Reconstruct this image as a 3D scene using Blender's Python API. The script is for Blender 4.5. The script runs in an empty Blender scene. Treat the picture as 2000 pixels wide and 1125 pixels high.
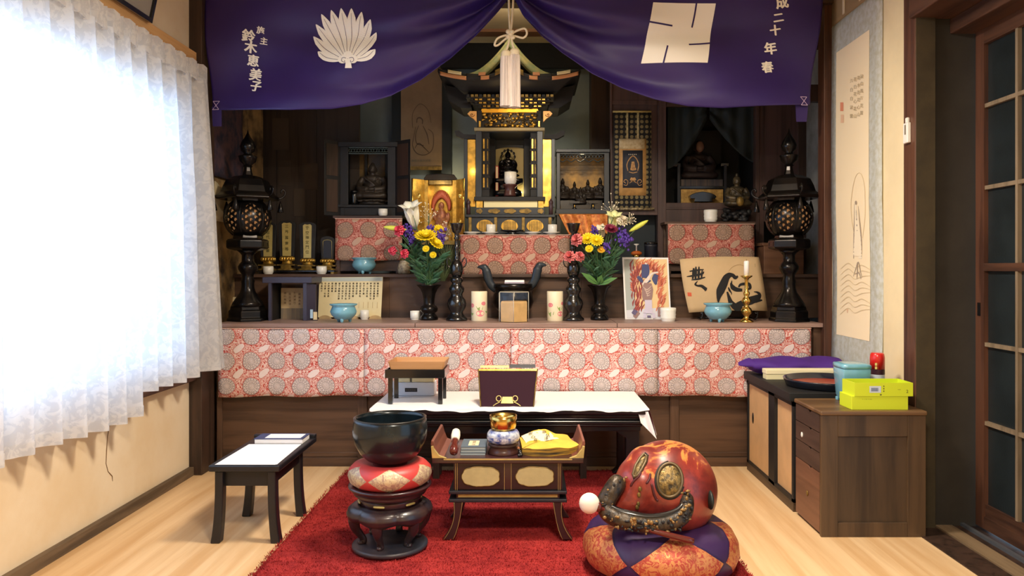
import bpy, bmesh, math, random
from mathutils import Vector, Matrix, Quaternion
PI = math.pi; R = math.radians
scene = bpy.context.scene
COL = scene.collection
# ---------------------------------------------------------------- camera
FP, CX, CY, H = 1500.0, 1035.0, 525.0, 1.2      # focal length in pixels, vanishing point, eye height
cam_d = bpy.data.cameras.new('camera'); cam = bpy.data.objects.new('camera', cam_d); COL.objects.link(cam)
cam.location = (0, 0, H); cam.rotation_euler = (R(90), 0, 0)
cam_d.sensor_width = 36; cam_d.lens = 36 * FP / 2000
cam_d.shift_x = (1000 - CX) / 2000; cam_d.shift_y = (CY - 562.5) / 2000
cam_d.clip_start = 0.05
scene.camera = cam
# ---------------------------------------------------------------- world, daylight, exposure
world = bpy.data.worlds.new('daylight_sky'); scene.world = world; world.use_nodes = True
bg = world.node_tree.nodes['Background']; bg.inputs[0].default_value = (0.62, 0.80, 1.0, 1); bg.inputs[1].default_value = 1.0
scene.view_settings.view_transform = 'Standard'; scene.view_settings.look = 'None'
scene.view_settings.gamma = 1; scene.view_settings.exposure = 0.50; scene.view_settings.use_curve_mapping = False
scene.cycles.use_denoising = True
scene.cycles.max_bounces = 8; scene.cycles.diffuse_bounces = 4; scene.cycles.transparent_max_bounces = 12
scene.cycles.sample_clamp_indirect = 6.0
def light(name, kind, loc, energy, col, size=0.1, size_y=None, aim=None, spot=None):
    l = bpy.data.lights.new(name, kind); l.energy = energy; l.color = col
    if kind == 'AREA':
        l.size = size
        if size_y: l.shape = 'RECTANGLE'; l.size_y = size_y
        else: l.shape = 'DISK'
    else: l.shadow_soft_size = size
    if spot: l.spot_size = R(spot); l.spot_blend = 0.6
    o = bpy.data.objects.new(name, l); COL.objects.link(o); o.location = loc
    if aim is not None:
        o.rotation_euler = (Vector(aim) - Vector(loc)).to_track_quat('-Z', 'Y').to_euler()
    return o
light('window_daylight', 'AREA', (-2.75, 2.45, 1.7), 160, (0.43, 0.68, 1.0), 3.9, 2.0, aim=(0, 2.45, 1.2))
light('room_lamp', 'AREA', (0.15, 3.05, 2.60), 54, (1.0, 0.86, 0.68), 0.42, aim=(0.15, 3.05, 0))
light('room_lamp_near_door', 'AREA', (0.35, 0.9, 2.62), 62, (1.0, 0.87, 0.70), 0.5, aim=(0.35, 0.9, 0))
# ---------------------------------------------------------------- pixel-and-distance to metres
def X(px, d): return (px - CX) * d / FP
def Z(py, d): return H - (py - CY) * d / FP
def L(n, d): return n * d / FP
def P(px, py, d): return Vector((X(px, d), d, Z(py, d)))
# ---------------------------------------------------------------- materials
def lin(c):
    f = lambda v: v / 12.92 if v <= 0.04045 else ((v + 0.055) / 1.055) ** 2.4
    return tuple(f(v / 255.0) for v in c) + (1.0,)
class S:                                          # shader maths on sockets
    def __init__(s, nt, k): s.nt, s.k = nt, k
    def op(s, o, b=None, c=None):
        n = s.nt.nodes.new('ShaderNodeMath'); n.operation = o
        for i, q in enumerate((s, b, c)):
            if q is None: continue
            if isinstance(q, S): s.nt.links.new(q.k, n.inputs[i])
            else: n.inputs[i].default_value = q
        return S(s.nt, n.outputs[0])
    def __add__(s, b): return s.op('ADD', b)
    def __sub__(s, b): return s.op('SUBTRACT', b)
    def __mul__(s, b): return s.op('MULTIPLY', b)
    def __truediv__(s, b): return s.op('DIVIDE', b)
    def fract(s): return s.op('FRACT')
    def sin(s): return s.op('SINE')
    def abs(s): return s.op('ABSOLUTE')
    def sqrt(s): return s.op('SQRT')
    def lt(s, b): return s.op('LESS_THAN', b)
    def gt(s, b): return s.op('GREATER_THAN', b)
    def max(s, b): return s.op('MAXIMUM', b)
    def min(s, b): return s.op('MINIMUM', b)
    def step(s, a, b):                            # smooth 0..1 between a and b
        n = s.nt.nodes.new('ShaderNodeMapRange'); n.interpolation_type = 'SMOOTHSTEP'
        s.nt.links.new(s.k, n.inputs[0]); n.inputs[1].default_value = a; n.inputs[2].default_value = b
        return S(s.nt, n.outputs[0])
def newmat(name):
    m = bpy.data.materials.new(name); m.use_nodes = True
    nt = m.node_tree; return m, nt, nt.nodes['Principled BSDF']
def coords(nt, kind='Object', scale=(1, 1, 1), rot=(0, 0, 0)):
    tc = nt.nodes.new('ShaderNodeTexCoord'); mp = nt.nodes.new('ShaderNodeMapping')
    nt.links.new(tc.outputs[kind], mp.inputs[0]); mp.inputs['Scale'].default_value = scale; mp.inputs['Rotation'].default_value = rot
    return mp.outputs[0]
def noise(nt, vec, scale, detail=3, rough=0.55, dist=0.0):
    n = nt.nodes.new('ShaderNodeTexNoise'); nt.links.new(vec, n.inputs['Vector'])
    n.inputs['Scale'].default_value = scale; n.inputs['Detail'].default_value = detail
    n.inputs['Roughness'].default_value = rough; n.inputs['Distortion'].default_value = dist
    return S(nt, n.outputs[0])
def mixc(nt, f, a, b):
    n = nt.nodes.new('ShaderNodeMix'); n.data_type = 'RGBA'
    if isinstance(f, S): nt.links.new(f.k, n.inputs[0])
    else: n.inputs[0].default_value = f
    for i, q in ((6, a), (7, b)):
        if isinstance(q, tuple): n.inputs[i].default_value = q
        else: nt.links.new(q, n.inputs[i])
    return n.outputs[2]
def bumpit(nt, bs, h, strength=0.3, dist=0.01):
    b = nt.nodes.new('ShaderNodeBump'); b.inputs['Strength'].default_value = strength; b.inputs['Distance'].default_value = dist
    nt.links.new(h.k, b.inputs['Height']); nt.links.new(b.outputs[0], bs.inputs['Normal'])
def mk(name, c, rough=0.5, metal=0.0, var=0.0, vs=12.0, bump=0.0, bs=60.0, emit=0.0, ecol=None, coat=0.0, c2=None, spec=0.5, stretch=(1, 1, 1)):
    m, nt, b = newmat(name)
    b.inputs['Base Color'].default_value = lin(c); b.inputs['Roughness'].default_value = rough
    b.inputs['Metallic'].default_value = metal; b.inputs['Specular IOR Level'].default_value = spec
    if coat: b.inputs['Coat Weight'].default_value = coat; b.inputs['Coat Roughness'].default_value = 0.08
    if var or c2:
        v = coords(nt, scale=stretch); n = noise(nt, v, vs, 5, 0.6).step(0.32, 0.68)
        o = c2 or tuple(max(0, q * (1 - var)) for q in c)
        nt.links.new(mixc(nt, n, lin(o), lin(c)), b.inputs['Base Color'])
    if bump:
        v = coords(nt, scale=stretch); bumpit(nt, b, noise(nt, v, bs, 4), bump, 0.004)
    if emit:
        b.inputs['Emission Color'].default_value = lin(ecol or c); b.inputs['Emission Strength'].default_value = emit
    return m
def wood(name, c1, c2, along='z', scale=9.0, rough=0.5, bump=0.15, ring=0.5, coat=0.0):
    m, nt, b = newmat(name)
    st = {'x': (0.06, 1, 1), 'y': (1, 0.06, 1), 'z': (1, 1, 0.06)}[along]
    v = coords(nt, scale=st)
    n1 = noise(nt, v, scale * 2.2, 6, 0.62, 0.4); n2 = noise(nt, v, scale * 9, 3, 0.6)
    f = (n1 * (1 - ring * 0.5) + ((n1 * 14.0).sin() * 0.5 + 0.5) * (ring * 0.3) + n2 * (ring * 0.35)).step(0.25, 0.85)
    nt.links.new(mixc(nt, f, lin(c1), lin(c2)), b.inputs['Base Color'])
    b.inputs['Roughness'].default_value = rough
    if coat: b.inputs['Coat Weight'].default_value = coat; b.inputs['Coat Roughness'].default_value = 0.15
    if bump: bumpit(nt, b, f, bump, 0.003)
    return m
# ---------------------------------------------------------------- mesh builder
class MB:
    def __init__(s): s.v = []; s.f = []; s.sm = []; s.uv = {}
    def add(s, vs, fs, smooth=False, uvs=None, M=None):
        o = len(s.v)
        if M is not None: vs = [M @ Vector(v) for v in vs]
        s.v += [tuple(v) for v in vs]
        for f in fs:
            s.f.append([i + o for i in f]); s.sm.append(smooth)
            if uvs: s.uv[len(s.f) - 1] = [uvs[i] for i in f]
        return s
    def box(s, x0, x1, y0, y1, z0, z1, M=None):
        vs = [(x, y, z) for z in (z0, z1) for y in (y0, y1) for x in (x0, x1)]
        return s.add(vs, [(0, 2, 3, 1), (4, 5, 7, 6), (0, 1, 5, 4), (2, 6, 7, 3), (0, 4, 6, 2), (1, 3, 7, 5)], M=M)
    def pbox(s, x0, x1, y0, y1, d, dep):          # a box whose front face fills pixels x0..x1, y0..y1 at distance d
        return s.box(X(x0, d), X(x1, d), d, d + dep, Z(y1, d), Z(y0, d))
    def hexa(s, a, b):                            # two quads (4 points each) joined
        return s.add(list(a) + list(b), [(0, 1, 2, 3), (7, 6, 5, 4), (0, 4, 5, 1), (1, 5, 6, 2), (2, 6, 7, 3), (3, 7, 4, 0)])
    def prism(s, pts, y0, y1, M=None, smooth=False):   # polygon in x,z extruded along y
        n = len(pts); vs = [(p[0], y0, p[1]) for p in pts] + [(p[0], y1, p[1]) for p in pts]
        fs = [tuple(range(n)), tuple(range(2 * n - 1, n - 1, -1))]
        s.add(vs, fs, M=M); o = len(s.v) - 2 * n
        for i in range(n):
            j = (i + 1) % n; s.f.append([o + i, o + n + i, o + n + j, o + j]); s.sm.append(smooth)
        return s
    def pprism(s, pts, d, dep): return s.prism([(X(a, d), Z(b, d)) for a, b in pts], d, d + dep)
    def lathe(s, prof, c=(0, 0, 0), n=24, smooth=True, a0=0.0, sx=1, sy=1, cap=True, M=None, uv=False):
        vs = []; fs = []; uvs = []
        m = n + 1 if uv else n
        for k, (r, z) in enumerate(prof):
            for i in range(m):
                a = a0 + 2 * PI * i / n
                vs.append((c[0] + r * sx * math.cos(a), c[1] + r * sy * math.sin(a), c[2] + z)); uvs.append((i / n, k / (len(prof) - 1)))
        for k in range(len(prof) - 1):
            for i in range(n):
                j = i + 1 if uv else (i + 1) % n
                fs.append((k * m + i, k * m + j, (k + 1) * m + j, (k + 1) * m + i))
        s.add(vs, fs, smooth, uvs if uv else None, M)
        if cap and not uv:
            o = len(s.v) - len(vs); q = (len(prof) - 1) * m
            if prof[0][0] > 1e-3: s.f.append([o + i for i in range(n - 1, -1, -1)]); s.sm.append(False)
            if prof[-1][0] > 1e-3: s.f.append([o + q + i for i in range(n)]); s.sm.append(False)
        return s
    def tube(s, pts, r, n=8, closed=False, smooth=True, flat=1.0):
        pts = [Vector(p) for p in pts]; N = len(pts); rr = r if isinstance(r, (list, tuple)) else [r] * N
        if len(rr) != N: rr = [interp([(k / (len(r) - 1), q) for k, q in enumerate(r)], i / (N - 1)) for i in range(N)]
        vs = []; fs = []; nrm = None
        for i, p in enumerate(pts):
            a = pts[(i - 1) % N] if (closed or i) else p; b = pts[(i + 1) % N] if (closed or i < N - 1) else p
            t = (b - a); t = t.normalized() if t.length > 1e-9 else Vector((0, 0, 1))
            if nrm is None:
                nrm = t.orthogonal().normalized() if abs(t.y) > 0.9 else t.cross(Vector((0, 1, 0))).normalized()
            nrm = nrm - t * nrm.dot(t)
            nrm = nrm.normalized() if nrm.length > 1e-6 else t.orthogonal().normalized()
            bi = t.cross(nrm)
            for k in range(n):
                w = 2 * PI * k / n; vs.append(p + nrm * (rr[i] * math.cos(w)) + bi * (rr[i] * flat * math.sin(w)))
        for i in range(N if closed else N - 1):
            for k in range(n):
                j = (i + 1) % N; l = (k + 1) % n; fs.append((i * n + k, i * n + l, j * n + l, j * n + k))
        if not closed: fs += [tuple(range(n - 1, -1, -1)), tuple((N - 1) * n + k for k in range(n))]
        return s.add(vs, fs, smooth)
    def ell(s, c, rx, ry, rz, n=16, m=10, M=None):
        prof = [(max(1e-4, math.sin(PI * k / m)), -math.cos(PI * k / m)) for k in range(m + 1)]
        vs = [(c[0] + rx * r * math.cos(2 * PI * i / n), c[1] + ry * r * math.sin(2 * PI * i / n), c[2] + rz * z) for r, z in prof for i in range(n)]
        fs = [(k * n + i, k * n + (i + 1) % n, (k + 1) * n + (i + 1) % n, (k + 1) * n + i) for k in range(m) for i in range(n)]
        return s.add(vs, fs, True, M=M)
    def grid(s, fn, nu, nv, uvfn=None, smooth=True, keep=None):
        vs = [fn(i / nu, j / nv) for j in range(nv + 1) for i in range(nu + 1)]
        uvs = [uvfn(i / nu, j / nv) for j in range(nv + 1) for i in range(nu + 1)] if uvfn else None
        fs = [(j * (nu + 1) + i, j * (nu + 1) + i + 1, (j + 1) * (nu + 1) + i + 1, (j + 1) * (nu + 1) + i) for j in range(nv) for i in range(nu)
              if keep is None or keep((i + .5) / nu, (j + .5) / nv)]
        return s.add(vs, fs, smooth, uvs)
    def build(s, name, mat, parent=None, bev=0.0, solid=0.0, sub=0, remesh=0.0, loc=None, seg=2):
        if parent is not None: off = worg(parent)
        elif loc is not None: off = Vector(loc)
        else:
            xs = [v[0] for v in s.v]; ys = [v[1] for v in s.v]; zs = [v[2] for v in s.v]
            off = Vector(((min(xs) + max(xs)) / 2, (min(ys) + max(ys)) / 2, min(zs)))
        me = bpy.data.meshes.new(name); me.from_pydata([tuple(Vector(v) - off) for v in s.v], [], s.f)
        me.polygons.foreach_set('use_smooth', s.sm)
        if s.uv:
            ul = me.uv_layers.new(name='UVMap')
            for p in me.polygons:
                q = s.uv.get(p.index)
                if q:
                    for li, w in zip(p.loop_indices, q): ul.data[li].uv = w
        me.materials.append(mat); me.validate()
        o = bpy.data.objects.new(name, me); COL.objects.link(o)
        if parent is not None: o.parent = parent
        else: o.location = off
        if remesh:
            q = o.modifiers.new('r', 'REMESH'); q.mode = 'VOXEL'; q.voxel_size = remesh; q.use_smooth_shade = True
            q = o.modifiers.new('c', 'SMOOTH'); q.factor = 0.5; q.iterations = 3
        if solid: q = o.modifiers.new('s', 'SOLIDIFY'); q.thickness = solid; q.offset = 0
        if bev: q = o.modifiers.new('b', 'BEVEL'); q.width = bev; q.segments = seg; q.limit_method = 'ANGLE'; q.angle_limit = R(40); q.harden_normals = False
        if sub: q = o.modifiers.new('d', 'SUBSURF'); q.levels = sub; q.render_levels = sub
        return o
def worg(o):
    v = Vector((0, 0, 0))
    while o is not None: v = v + o.location; o = o.parent
    return v
def tag(o, label=None, cat=None, group=None, kind=None):
    if label: o['label'] = label
    if cat: o['category'] = cat
    if group: o['group'] = group
    if kind: o['kind'] = kind
    return o
def thing(name, label, cat, loc, group=None):
    o = bpy.data.objects.new(name, None); COL.objects.link(o); o.location = loc; o.empty_display_size = 0.05
    return tag(o, label, cat, group)
def copy_tree(o, parent=None):
    c = o.copy(); COL.objects.link(c); c.parent = parent
    for k in list(o.children): copy_tree(k, c)
    return c
def struct(mb, name, mat, **k): return tag(mb.build(name, mat, **k), kind='structure')
def bx(*a): return MB().box(*a)
def catmull(pts, n=8, closed=False):
    pts = [Vector(p) for p in pts]; out = []; N = len(pts)
    for i in range(N if closed else N - 1):
        g = lambda k: pts[k % N] if closed else pts[max(0, min(N - 1, k))]
        a, b, c, d = g(i - 1), g(i), g(i + 1), g(i + 2)
        for k in range(n):
            t = k / n; out.append(0.5 * ((2 * b) + (c - a) * t + (2 * a - 5 * b + 4 * c - d) * t * t + (3 * b - a - 3 * c + d) * t ** 3))
    if not closed: out.append(pts[-1])
    return out
def interp(tab, x):
    if x <= tab[0][0]: return tab[0][1]
    for (a, b), (c, e) in zip(tab, tab[1:]):
        if x <= c: return b + (e - b) * (x - a) / (c - a)
    return tab[-1][1]
_tc = {}
def glyphs(body):                                  # outline of lettering as flat faces, one em wide per character, centred
    if body in _tc: return _tc[body]
    c = bpy.data.curves.new('lettering', 'FONT'); c.body = body; c.size = 1.0; c.align_x = 'CENTER'; c.resolution_u = 3; c.offset = 0.012
    o = bpy.data.objects.new('lettering', c); COL.objects.link(o)
    me = bpy.data.meshes.new_from_object(o.evaluated_get(bpy.context.evaluated_depsgraph_get()))
    vs = [tuple(v.co) for v in me.vertices]; fs = [tuple(p.vertices) for p in me.polygons]
    bpy.data.objects.remove(o); bpy.data.curves.remove(c); bpy.data.meshes.remove(me)
    zs = [v[1] for v in vs]; mid = (min(zs) + max(zs)) / 2 if zs else 0
    _tc[body] = ([(v[0], v[1] - mid) for v in vs], fs); return _tc[body]
def write(mb, fn, body, u, v, size, rot=0.0, sx=1.0):  # lettering through a placing function fn(u, v)
    vs, fs = glyphs(body); c, q = math.cos(rot), math.sin(rot)
    mb.add([fn(u + size * (a * sx * c - b * q), v + size * (a * sx * q + b * c)) for a, b in vs], fs)
def flat(mb, fn, pts): mb.add([fn(*p) for p in pts], [tuple(range(len(pts)))])
def rect(u0, u1, v0, v1): return [(u0, v0), (u1, v0), (u1, v1), (u0, v1)]
def ring(cu, cv, ru, rv, n=20, a0=0, a1=2 * PI): return [(cu + ru * math.cos(a0 + (a1 - a0) * i / n), cv + rv * math.sin(a0 + (a1 - a0) * i / n)) for i in range(n)]
def brush(mb, fn, pts, ws, n=5):                       # a tapering brush stroke
    c = catmull([(p[0], p[1], 0) for p in pts], n); m = len(c); a = []; b = []
    for i, p in enumerate(c):
        t = c[min(i + 1, m - 1)] - c[max(i - 1, 0)]; t = t.normalized() if t.length else Vector((1, 0, 0))
        w = interp([(k / (len(ws) - 1), q) for k, q in enumerate(ws)], i / (m - 1)) / 2
        a.append((p.x - t.y * w, p.y + t.x * w)); b.append((p.x + t.y * w, p.y - t.x * w))
    mb.add([fn(*q) for q in a + b], [(i, i + 1, m + i + 1, m + i) for i in range(m - 1)])
# ================================================================ materials
def floor_mat():
    m, nt, b = newmat('laminate_floor'); v = coords(nt, scale=(1, 0.05, 1)); w = coords(nt)
    n = noise(nt, v, 16, 5, 0.6, 0.3); sx = nt.nodes.new('ShaderNodeSeparateXYZ'); nt.links.new(w, sx.inputs[0])
    strip = (S(nt, sx.outputs[0]) * 12.0).op('FLOOR')
    wn = nt.nodes.new('ShaderNodeTexWhiteNoise'); wn.noise_dimensions = '1D'; nt.links.new(strip.k, wn.inputs['W'])
    f = (n * 0.88 + S(nt, wn.outputs[0]) * 0.12).step(0.25, 0.75)
    nt.links.new(mixc(nt, f, lin((210, 168, 118)), lin((236, 204, 160))), b.inputs['Base Color'])
    b.inputs['Roughness'].default_value = 0.34; return m
def plaster(name, c, c2=None, stain=False):
    m, nt, b = newmat(name); v = coords(nt)
    n = noise(nt, v, 2.2, 6, 0.6).step(0.3, 0.7); g = noise(nt, v, 180, 3)
    nt.links.new(mixc(nt, n, lin(c2 or tuple(q * 0.93 for q in c)), lin(c)), b.inputs['Base Color'])
    b.inputs['Roughness'].default_value = 0.9; bumpit(nt, b, g, 0.12, 0.002); return m
def brocade_mat(name, pitch=0.15, red=(196, 78, 68), pale=(240, 208, 200), disc=(222, 208, 206), rough=0.5, leaf=True):
    m, nt, b = newmat(name); tc = nt.nodes.new('ShaderNodeTexCoord'); sp = nt.nodes.new('ShaderNodeSeparateXYZ')
    nt.links.new(tc.outputs['UV'], sp.inputs[0]); wob = noise(nt, tc.outputs['UV'], 1.6 / pitch, 2); wo2 = noise(nt, tc.outputs['UV'], 1.1 / pitch, 2)
    u = S(nt, sp.outputs[0]) / pitch + (wob - 0.5) * 0.16; w = S(nt, sp.outputs[1]) / pitch + (wo2 - 0.5) * 0.16
    def cell(a, q):
        p = a.fract() - 0.5; r = q.fract() - 0.5; return p, r
    p, q = cell(u, w); rad = (p * p + q * q).sqrt()
    th = nt.nodes.new('ShaderNodeMath'); th.operation = 'ARCTAN2'; nt.links.new(q.k, th.inputs[0]); nt.links.new(p.k, th.inputs[1]); th = S(nt, th.outputs[0])
    disc_m = rad.step(0.365, 0.345)
    sc_ = rad * 11.0 - (th * 8.0).sin().abs() * 0.75; petal = ((th * 8.0).sin().abs()).step(0.05, 0.35) * ((sc_.fract() - 0.5).abs().step(0.5, 0.30))
    core = rad.step(0.085, 0.06)
    co = nt.nodes.new('ShaderNodeCombineXYZ'); nt.links.new(u.k, co.inputs[0]); nt.links.new(w.k, co.inputs[1])
    n1 = noise(nt, co.outputs[0], 5.2, 1.5, 0.45, 1.3)
    scroll = (((n1 * 6.5).fract() - 0.5).abs()).step(0.36, 0.22)
    n2 = noise(nt, co.outputs[0], 9.0, 2)
    p2, q2 = cell(u + 0.5, w + 0.5); a = p2 * 0.82 + q2 * 0.57; c = q2 * 0.82 - p2 * 0.57
    lr = ((a * a) * 14.0 + (c * c) * 62.0 + (n2 - 0.5) * 0.9); leaf_m = lr.step(1.0, 0.75)
    ground = mixc(nt, scroll, lin(red), lin(pale))
    d2 = mixc(nt, petal.max(core), lin(tuple(x * 0.60 for x in disc)), lin(disc))
    rim = (rad - 0.362).abs().step(0.022, 0.012)
    col = mixc(nt, leaf_m, ground, lin(tuple(min(255, x * 1.06) for x in disc))) if leaf else ground
    if leaf: col = mixc(nt, (lr - 1.08).abs().step(0.20, 0.08) * 0.6, col, lin(red))
    col = mixc(nt, disc_m, col, d2); col = mixc(nt, rim * 0.7, col, lin(red))
    nt.links.new(col, b.inputs['Base Color']); b.inputs['Roughness'].default_value = rough
    b.inputs['Metallic'].default_value = 0.15
    hgt = scroll * 0.4 + disc_m * (petal * 0.4 + 0.6 + core * 0.4)
    if leaf: hgt = hgt.max(leaf_m * 0.8)
    bumpit(nt, b, hgt, 0.55, 0.006); return m
def curtain_mat():
    m, nt, b = newmat('sheer_white_jacquard'); nt.nodes.remove(b); out = nt.nodes['Material Output']
    v = coords(nt); n = noise(nt, v, 22, 4, 0.6, 1.2).step(0.45, 0.55)
    c = mixc(nt, n, (0.74, 0.76, 0.80, 1), (0.86, 0.87, 0.89, 1))
    d = nt.nodes.new('ShaderNodeBsdfDiffuse'); t = nt.nodes.new('ShaderNodeBsdfTranslucent'); x = nt.nodes.new('ShaderNodeMixShader')
    nt.links.new(c, d.inputs[0]); nt.links.new(c, t.inputs[0]); x.inputs[0].default_value = 0.5
    nt.links.new(d.outputs[0], x.inputs[1]); nt.links.new(t.outputs[0], x.inputs[2]); nt.links.new(x.outputs[0], out.inputs[0]); return m
def glass_mat(name, c=(0.97, 0.98, 1, 1), gl=0.12, rough=0.02):
    m, nt, b = newmat(name); nt.nodes.remove(b); out = nt.nodes['Material Output']
    t = nt.nodes.new('ShaderNodeBsdfTransparent'); t.inputs[0].default_value = c
    g = nt.nodes.new('ShaderNodeBsdfGlossy'); g.inputs['Roughness'].default_value = rough
    x = nt.nodes.new('ShaderNodeMixShader'); x.inputs[0].default_value = gl
    nt.links.new(t.outputs[0], x.inputs[1]); nt.links.new(g.outputs[0], x.inputs[2]); nt.links.new(x.outputs[0], out.inputs[0]); return m
def diamond_mat(name, ca, cb, ca2, nseg, rough=0.42, metal=0.3, line=None, vmid=0.5, vh=0.5):
    m, nt, b = newmat(name); tc = nt.nodes.new('ShaderNodeTexCoord'); sp = nt.nodes.new('ShaderNodeSeparateXYZ')
    nt.links.new(tc.outputs['UV'], sp.inputs[0]); u = S(nt, sp.outputs[0]) * nseg; w = (S(nt, sp.outputs[1]) - vmid) / vh
    k = ((u.fract() - 0.5).abs() * 2.0 + w.abs()); f = k.step(1.0, 0.985)
    v = coords(nt); n = noise(nt, v, 42, 5, 0.7, 1.5).step(0.44, 0.56)
    ga = mixc(nt, n, lin(ca2), lin(ca)); c = mixc(nt, f, lin(cb), ga)
    if line: c = mixc(nt, (k - 1.0).abs().step(0.045, 0.03), c, lin(line))
    nt.links.new(c, b.inputs['Base Color']); b.inputs['Roughness'].default_value = rough
    nt.links.new((f * metal).k, b.inputs['Metallic']); bumpit(nt, b, n * f, 0.25, 0.002); return m
M = {}
M['floor'] = floor_mat()
M['plaster'] = plaster('cream_plaster', (232, 217, 190), (222, 200, 164))
M['plaster_up'] = plaster('ochre_plaster', (232, 214, 172))
M['plaster_dk'] = plaster('grey_green_plaster', (146, 162, 170), (126, 142, 150))
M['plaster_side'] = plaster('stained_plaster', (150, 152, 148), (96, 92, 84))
M['plaster_olive'] = mk('olive_brown_board', (70, 60, 40), 0.85, var=0.2, vs=6)
M['plaster_recess'] = mk('dark_recess_board', (52, 48, 42), 0.9, var=0.15, vs=6)
M['tan_beam'] = wood('tan_beam_wood', (196, 142, 84), (226, 180, 122), 'y', 6, 0.55, 0.05)
M['dk_wood'] = wood('dark_brown_wood', (38, 26, 20), (70, 50, 40), 'z', 8, 0.5, 0.1)
M['dk_wood_x'] = wood('dark_brown_board', (52, 36, 28), (92, 68, 54), 'x', 8, 0.5, 0.1)
M['red_wood'] = wood('reddish_post_wood', (56, 35, 28), (100, 66, 50), 'z', 8, 0.42, 0.08)
M['red_wood_y'] = wood('reddish_lintel_wood', (52, 33, 26), (92, 62, 46), 'y', 8, 0.45, 0.08)
M['shelf'] = wood('pale_mauve_shelf_wood', (128, 104, 96), (160, 134, 124), 'x', 6, 0.45, 0.05)
M['panel'] = wood('altar_panel_wood', (58, 40, 30), (98, 72, 54), 'x', 6, 0.5, 0.08)
M['stile'] = wood('altar_stile_wood', (66, 46, 34), (106, 80, 62), 'z', 6, 0.5, 0.08)
M['black'] = mk('black_lacquer', (16, 17, 20), 0.22, coat=0.4, spec=0.6)
M['black_soft'] = mk('worn_black_paint', (22, 23, 27), 0.6, var=0.3, vs=30)
M['bronze'] = mk('dark_bronze', (22, 22, 24), 0.24, 0.65, var=0.4, vs=14, c2=(40, 36, 34))
M['brass'] = mk('polished_brass', (212, 178, 96), 0.2, 1.0)
M['gold'] = mk('gold_leaf', (226, 182, 84), 0.32, 0.75, var=0.25, vs=25)
M['gold_dull'] = mk('dull_gold', (150, 122, 60), 0.45, 0.5, var=0.35, vs=30)
M['gold_paint'] = mk('pale_gold_paint', (206, 188, 118), 0.4, 0.35, var=0.12, vs=18)
M['white_cer'] = mk('white_glazed_ceramic', (236, 236, 230), 0.25, coat=0.3)
M['white_cloth'] = mk('white_cloth', (240, 238, 238), 0.9, bump=0.05, bs=300)
M['paper'] = mk('white_paper', (240, 240, 242), 0.8)
M['cream_paper'] = mk('cream_paper', (232, 214, 172), 0.85, var=0.06, vs=8)
M['old_paper'] = mk('old_tan_paper', (196, 170, 128), 0.85, var=0.12, vs=10)
M['ink'] = mk('black_ink', (24, 24, 26), 0.8)
M['ink_grey'] = mk('grey_ink', (120, 112, 98), 0.85)
M['ink_faint'] = mk('faint_ink', (206, 192, 158), 0.85)
M['seal'] = mk('vermilion_seal', (206, 92, 62), 0.8)
M['brocade'] = brocade_mat('red_silver_brocade')
M['brocade_s'] = brocade_mat('red_gold_brocade', 0.16, (160, 60, 50), (214, 152, 136), (184, 152, 132))
M['brocade_dk'] = brocade_mat('dark_gold_brocade', 0.036, (24, 26, 32), (46, 48, 54), (170, 156, 108), 0.4, False)
M['brocade_or'] = mk('orange_gold_brocade', (224, 150, 74), 0.4, 0.3, c2=(176, 88, 36), vs=34, bump=0.4, bs=40)
M['purple'] = mk('purple_silk', (44, 25, 96), 0.48, bump=0.05, bs=400, c2=(39, 23, 90), vs=3)
M['purple_deep'] = mk('violet_cloth', (70, 30, 128), 0.75, bump=0.1, bs=250)
M['print_white'] = mk('white_dye', (250, 246, 232), 0.85)
M['cord'] = mk('cream_silk_cord', (214, 200, 170), 0.6, bump=0.2, bs=200)
M['tassel'] = mk('silk_tassel', (216, 202, 192), 0.6, var=0.18, vs=90, stretch=(1, 1, 0.03), bump=0.3, bs=160)
M['celadon'] = mk('celadon_glaze', (120, 180, 202), 0.22, coat=0.5, var=0.08, vs=10)
M['curtain'] = curtain_mat()
M['glass'] = glass_mat('window_glass')
M['pane'] = mk('dark_figured_glass', (34, 42, 46), 0.28, var=0.2, vs=4, bump=0.1, bs=160)
M['muntin'] = wood('weathered_muntin', (104, 90, 72), (140, 124, 102), 'z', 9, 0.55, 0.05)
M['metal_track'] = mk('grey_metal_track', (130, 138, 150), 0.35, 0.7)
# ================================================================ the room
XL, XR, YB, ZC = -1.98, 1.81, 6.1, 2.95
struct(bx(XL - .1, 1.75, -1.7, YB, -.06, 0), 'floor', M['floor'])
struct(bx(XL - .12, 2.3, -1.7, YB + .1, ZC, ZC + .06), 'ceiling', M['plaster_up'])
w = MB().box(XL - .1, XL, -1.7, 4.64, 0, .72).box(XL - .1, XL, -1.7, 4.64, 2.14, ZC)
w.box(XL - .1, XL, 4.24, 4.64, .72, 2.14).box(XL - .1, XL, -1.7, .9, .72, 2.14)
wl = struct(w, 'wall_left', M['plaster'])
def PL(px, py, off=0.0):                          # pixel on the left wall
    x = XL + off; d = x * FP / (px - CX); return Vector((x, d, Z(py, d)))
MB().tube([PL(a, b, .001) for a, b in [(218, 806), (214, 830), (210, 852), (208, 880), (207, 905), (211, 921), (219, 930), (220, 940)]], [.0006, .0022, .002, .0026, .002, .002, .0026, .0008], 5).build('crack', mk('wall_crack', (120, 92, 58), 0.9), wl)
struct(bx(XL - .1, 2.3, -1.8, -1.7, 0, ZC), 'wall_behind', M['plaster_up'])
struct(bx(XL, XL + .028, -1.7, 4.46, 0, .05), 'baseboard_left', wood('grey_brown_board', (70, 56, 42), (120, 100, 78), 'y', 8, 0.7, 0.2))
struct(bx(XL, XL + .05, .8, 4.46, .555, .605), 'trim_1', M['red_wood_y'], bev=.004)          # window sill
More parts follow.
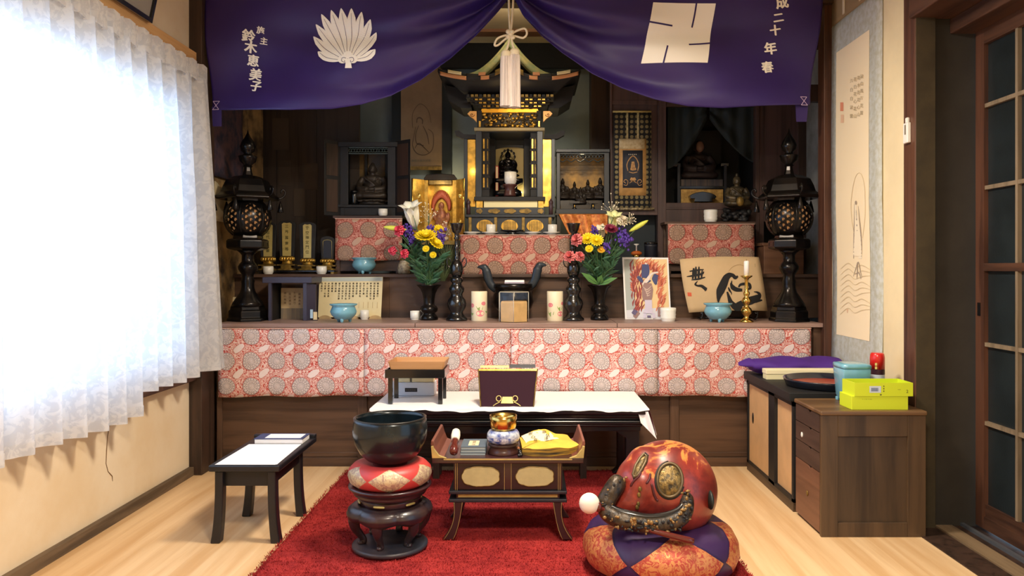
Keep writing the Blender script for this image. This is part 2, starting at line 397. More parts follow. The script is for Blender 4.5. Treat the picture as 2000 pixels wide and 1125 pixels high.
struct(bx(XL, XL + .045, -1.7, 4.46, 2.345, 2.455), 'trim_2', M['tan_beam'], bev=.004)       # beam over the curtain
struct(bx(XL - .02, XL + .075, 4.46, 4.64, 0, ZC), 'trim_3', M['dk_wood'], bev=.004)          # corner post by the altar
# window behind the curtain
wn = bpy.data.objects.new('window_1', None); COL.objects.link(wn); wn.location = (XL - .05, 2.6, .6); tag(wn, kind='structure')
for y0, y1, z0, z1 in ((.9, 4.24, .72, .76), (.9, 4.24, 2.10, 2.14), (.9, .95, .76, 2.10), (4.19, 4.24, .76, 2.10), (2.57, 2.63, .76, 2.10)):
    bx(XL - .075, XL - .025, y0, y1, z0, z1).build('window_frame', M['red_wood'], wn)
for y0, y1 in ((.95, 2.57), (2.63, 4.19)): bx(XL - .053, XL - .048, y0, y1, .76, 2.10).build('pane', M['glass'], wn)
# right side: wall with the scroll, post, recess, sliding glazed door
struct(bx(XR, XR + .1, 3.64, 4.7, 0, ZC), 'wall_right', mk('pale_yellow_plaster', (238, 222, 182), 0.9, var=0.05, vs=3))
struct(bx(1.78, 1.87, 3.55, 3.66, 0, ZC), 'trim_4', M['red_wood'], bev=.004)
struct(bx(1.87, 2.14, 3.57, 3.63, 0, ZC), 'wall_recess', M['plaster_recess'])
struct(bx(1.785, 1.872, 3.546, 3.57, 0, 2.36), 'trim_5', M['plaster_olive'])
struct(bx(1.76, 2.14, .3, 3.57, 2.36, 2.52), 'trim_6', M['red_wood_y'], bev=.006)
struct(bx(1.95, 2.14, .3, 3.57, 2.29, 2.36), 'trim_7', M['red_wood_y'], bev=.006)
struct(bx(1.8, 2.14, -1.7, 3.57, 2.52, ZC), 'wall_over_door', M['plaster_up'])
struct(bx(1.8, 2.2, -1.7, .3, 0, ZC), 'wall_right_near', M['plaster_up'])
th = bpy.data.objects.new('threshold', None); COL.objects.link(th); th.location = (1.9, 2.5, 0); tag(th, kind='structure')
for x0, x1, z1, mt in ((1.75, 1.88, .004, M['dk_wood']), (1.882, 1.962, .010, wood('pale_sill_wood', (92, 74, 54), (140, 118, 90), 'y', 8, .6)), (1.964, 2.0, .006, M['dk_wood']), (2.0, 2.018, .02, M['metal_track']), (2.018, 2.3, .004, M['dk_wood'])):
    bx(x0, x1, .3, 3.57, -.06, z1).build('sill_board', mt, th)
dr = bpy.data.objects.new('door_1', None); COL.objects.link(dr); dr.location = (2.08, 2.9, 0); tag(dr, kind='structure')
XD = 2.06
bx(XD, XD + .035, 3.485, 3.55, .02, 2.29).build('stile', M['red_wood'], dr)
bx(XD, XD + .035, 2.30, 2.36, .02, 2.29).build('stile', M['red_wood'], dr)
for z0, z1, xo in ((.02, .075, 0), (.075, .13, .006), (1.19, 1.225, 0), (2.22, 2.29, 0)): bx(XD + xo, XD + .035, 2.36, 3.485, z0, z1).build('rail', M['red_wood_y'], dr)
zz = [.13, .50, .857, 1.19, 1.225, 1.568, 1.94, 2.22]; yy = [3.485, 3.255, 3.0, 2.74, 2.36]
for z in (.50, .857, 1.568, 1.94): bx(XD + .004, XD + .02, 2.36, 3.485, z - .009, z + .009).build('muntin', M['muntin'], dr)
for y in yy[1:-1]:
    for z0, z1 in ((.13, 1.19), (1.225, 2.22)): bx(XD + .002, XD + .022, y - .008, y + .008, z0, z1).build('muntin', M['muntin'], dr)
for a, b in ((0, 1), (1, 2), (2, 3), (4, 5), (5, 6), (6, 7)):
    for y1, y0 in zip(yy, yy[1:]): bx(XD + .02, XD + .025, y0, y1, zz[a], zz[b]).build('pane', M['pane'], dr)
bx(XD - .004, XD, 3.51, 3.53, .985, 1.045).build('finger_pull', M['black'], dr)
# alcove shell
struct(bx(XL - .1, XL, 4.64, YB, 0, ZC), 'wall_alcove_left', mk('lit_patch_plaster', (176, 142, 92), 0.9, c2=(52, 42, 34), vs=5))  # patches of light on the end wall are put into the plaster colour
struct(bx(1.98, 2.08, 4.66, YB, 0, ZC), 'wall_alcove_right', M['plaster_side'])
struct(bx(XL - .1, 2.1, YB, YB + .1, 0, ZC), 'wall_back', M['plaster_dk'])
struct(bx(1.762, 1.815, 4.60, 4.70, 0, ZC), 'trim_8', M['red_wood'], bev=.004)
struct(bx(1.81, 2.1, 4.66, 4.70, 0, ZC), 'wall_alcove_return', M['plaster_dk'])
struct(MB().pbox(765, 786, 60, 540, 6.0, .1), 'trim_9', mk('teal_black_post', (22, 34, 42), 0.6))
struct(MB().pbox(862, 881, 60, 540, 6.0, .1), 'trim_10', bpy.data.materials['teal_black_post'])
struct(MB().pbox(1155, 1192, 20, 540, 5.9, .2), 'trim_11', M['dk_wood'])
struct(MB().pbox(700, 1300, 33, 62, 5.6, .12), 'trim_12', wood('pale_cross_beam', (150, 104, 74), (178, 130, 96), 'x', 6, .55, .05))  # beam glimpsed under the parted drape
struct(MB().pbox(700, 1300, -40, 33, 5.62, .03), 'wall_over_beam', M['plaster_up'])
struct(MB().pbox(860, 1160, 64, 132, 5.95, .05), 'trim_13', M['black_soft'])
struct(bx(XL, 1.9, 4.56, 4.66, 2.78, ZC), 'trim_14', M['dk_wood'])                               # lintel the drape hangs from
# side strips visible between drape and right post
for i, (y0, y1) in enumerate(((60, 93), (165, 198))): struct(MB().pbox(1560, 1614, y0, y1, 4.9, .05), 'trim_%d' % (15 + i), M['dk_wood'])
# left: dark board wall with faint paper slips
pw = MB()
dkp = bpy.data.objects.new('wall_board_panel', None); COL.objects.link(dkp); dkp.location = P(605, 535, 5.7); tag(dkp, kind='structure')
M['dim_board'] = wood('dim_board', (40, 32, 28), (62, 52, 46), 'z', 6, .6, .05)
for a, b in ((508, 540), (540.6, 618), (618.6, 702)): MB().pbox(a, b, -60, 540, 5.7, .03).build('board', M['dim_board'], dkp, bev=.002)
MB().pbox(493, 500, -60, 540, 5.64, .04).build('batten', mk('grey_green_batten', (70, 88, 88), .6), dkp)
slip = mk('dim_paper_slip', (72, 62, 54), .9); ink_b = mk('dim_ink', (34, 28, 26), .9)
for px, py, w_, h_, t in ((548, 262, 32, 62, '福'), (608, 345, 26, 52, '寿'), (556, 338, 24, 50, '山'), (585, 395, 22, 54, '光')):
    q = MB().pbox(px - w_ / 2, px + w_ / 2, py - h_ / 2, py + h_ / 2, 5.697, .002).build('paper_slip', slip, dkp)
# ---------------------------------------------------------------- curtains
def curtain_panel(y0, y1, label, flare):
    rt = thing('window_curtain', label, 'curtain', (XL + .06, (y0 + y1) / 2, .6), 'sheer curtains along the window')
    n = int((y1 - y0) / .0085); per = .155
    def fx(y, t):                                  # t 0 top .. 1 bottom
        ph = 2 * PI * y / per; k = .35 * math.sin(2.1 * y + 1.3) + .5 * math.sin(5.3 * y)
        a = .016 + .026 * min(1, t * 2.2) + .012 * t
        f = a * (math.sin(ph + k) + .35 * math.sin(2.07 * ph + 1 + 2 * k))
        e = flare * max(0, (y - (y1 - .30)) / .30) ** 2 * (.03 + .085 * t)
        return XL + .086 + f + e + .012 * t
    ztop, zb = 2.285, (.598 if flare else .510)
    def cl(u, v):
        y = y0 + (y1 - y0) * u
        zlow = zb + .008 * math.sin(7 * y) + (.07 if flare else 0) * max(0, u - .5)
        yy_ = y + .012 * math.sin(9 * y + 2) * (1 - v)
        return (fx(yy_, 1 - v), yy_ + flare * .02 * (1 - v) * u, zlow + (ztop - zlow) * v)
    MB().grid(cl, n, 40).build('curtain_cloth', M['curtain'], rt)
    def hem(u, v):
        p = cl(u, 0.0); return (p[0] + .002, p[1], p[2] + .05 * v)
    MB().grid(hem, n, 2).build('hem', M['curtain'], rt)
    def hd(u, v):                                   # flat pleat tabs of the heading band
        y = y0 + (y1 - y0) * u; q = (y / .135) % 1.0
        s = .030 * min(1, abs(q - .5) * 7) ** 2 + .018 * q
        return (XL + .062 + s, y, ztop - .022 + .105 * v + .006 * math.sin(y * 46))
    MB().grid(hd, n, 3, smooth=False).build('heading_band', M['curtain'], rt)
    MB().box(XL + .05, XL + .062, y0, y1, 2.33, 2.345).build('curtain_rail', M['white_cer'], rt)
curtain_panel(.55, 3.66, 'long white sheer curtain panel nearest the camera along the window', 0)
curtain_panel(3.672, 4.47, 'short white sheer curtain panel at the altar end, its edge flaring into the room', 1)
# ---------------------------------------------------------------- framed picture over the beam
fr = thing('framed_picture', 'framed picture with thin black frame and grey mat, leaning out high above the curtain', 'picture', P(293, 45, 3.88))
up = Vector((.075, 0, .36)); al = Vector((0, -1, 0)); nm = al.cross(up).normalized(); nm = nm if nm.x > 0 else -nm
o0 = P(293, 45, 3.88)
def FR(u, v, h=0): return o0 + al * u + up.normalized() * v + nm * h
def slab(mb, fn, u0, u1, v0, v1, h0, h1):
    a = [fn(u0, v0, h0), fn(u1, v0, h0), fn(u1, v1, h0), fn(u0, v1, h0)]; b = [fn(u0, v0, h1), fn(u1, v0, h1), fn(u1, v1, h1), fn(u0, v1, h1)]
    return mb.hexa(a, b)
for a in ((0, .9, 0, .022), (0, .9, .43, .45), (0, .02, .022, .43), (.88, .9, .022, .43)): slab(MB(), FR, *a, -.012, .012).build('frame_bar', M['black'], fr)
slab(MB(), FR, .018, .885, .018, .435, -.008, 0).build('mat_board', mk('grey_mat_board', (150, 146, 140), .9), fr)
slab(MB(), FR, .13, .77, .07, .38, 0, .002).build('picture_sheet', mk('tan_print', (206, 160, 112), .8), fr)
# ================================================================ altar platform
ZS = .872                                          # top of the lower shelf
ZT = 1.165                                         # top of the second tier
al_ = thing('altar_platform', 'wide two-tiered dark wooden altar platform with pale shelf edge across the alcove', 'altar', (-.1, 4.9, 0))
for a, b in ((421, 810), (811, 1205), (1206, 1608)):
    bx(X(a, 4.62), X(b, 4.62), 4.62, 5.16, ZS - .024, ZS).build('shelf_board', M['shelf'], al_, bev=.0015)
bx(X(430, 4.66), X(1604, 4.66), 4.69, 4.72, .02, ZS - .024).build('backing', M['dk_wood'], al_)
for a, b in ((424, 434), (699, 717), (1005, 1022), (1308, 1326), (1588, 1606)): bx(X(a, 4.66), X(b, 4.66), 4.655, 4.70, 0, ZS - .024).build('stile', M['stile'], al_, bev=.002)
bx(X(424, 4.66), X(1606, 4.66), 4.66, 4.70, 0, .055).build('bottom_rail', M['panel'], al_, bev=.003)
bx(X(424, 4.66), X(1606, 4.66), 4.668, 4.70, .055, .085).build('bottom_rail', M['panel'], al_, bev=.003)
for a, b in ((434, 699), (717, 1005), (1022, 1308), (1326, 1588)): bx(X(a, 4.66), X(b, 4.66), 4.672, 4.70, .085, ZS - .03).build('panel', M['panel'], al_)
for a, b in ((430, 760), (760.5, 1135), (1135.5, 1600)): bx(X(a, 5.15), X(b, 5.15), 5.15, 5.18, ZS, ZT - .02).build('riser_board', wood('riser_wood_%d' % a, (50, 36, 30), (98, 72, 54), 'x', 5, .5, .08), al_)
bx(XL + .005, 1.975, 5.11, YB - .005, ZT - .022, ZT).build('upper_shelf_board', M['dk_wood_x'], al_, bev=.002)
for a in (440, 1590): bx(X(a, 4.64) - .01, X(a, 4.64) + .01, 4.72, 5.15, 0, ZS - .024).build('side_panel', M['dk_wood'], al_)
# ---------------------------------------------------------------- brocade frontals
def frontal(name, label, x0, x1, y0, y1, d, px0, py0, mat, parts=None, sag=0, pitch=.15, seed=0):
    rt = thing(name, label, 'cloth', P((x0 + x1) / 2, y1, d), 'brocade altar frontals')
    cuts = [x0] + (parts or []) + [x1]
    def fn(px, py):
        w_ = .004 * math.sin(px * .05 + seed) + .005 * math.sin(px * .021 + py * .03 + seed) * (py - y0) / (y1 - y0)
        return Vector((X(px, d), d - .006 - .005 * (py - y0) / (y1 - y0) + w_, Z(py, d)))
    for a, b in zip(cuts, cuts[1:]):
        def g(u, v):
            px = a + .35 + (b - a - .7) * u; lo = y1 - sag * math.sin(PI * (px - x0) / (x1 - x0)) + 1.2 * math.sin(px * .045 + seed)
            return fn(px, lo + (y0 - lo) * v)
        def uv(u, v):
            p = g(u, v); return (p.x - X(px0, d) + .5 * pitch + 20 * pitch, p.z - Z(py0, d) + .5 * pitch + 20 * pitch)
        nu = max(6, int((b - a) / 9))
        MB().grid(g, nu, 12, uv).build('brocade_panel', mat, rt, solid=.003)
    MB().box(X(x0, d), X(x1, d), d - .014, d + .004, Z(y0, d) - .002, Z(y0, d) + .0025).build('top_hem', mk(name + '_hem', (214, 176, 160), .7), rt)
    return rt
frontal('altar_frontal', 'long silvery pink brocade cloth with chrysanthemum roundels hung along the altar front', 427, 1583, 641, 775, 4.612, 443, 656, M['brocade'], [712, 998, 1285], 4)
def stand(label, x0, x1, ytop, d, dep, mat):
    z = Z(ytop, d)
    rt = thing('offering_stand', label, 'stand', (X((x0 + x1) / 2, d), d + dep / 2, ZT), 'raised stands on the upper tier')
    bx(X(x0, d), X(x1, d), d, d + dep, z - .018, z).build('top_board', mat, rt, bev=.002)
    for a in (x0 + 5, x1 - 12):
        for yy_ in (d + .01, d + dep - .05): bx(X(a, d), X(a + 8, d), yy_, yy_ + .035, ZT, z - .018).build('leg', mat, rt)
    bx(X(x0 + 6, d), X(x1 - 5, d), d + .02, d + .035, ZT + .02, z - .018).build('front_board', mat, rt)
    return z
zl = stand('dark stand under the black shrine with the open doors, red brocade in front', 650, 785, 421, 5.31, .52, M['dk_wood_x'])
zc = stand('middle stand carrying the tall gilded shrine', 896, 1115, 458, 5.22, .80, M['dk_wood_x'])
zr = stand('dark stand in front of the curtained niche, red brocade in front', 1298, 1476, 433, 5.31, .18, M['dk_wood_x'])
frontal('stand_frontal', 'small red brocade cloth hung below the black open shrine', 655, 786, 427, 509, 5.30, 675, 449, M['brocade_s'], pitch=.16, seed=1)
frontal('stand_frontal', 'middle red brocade cloth hung below the tall gilded shrine', 899, 1113, 459, 537, 5.21, 921, 480, M['brocade_s'], pitch=.16, seed=2)
frontal('stand_frontal', 'red brocade cloth hung below the curtained niche with a white cup above', 1304, 1473, 438, 516, 5.30, 1322, 454, M['brocade_s'], pitch=.16, seed=3)
# ---------------------------------------------------------------- right niche and boards
nc = thing('niche_cabinet', 'dark brown built-in cupboard with boarded doors around a curtained niche', 'cabinet', (X(1385, 5.5), 5.7, ZT))
DN = 5.5
bo = lambda a, b, c, e, d, dep, nm, mt: MB().pbox(a, b, c, e, d, dep).build(nm, mt, nc, bev=.002)
M['niche_wood'] = wood('niche_wood', (52, 36, 34), (84, 62, 58), 'z', 7, .5, .06)
bo(1192, 1196, 60, 533, DN, .05, 'post', M['niche_wood']); bo(1196, 1285, 60, 420, DN + .015, .02, 'door_panel', M['niche_wood'])
bo(1285, 1301, 60, 533, DN - .01, .06, 'post', M['niche_wood']); bo(1476, 1483, 60, 533, DN - .01, .06, 'post', M['niche_wood'])
bo(1483, 1492, 60, 533, DN + .005, .03, 'post', M['niche_wood']); bo(1492, 1559, 60, 433, DN + .01, .02, 'door_panel', M['niche_wood'])
bo(1559, 1575, 60, 533, DN, .05, 'post', M['dk_wood']); bo(1196, 1285, 408, 420, DN + .005, .03, 'bottom_rail', M['niche_wood'])
bo(1196, 1290, 196, 204, DN + .005, .03, 'top_rail', M['niche_wood'])
bo(1301, 1476, 396, 436, DN - .005, .03, 'niche_sill', M['niche_wood']); bo(1301, 1476, 60, 208, DN + .0, .03, 'header', M['dk_wood'])
bo(1301, 1476, 405, 409, DN - .012, .02, 'sill_moulding', M['niche_wood'])
bx(X(1296, DN), X(1480, DN), DN + .5, DN + .53, ZT, 2.95).build('niche_back', M['black_soft'], nc)
bx(X(1290, DN) - .015, X(1290, DN), DN + .05, DN + .5, ZT, 2.95).build('niche_side', M['black_soft'], nc); bx(X(1483, DN), X(1483, DN) + .015, DN + .05, DN + .5, ZT, 2.95).build('niche_side', M['black_soft'], nc)
bx(X(1301, DN), X(1476, DN), DN + .025, DN + .5, Z(398, DN) - .01, Z(398, DN)).build('niche_floor', M['niche_wood'], nc)
MB().pbox(1196, 1285, 420, 535, 5.66, .02).build('lower_board', mk('dim_teal_board', (34, 44, 50), .7), nc)
# ================================================================ purple drape
DD = 4.5; TOP = -70.0
LB = [(398, 213), (430, 215), (560, 217), (640, 214), (700, 204), (760, 187), (820, 158), (880, 117), (930, 73), (970, 28), (990, 2), (1000, -12)]
RB = [(1000, -12), (1008, 2), (1022, 30), (1060, 73), (1100, 107), (1160, 148), (1220, 174), (1290, 194), (1360, 207), (1430, 212), (1500, 209), (1607, 205)]
def xl(y): return 398 + .07 * y
def xr(y): return 1607 - .125 * y
def sv(px, py, side):
    if side < 0: s = (px - xl(py)) / (1000 - xl(py)); lo = interp(LB, 400 + 600 * max(0, min(1, s)))
    else: s = (xr(py) - px) / (xr(py) - 1000); lo = interp(RB, 1607 - 607 * max(0, min(1, s)))
    return s, (py - TOP) / (lo - TOP)
def dfold(s, v, side):
    s = max(0, min(1, s)); k = s ** 1.6
    a = .050 * k * (1 - .45 * s) * math.sin(2 * PI * (3.1 * v - .9 * s) + .6)
    b = .030 * math.sin(2 * PI * (1.35 * v + 1.5 * s) + (.4 if side < 0 else 1.2)) * (.35 + .65 * v)
    c = .020 * math.sin(2 * PI * (5.5 * v - 1.2 * s)) * s ** 2.2 * (1 - .4 * s)
    roll = -.022 * max(0, v - .86) / .14 * s
    return a + b + c + roll
def DR(px, py, h=0.0, side=None):
    side = side or (-1 if px < 1000 else 1); s, v = sv(px, py, side)
    return Vector((X(px, DD), DD + dfold(s, v, side) - h, Z(py, DD)))
dp = thing('altar_drape', 'large purple silk drape with white emblems, parted in the middle above the altar', 'drape', (X(1000, DD), DD, 1.9))
def half(side):
    def g(u, v):
        w_ = 1 - v
        if side < 0:
            lo = interp(LB, 400 + 600 * u); py = TOP + (lo - TOP) * w_; px = xl(py) + (1000 - xl(py)) * u; s = u
        else:
            lo = interp(RB, 1607 - 607 * u); py = TOP + (lo - TOP) * w_; px = xr(py) - (xr(py) - 1000) * u; s = u
        return Vector((X(px, DD), DD + dfold(s, w_, side), Z(py, DD)))
    return MB().grid(g, 150, 70).build('drape_panel', M['purple'], dp, solid=.002)
for sd in (-1, 1): half(sd)
def mark(side, px, py, a):
    m = MB(); pts = [(px - a, py - a * 1.3), (px + a, py - a * 1.3), (px - a, py + a * 1.3), (px + a, py + a * 1.3), (px - a, py - a * 1.3)]
    brk = lambda p, q: brush(m, lambda u, v: DR(u, v, .0045, side), [p, ((p[0] + q[0]) / 2, (p[1] + q[1]) / 2), q], [1.1, 1.1], 3)
    for p, q in zip(pts, pts[1:]): brk(p, q)
    m.build('stitched_mark', mk('lilac_thread', (196, 176, 214), .8), dp)
mark(-1, 420, 205, 6.5); mark(1, 1569, 198, 6.5)
for side, pts in ((-1, [(412, 208), (431, 208), (431, 246), (414, 246)]), (1, [(1555, 203), (1580, 203), (1577, 237), (1557, 237)])):
    MB().prism([(X(a, DD), Z(b, DD)) for a, b in pts], DD + .012, DD + .016).build('strap_tail', M['purple'], dp)
def grow(body, px, py, size, side, rot=0.0, sx=1.0):     # brushed white lettering that follows the cloth
    m = MB(); vs, fs = glyphs(body); c, q = math.cos(rot), math.sin(rot)
    m.add([DR(px + size * (a * sx * c - b * q), py - size * (a * sx * q + b * c), .006, side) for a, b in vs], fs); return m
for t, a, b, z in (('鈴', 487, 71, 25), ('木', 490, 92, 24), ('恵', 493, 117, 23), ('美', 497, 144, 25), ('子', 499, 168, 23), ('施', 510, 60, 15), ('主', 515.5, 80, 15)):
    tx = grow(t, a, b, z, -1, R(-8))
    for o in (-.7, .7) if z > 20 else (-.35, .35): q = grow(t, a + o, b + o * .5, z, -1, R(-8)); tx.add(q.v, q.f)
    tx.build('donor_character', M['print_white'], dp)
for t, a, b, z in (('成', 1525, 7, 25), ('二', 1519, 36, 20), ('十', 1514, 59, 21), ('年', 1506, 93, 25), ('春', 1500, 130, 24)):
    tx = MB()
    for o in (-.7, 0, .7): q = grow(t, a + o, b + o * .4, z, 1, R(8)); tx.add(q.v, q.f)
    tx.build('date_character', M['print_white'], dp)
em = MB(); CB = (682, 112); fl_ = lambda u, v: DR(u, v, .0055, -1)
tips = [(621, 101, 15), (610, 69, 17), (616, 46.5, 18), (628, 28, 19), (647, 20, 20), (666, 16, 20), (686, 16, 20), (706, 23, 19), (724, 39, 19), (735, 63.5, 18), (735.6, 100, 15)]
vein = MB()
for i, (a, b, w_) in enumerate(tips):
    t = (i - 5) / 5; base = (CB[0] + t * 15, CB[1] + abs(t) ** 2 * 8)
    mid = ((a + base[0]) / 2 + t * 3.5, (b + base[1]) / 2 + (4 if abs(t) > .7 else 0))
    brush(em, fl_, [base, ((base[0] + mid[0]) / 2 + t * 1.5, (base[1] + mid[1]) / 2 + 1), mid, ((a + mid[0]) / 2 + t * 1.5, (b + mid[1]) / 2), (a, b)], [5, 10, w_ * .86, w_, w_ * .8, 1], 5)
    brush(vein, lambda u, v: DR(u, v, .0070, -1), [base, mid, (a * .8 + mid[0] * .2, b * .8 + mid[1] * .2)], [.5, .8, .5], 6)
for c_, r_ in (((682, 110), 9), ((672, 119), 9.5), ((692, 119), 9.5)): flat(em, lambda u, v: DR(u, v, .0085, -1), [(c_[0] + r_ * math.cos(k * PI / 10), c_[1] + r_ * .85 * math.sin(k * PI / 10)) for k in range(20)])
flat(em, lambda u, v: DR(u, v, .0085, -1), [(679, 118), (687, 118), (690, 136), (676.5, 136)])
em.build('leaf_fan_emblem', M['print_white'], dp)
for c_, sgn in (((672, 121), 1), ((692, 121), -1)):
    brush(vein, lambda u, v: DR(u, v, .0100, -1), [(c_[0] + sgn * 7, c_[1] - 4), (c_[0], c_[1] - 5), (c_[0] - sgn * 2, c_[1] + 1), (c_[0] + sgn * 4, c_[1] + 4), (c_[0] + sgn * 4, c_[1])], [.9, .9, .9], 4)
vein.build('emblem_veins', M['purple'], dp)
sq = [(1276, 4), (1398, 7), (1380, 125), (1252, 124)]
def bil(u, v):
    a = [sq[0][k] + (sq[1][k] - sq[0][k]) * u for k in (0, 1)]; b = [sq[3][k] + (sq[2][k] - sq[3][k]) * u for k in (0, 1)]
    return (a[0] + (b[0] - a[0]) * v, a[1] + (b[1] - a[1]) * v)
MB().grid(lambda u, v: DR(*bil(u, v), .005, 1), 30, 30).build('temple_emblem', M['print_white'], dp)
for pts in ([(1361, 3), (1357, 28), (1352, 53)], [(1266, 45), (1290, 48), (1313, 51)], [(1344, 89), (1366, 87), (1390, 84)], [(1302, 92), (1298, 108), (1294, 127)]):
    sl = MB(); brush(sl, lambda u, v: DR(u, v, .0068, 1), pts, [3.2, 3.2], 6); sl.build('emblem_slot', M['purple'], dp)
# cord and tassels
ct = thing('drape_tassel', 'cream silk cord tied in a bow with two long tassels hanging in the drape opening', 'tassel', P(997, 212, 4.40))
q = lambda pts, nm='cord', r=.0062: MB().tube(catmull([P(a, b, c) for a, b, c in pts], 6), r, 8).build(nm, M['cord'], ct)
q([(994, -20, 4.45), (994, 10, 4.41), (995, 40, 4.40), (996, 62, 4.40)]); q([(1003, -20, 4.45), (1002, 10, 4.41), (1000, 40, 4.40), (998, 62, 4.40)])
q([(997, 68, 4.39), (1010, 60, 4.385), (1025, 56, 4.38), (1029, 66, 4.38), (1022, 74, 4.385), (1008, 71, 4.39), (997, 69, 4.39)], 'bow_loop')
q([(996, 69, 4.39), (984, 70, 4.385), (971, 76, 4.38), (966, 88, 4.38), (973, 88, 4.385), (985, 78, 4.39), (996, 70, 4.39)], 'bow_loop')
kn = MB()
for a, b in ((993, 62), (1000, 63), (993, 72), (1001, 73), (997, 67)): kn.ell(P(a, b, 4.385), .016, .012, .014, 10, 8)
kn.build('knot', M['cord'], ct)
q([(995, 74, 4.385), (993, 86, 4.38), (989, 98, 4.38)]); q([(999, 74, 4.385), (1001, 86, 4.38), (1004, 96, 4.38)])
for a, b, e in ((988, 100, 208), (1005, 97, 210)):
    t = P(a, b, 4.38); h_ = L(e - b, 4.38); r_ = L(10.5, 4.38)
    MB().lathe([(.004, .006), (r_ * .7, .002), (r_ * .95, -.012), (r_ * .9, -.028), (r_ * .98, -.034)], t, 20).build('tassel_head', M['cord'], ct)
    s_ = MB()
    prof = [(r_ * .93, -.03), (r_ * 1.0, -.08), (r_ * 1.02, -h_ * .6), (r_ * 1.05, -h_)]
    n_ = 44; vs = []; fs = []
    for k, (rr, z) in enumerate(prof):
        for i in range(n_):
            g = rr * (1 + (.06 if i % 2 else -.06)); aa = 2 * PI * i / n_; vs.append((t[0] + g * math.cos(aa), t[1] + g * math.sin(aa), t[2] + z))
    for k in range(len(prof) - 1):
        for i in range(n_): j = (i + 1) % n_; fs.append((k * n_ + i, k * n_ + j, (k + 1) * n_ + j, (k + 1) * n_ + i))
    fs.append(tuple(3 * n_ + i for i in range(n_))); s_.add(vs, fs); s_.build('tassel_skirt', M['tassel'], ct)
# ================================================================ rug
rg = thing('shaggy_rug', 'red shaggy rug on the wooden floor in front of the altar', 'rug', (-.1, 3.4, 0))
RX0, RX1, RY0, RY1 = -1.085, .86, 2.35, 4.53
m_, nt, b_ = newmat('red_rug_pile'); v_ = coords(nt); f_ = noise(nt, v_, 9, 5, .7).step(.3, .7); g_ = noise(nt, v_, 150, 3).step(.3, .7)
nt.links.new(mixc(nt, f_ * .6 + g_ * .4, lin((122, 32, 36)), lin((172, 56, 54))), b_.inputs['Base Color']); b_.inputs['Roughness'].default_value = .95; b_.inputs['Specular IOR Level'].default_value = .1
M['rug'] = m_
rnd = random.Random(4)
def rz(x, y):
    k = (y / .118) % 1.0; return .015 - .010 * math.exp(-((k - .5) / .07) ** 2) + .002 * math.sin(x * 31) * math.sin(y * 27)
MB().grid(lambda u, v: (RX0 + (RX1 - RX0) * u, RY0 + (RY1 - RY0) * v, rz(RX0 + (RX1 - RX0) * u, RY0 + (RY1 - RY0) * v) if 0 < u < 1 and 0 < v < 1 else .001), 70, 150).build('rug_backing', M['rug'], rg)
pile = MB()
for i in range(90000):
    y = 2.75 + (RY1 - 2.75) * rnd.random() ** 1.25; x = rnd.uniform(RX0 - .004, RX1 + .004); a = rnd.uniform(0, 2 * PI); l_ = rnd.uniform(.006, .013); w_ = rnd.uniform(.0014, .0030)
    z = rz(x, y) - .004; t = rnd.uniform(0, 2 * PI); dx, dy = math.cos(a) * w_, math.sin(a) * w_
    o = len(pile.v); pile.v += [(x - dx, y - dy, z), (x + dx, y + dy, z), (x + l_ * .8 * math.cos(t), y + l_ * .8 * math.sin(t), z + l_)]; pile.f.append([o, o + 1, o + 2]); pile.sm.append(False)
tag(pile.build('pile', M['rug'], rg), kind='stuff')
# ================================================================ cupboard and drawer chest at the right wall
cb = thing('low_cupboard', 'low black cupboard with tan sliding doors against the right wall', 'cupboard', (1.55, 4.18, 0))
ZK = .588
bx(1.28, 1.795, 3.79, 4.60, ZK - .045, ZK).build('top_board', M['black_soft'], cb, bev=.004)
bx(1.30, 1.795, 3.79, 4.60, 0, .045).build('plinth', wood('plinth_wood', (50, 36, 26), (92, 70, 50), 'y', 8, .5), cb)
for a, b in ((3.79, 3.815), (4.085, 4.185), (4.575, 4.60)): bx(1.30, 1.34, a, b, .045, ZK - .045).build('upright', M['black_soft'], cb)
bx(1.30, 1.335, 3.79, 4.6, .045, .062).build('lower_rail', M['black_soft'], cb); bx(1.30, 1.335, 3.79, 4.6, ZK - .068, ZK - .045).build('upper_rail', M['black_soft'], cb)
bx(1.34, 1.79, 3.79, 3.81, .045, ZK - .045).build('side_panel', M['black_soft'], cb); bx(1.34, 1.79, 4.58, 4.60, .045, ZK - .045).build('side_panel', M['black_soft'], cb)
M['fusuma'] = mk('tan_door_paper', (214, 172, 122), .8, var=.08, vs=4)
d1 = bx(1.308, 1.32, 4.185, 4.575, .062, ZK - .068).build('sliding_door', M['fusuma'], cb); bx(1.318, 1.33, 3.815, 4.085, .062, ZK - .068).build('sliding_door', M['fusuma'], cb)
MB().ell((1.307, 4.50, .325), .004, .014, .033, 14, 8).build('finger_pull', M['black'], d1)
ch = thing('drawer_chest', 'old brown wooden drawer chest with a panelled side, standing before the black cupboard', 'chest', (1.53, 3.6, 0))
M['chest'] = wood('worn_chest_wood', (50, 38, 27), (86, 67, 47), 'z', 4, .45, .08); M['chest_l'] = wood('chest_frame_wood', (60, 45, 31), (96, 74, 51), 'z', 5, .45, .08)
M['chest_t'] = wood('chest_top_wood', (84, 61, 40), (122, 92, 62), 'x', 4, .38, .05)
XA, XB, YA, YC, ZH = 1.302, 1.770, 3.432, 3.772, .565
bx(XA - .006, XB + .004, YA - .008, YC, ZH - .02, ZH).build('top_board', M['chest_t'], ch, bev=.006)
bx(XA + .012, XB - .004, YA + .014, YC - .01, .0, ZH - .02).build('carcass', M['chest'], ch)
for a, b in ((XA, XA + .075), (XB - .082, XB)): bx(a, b, YA, YA + .02, 0, ZH - .02).build('side_stile', M['chest_l'], ch, bev=.002)
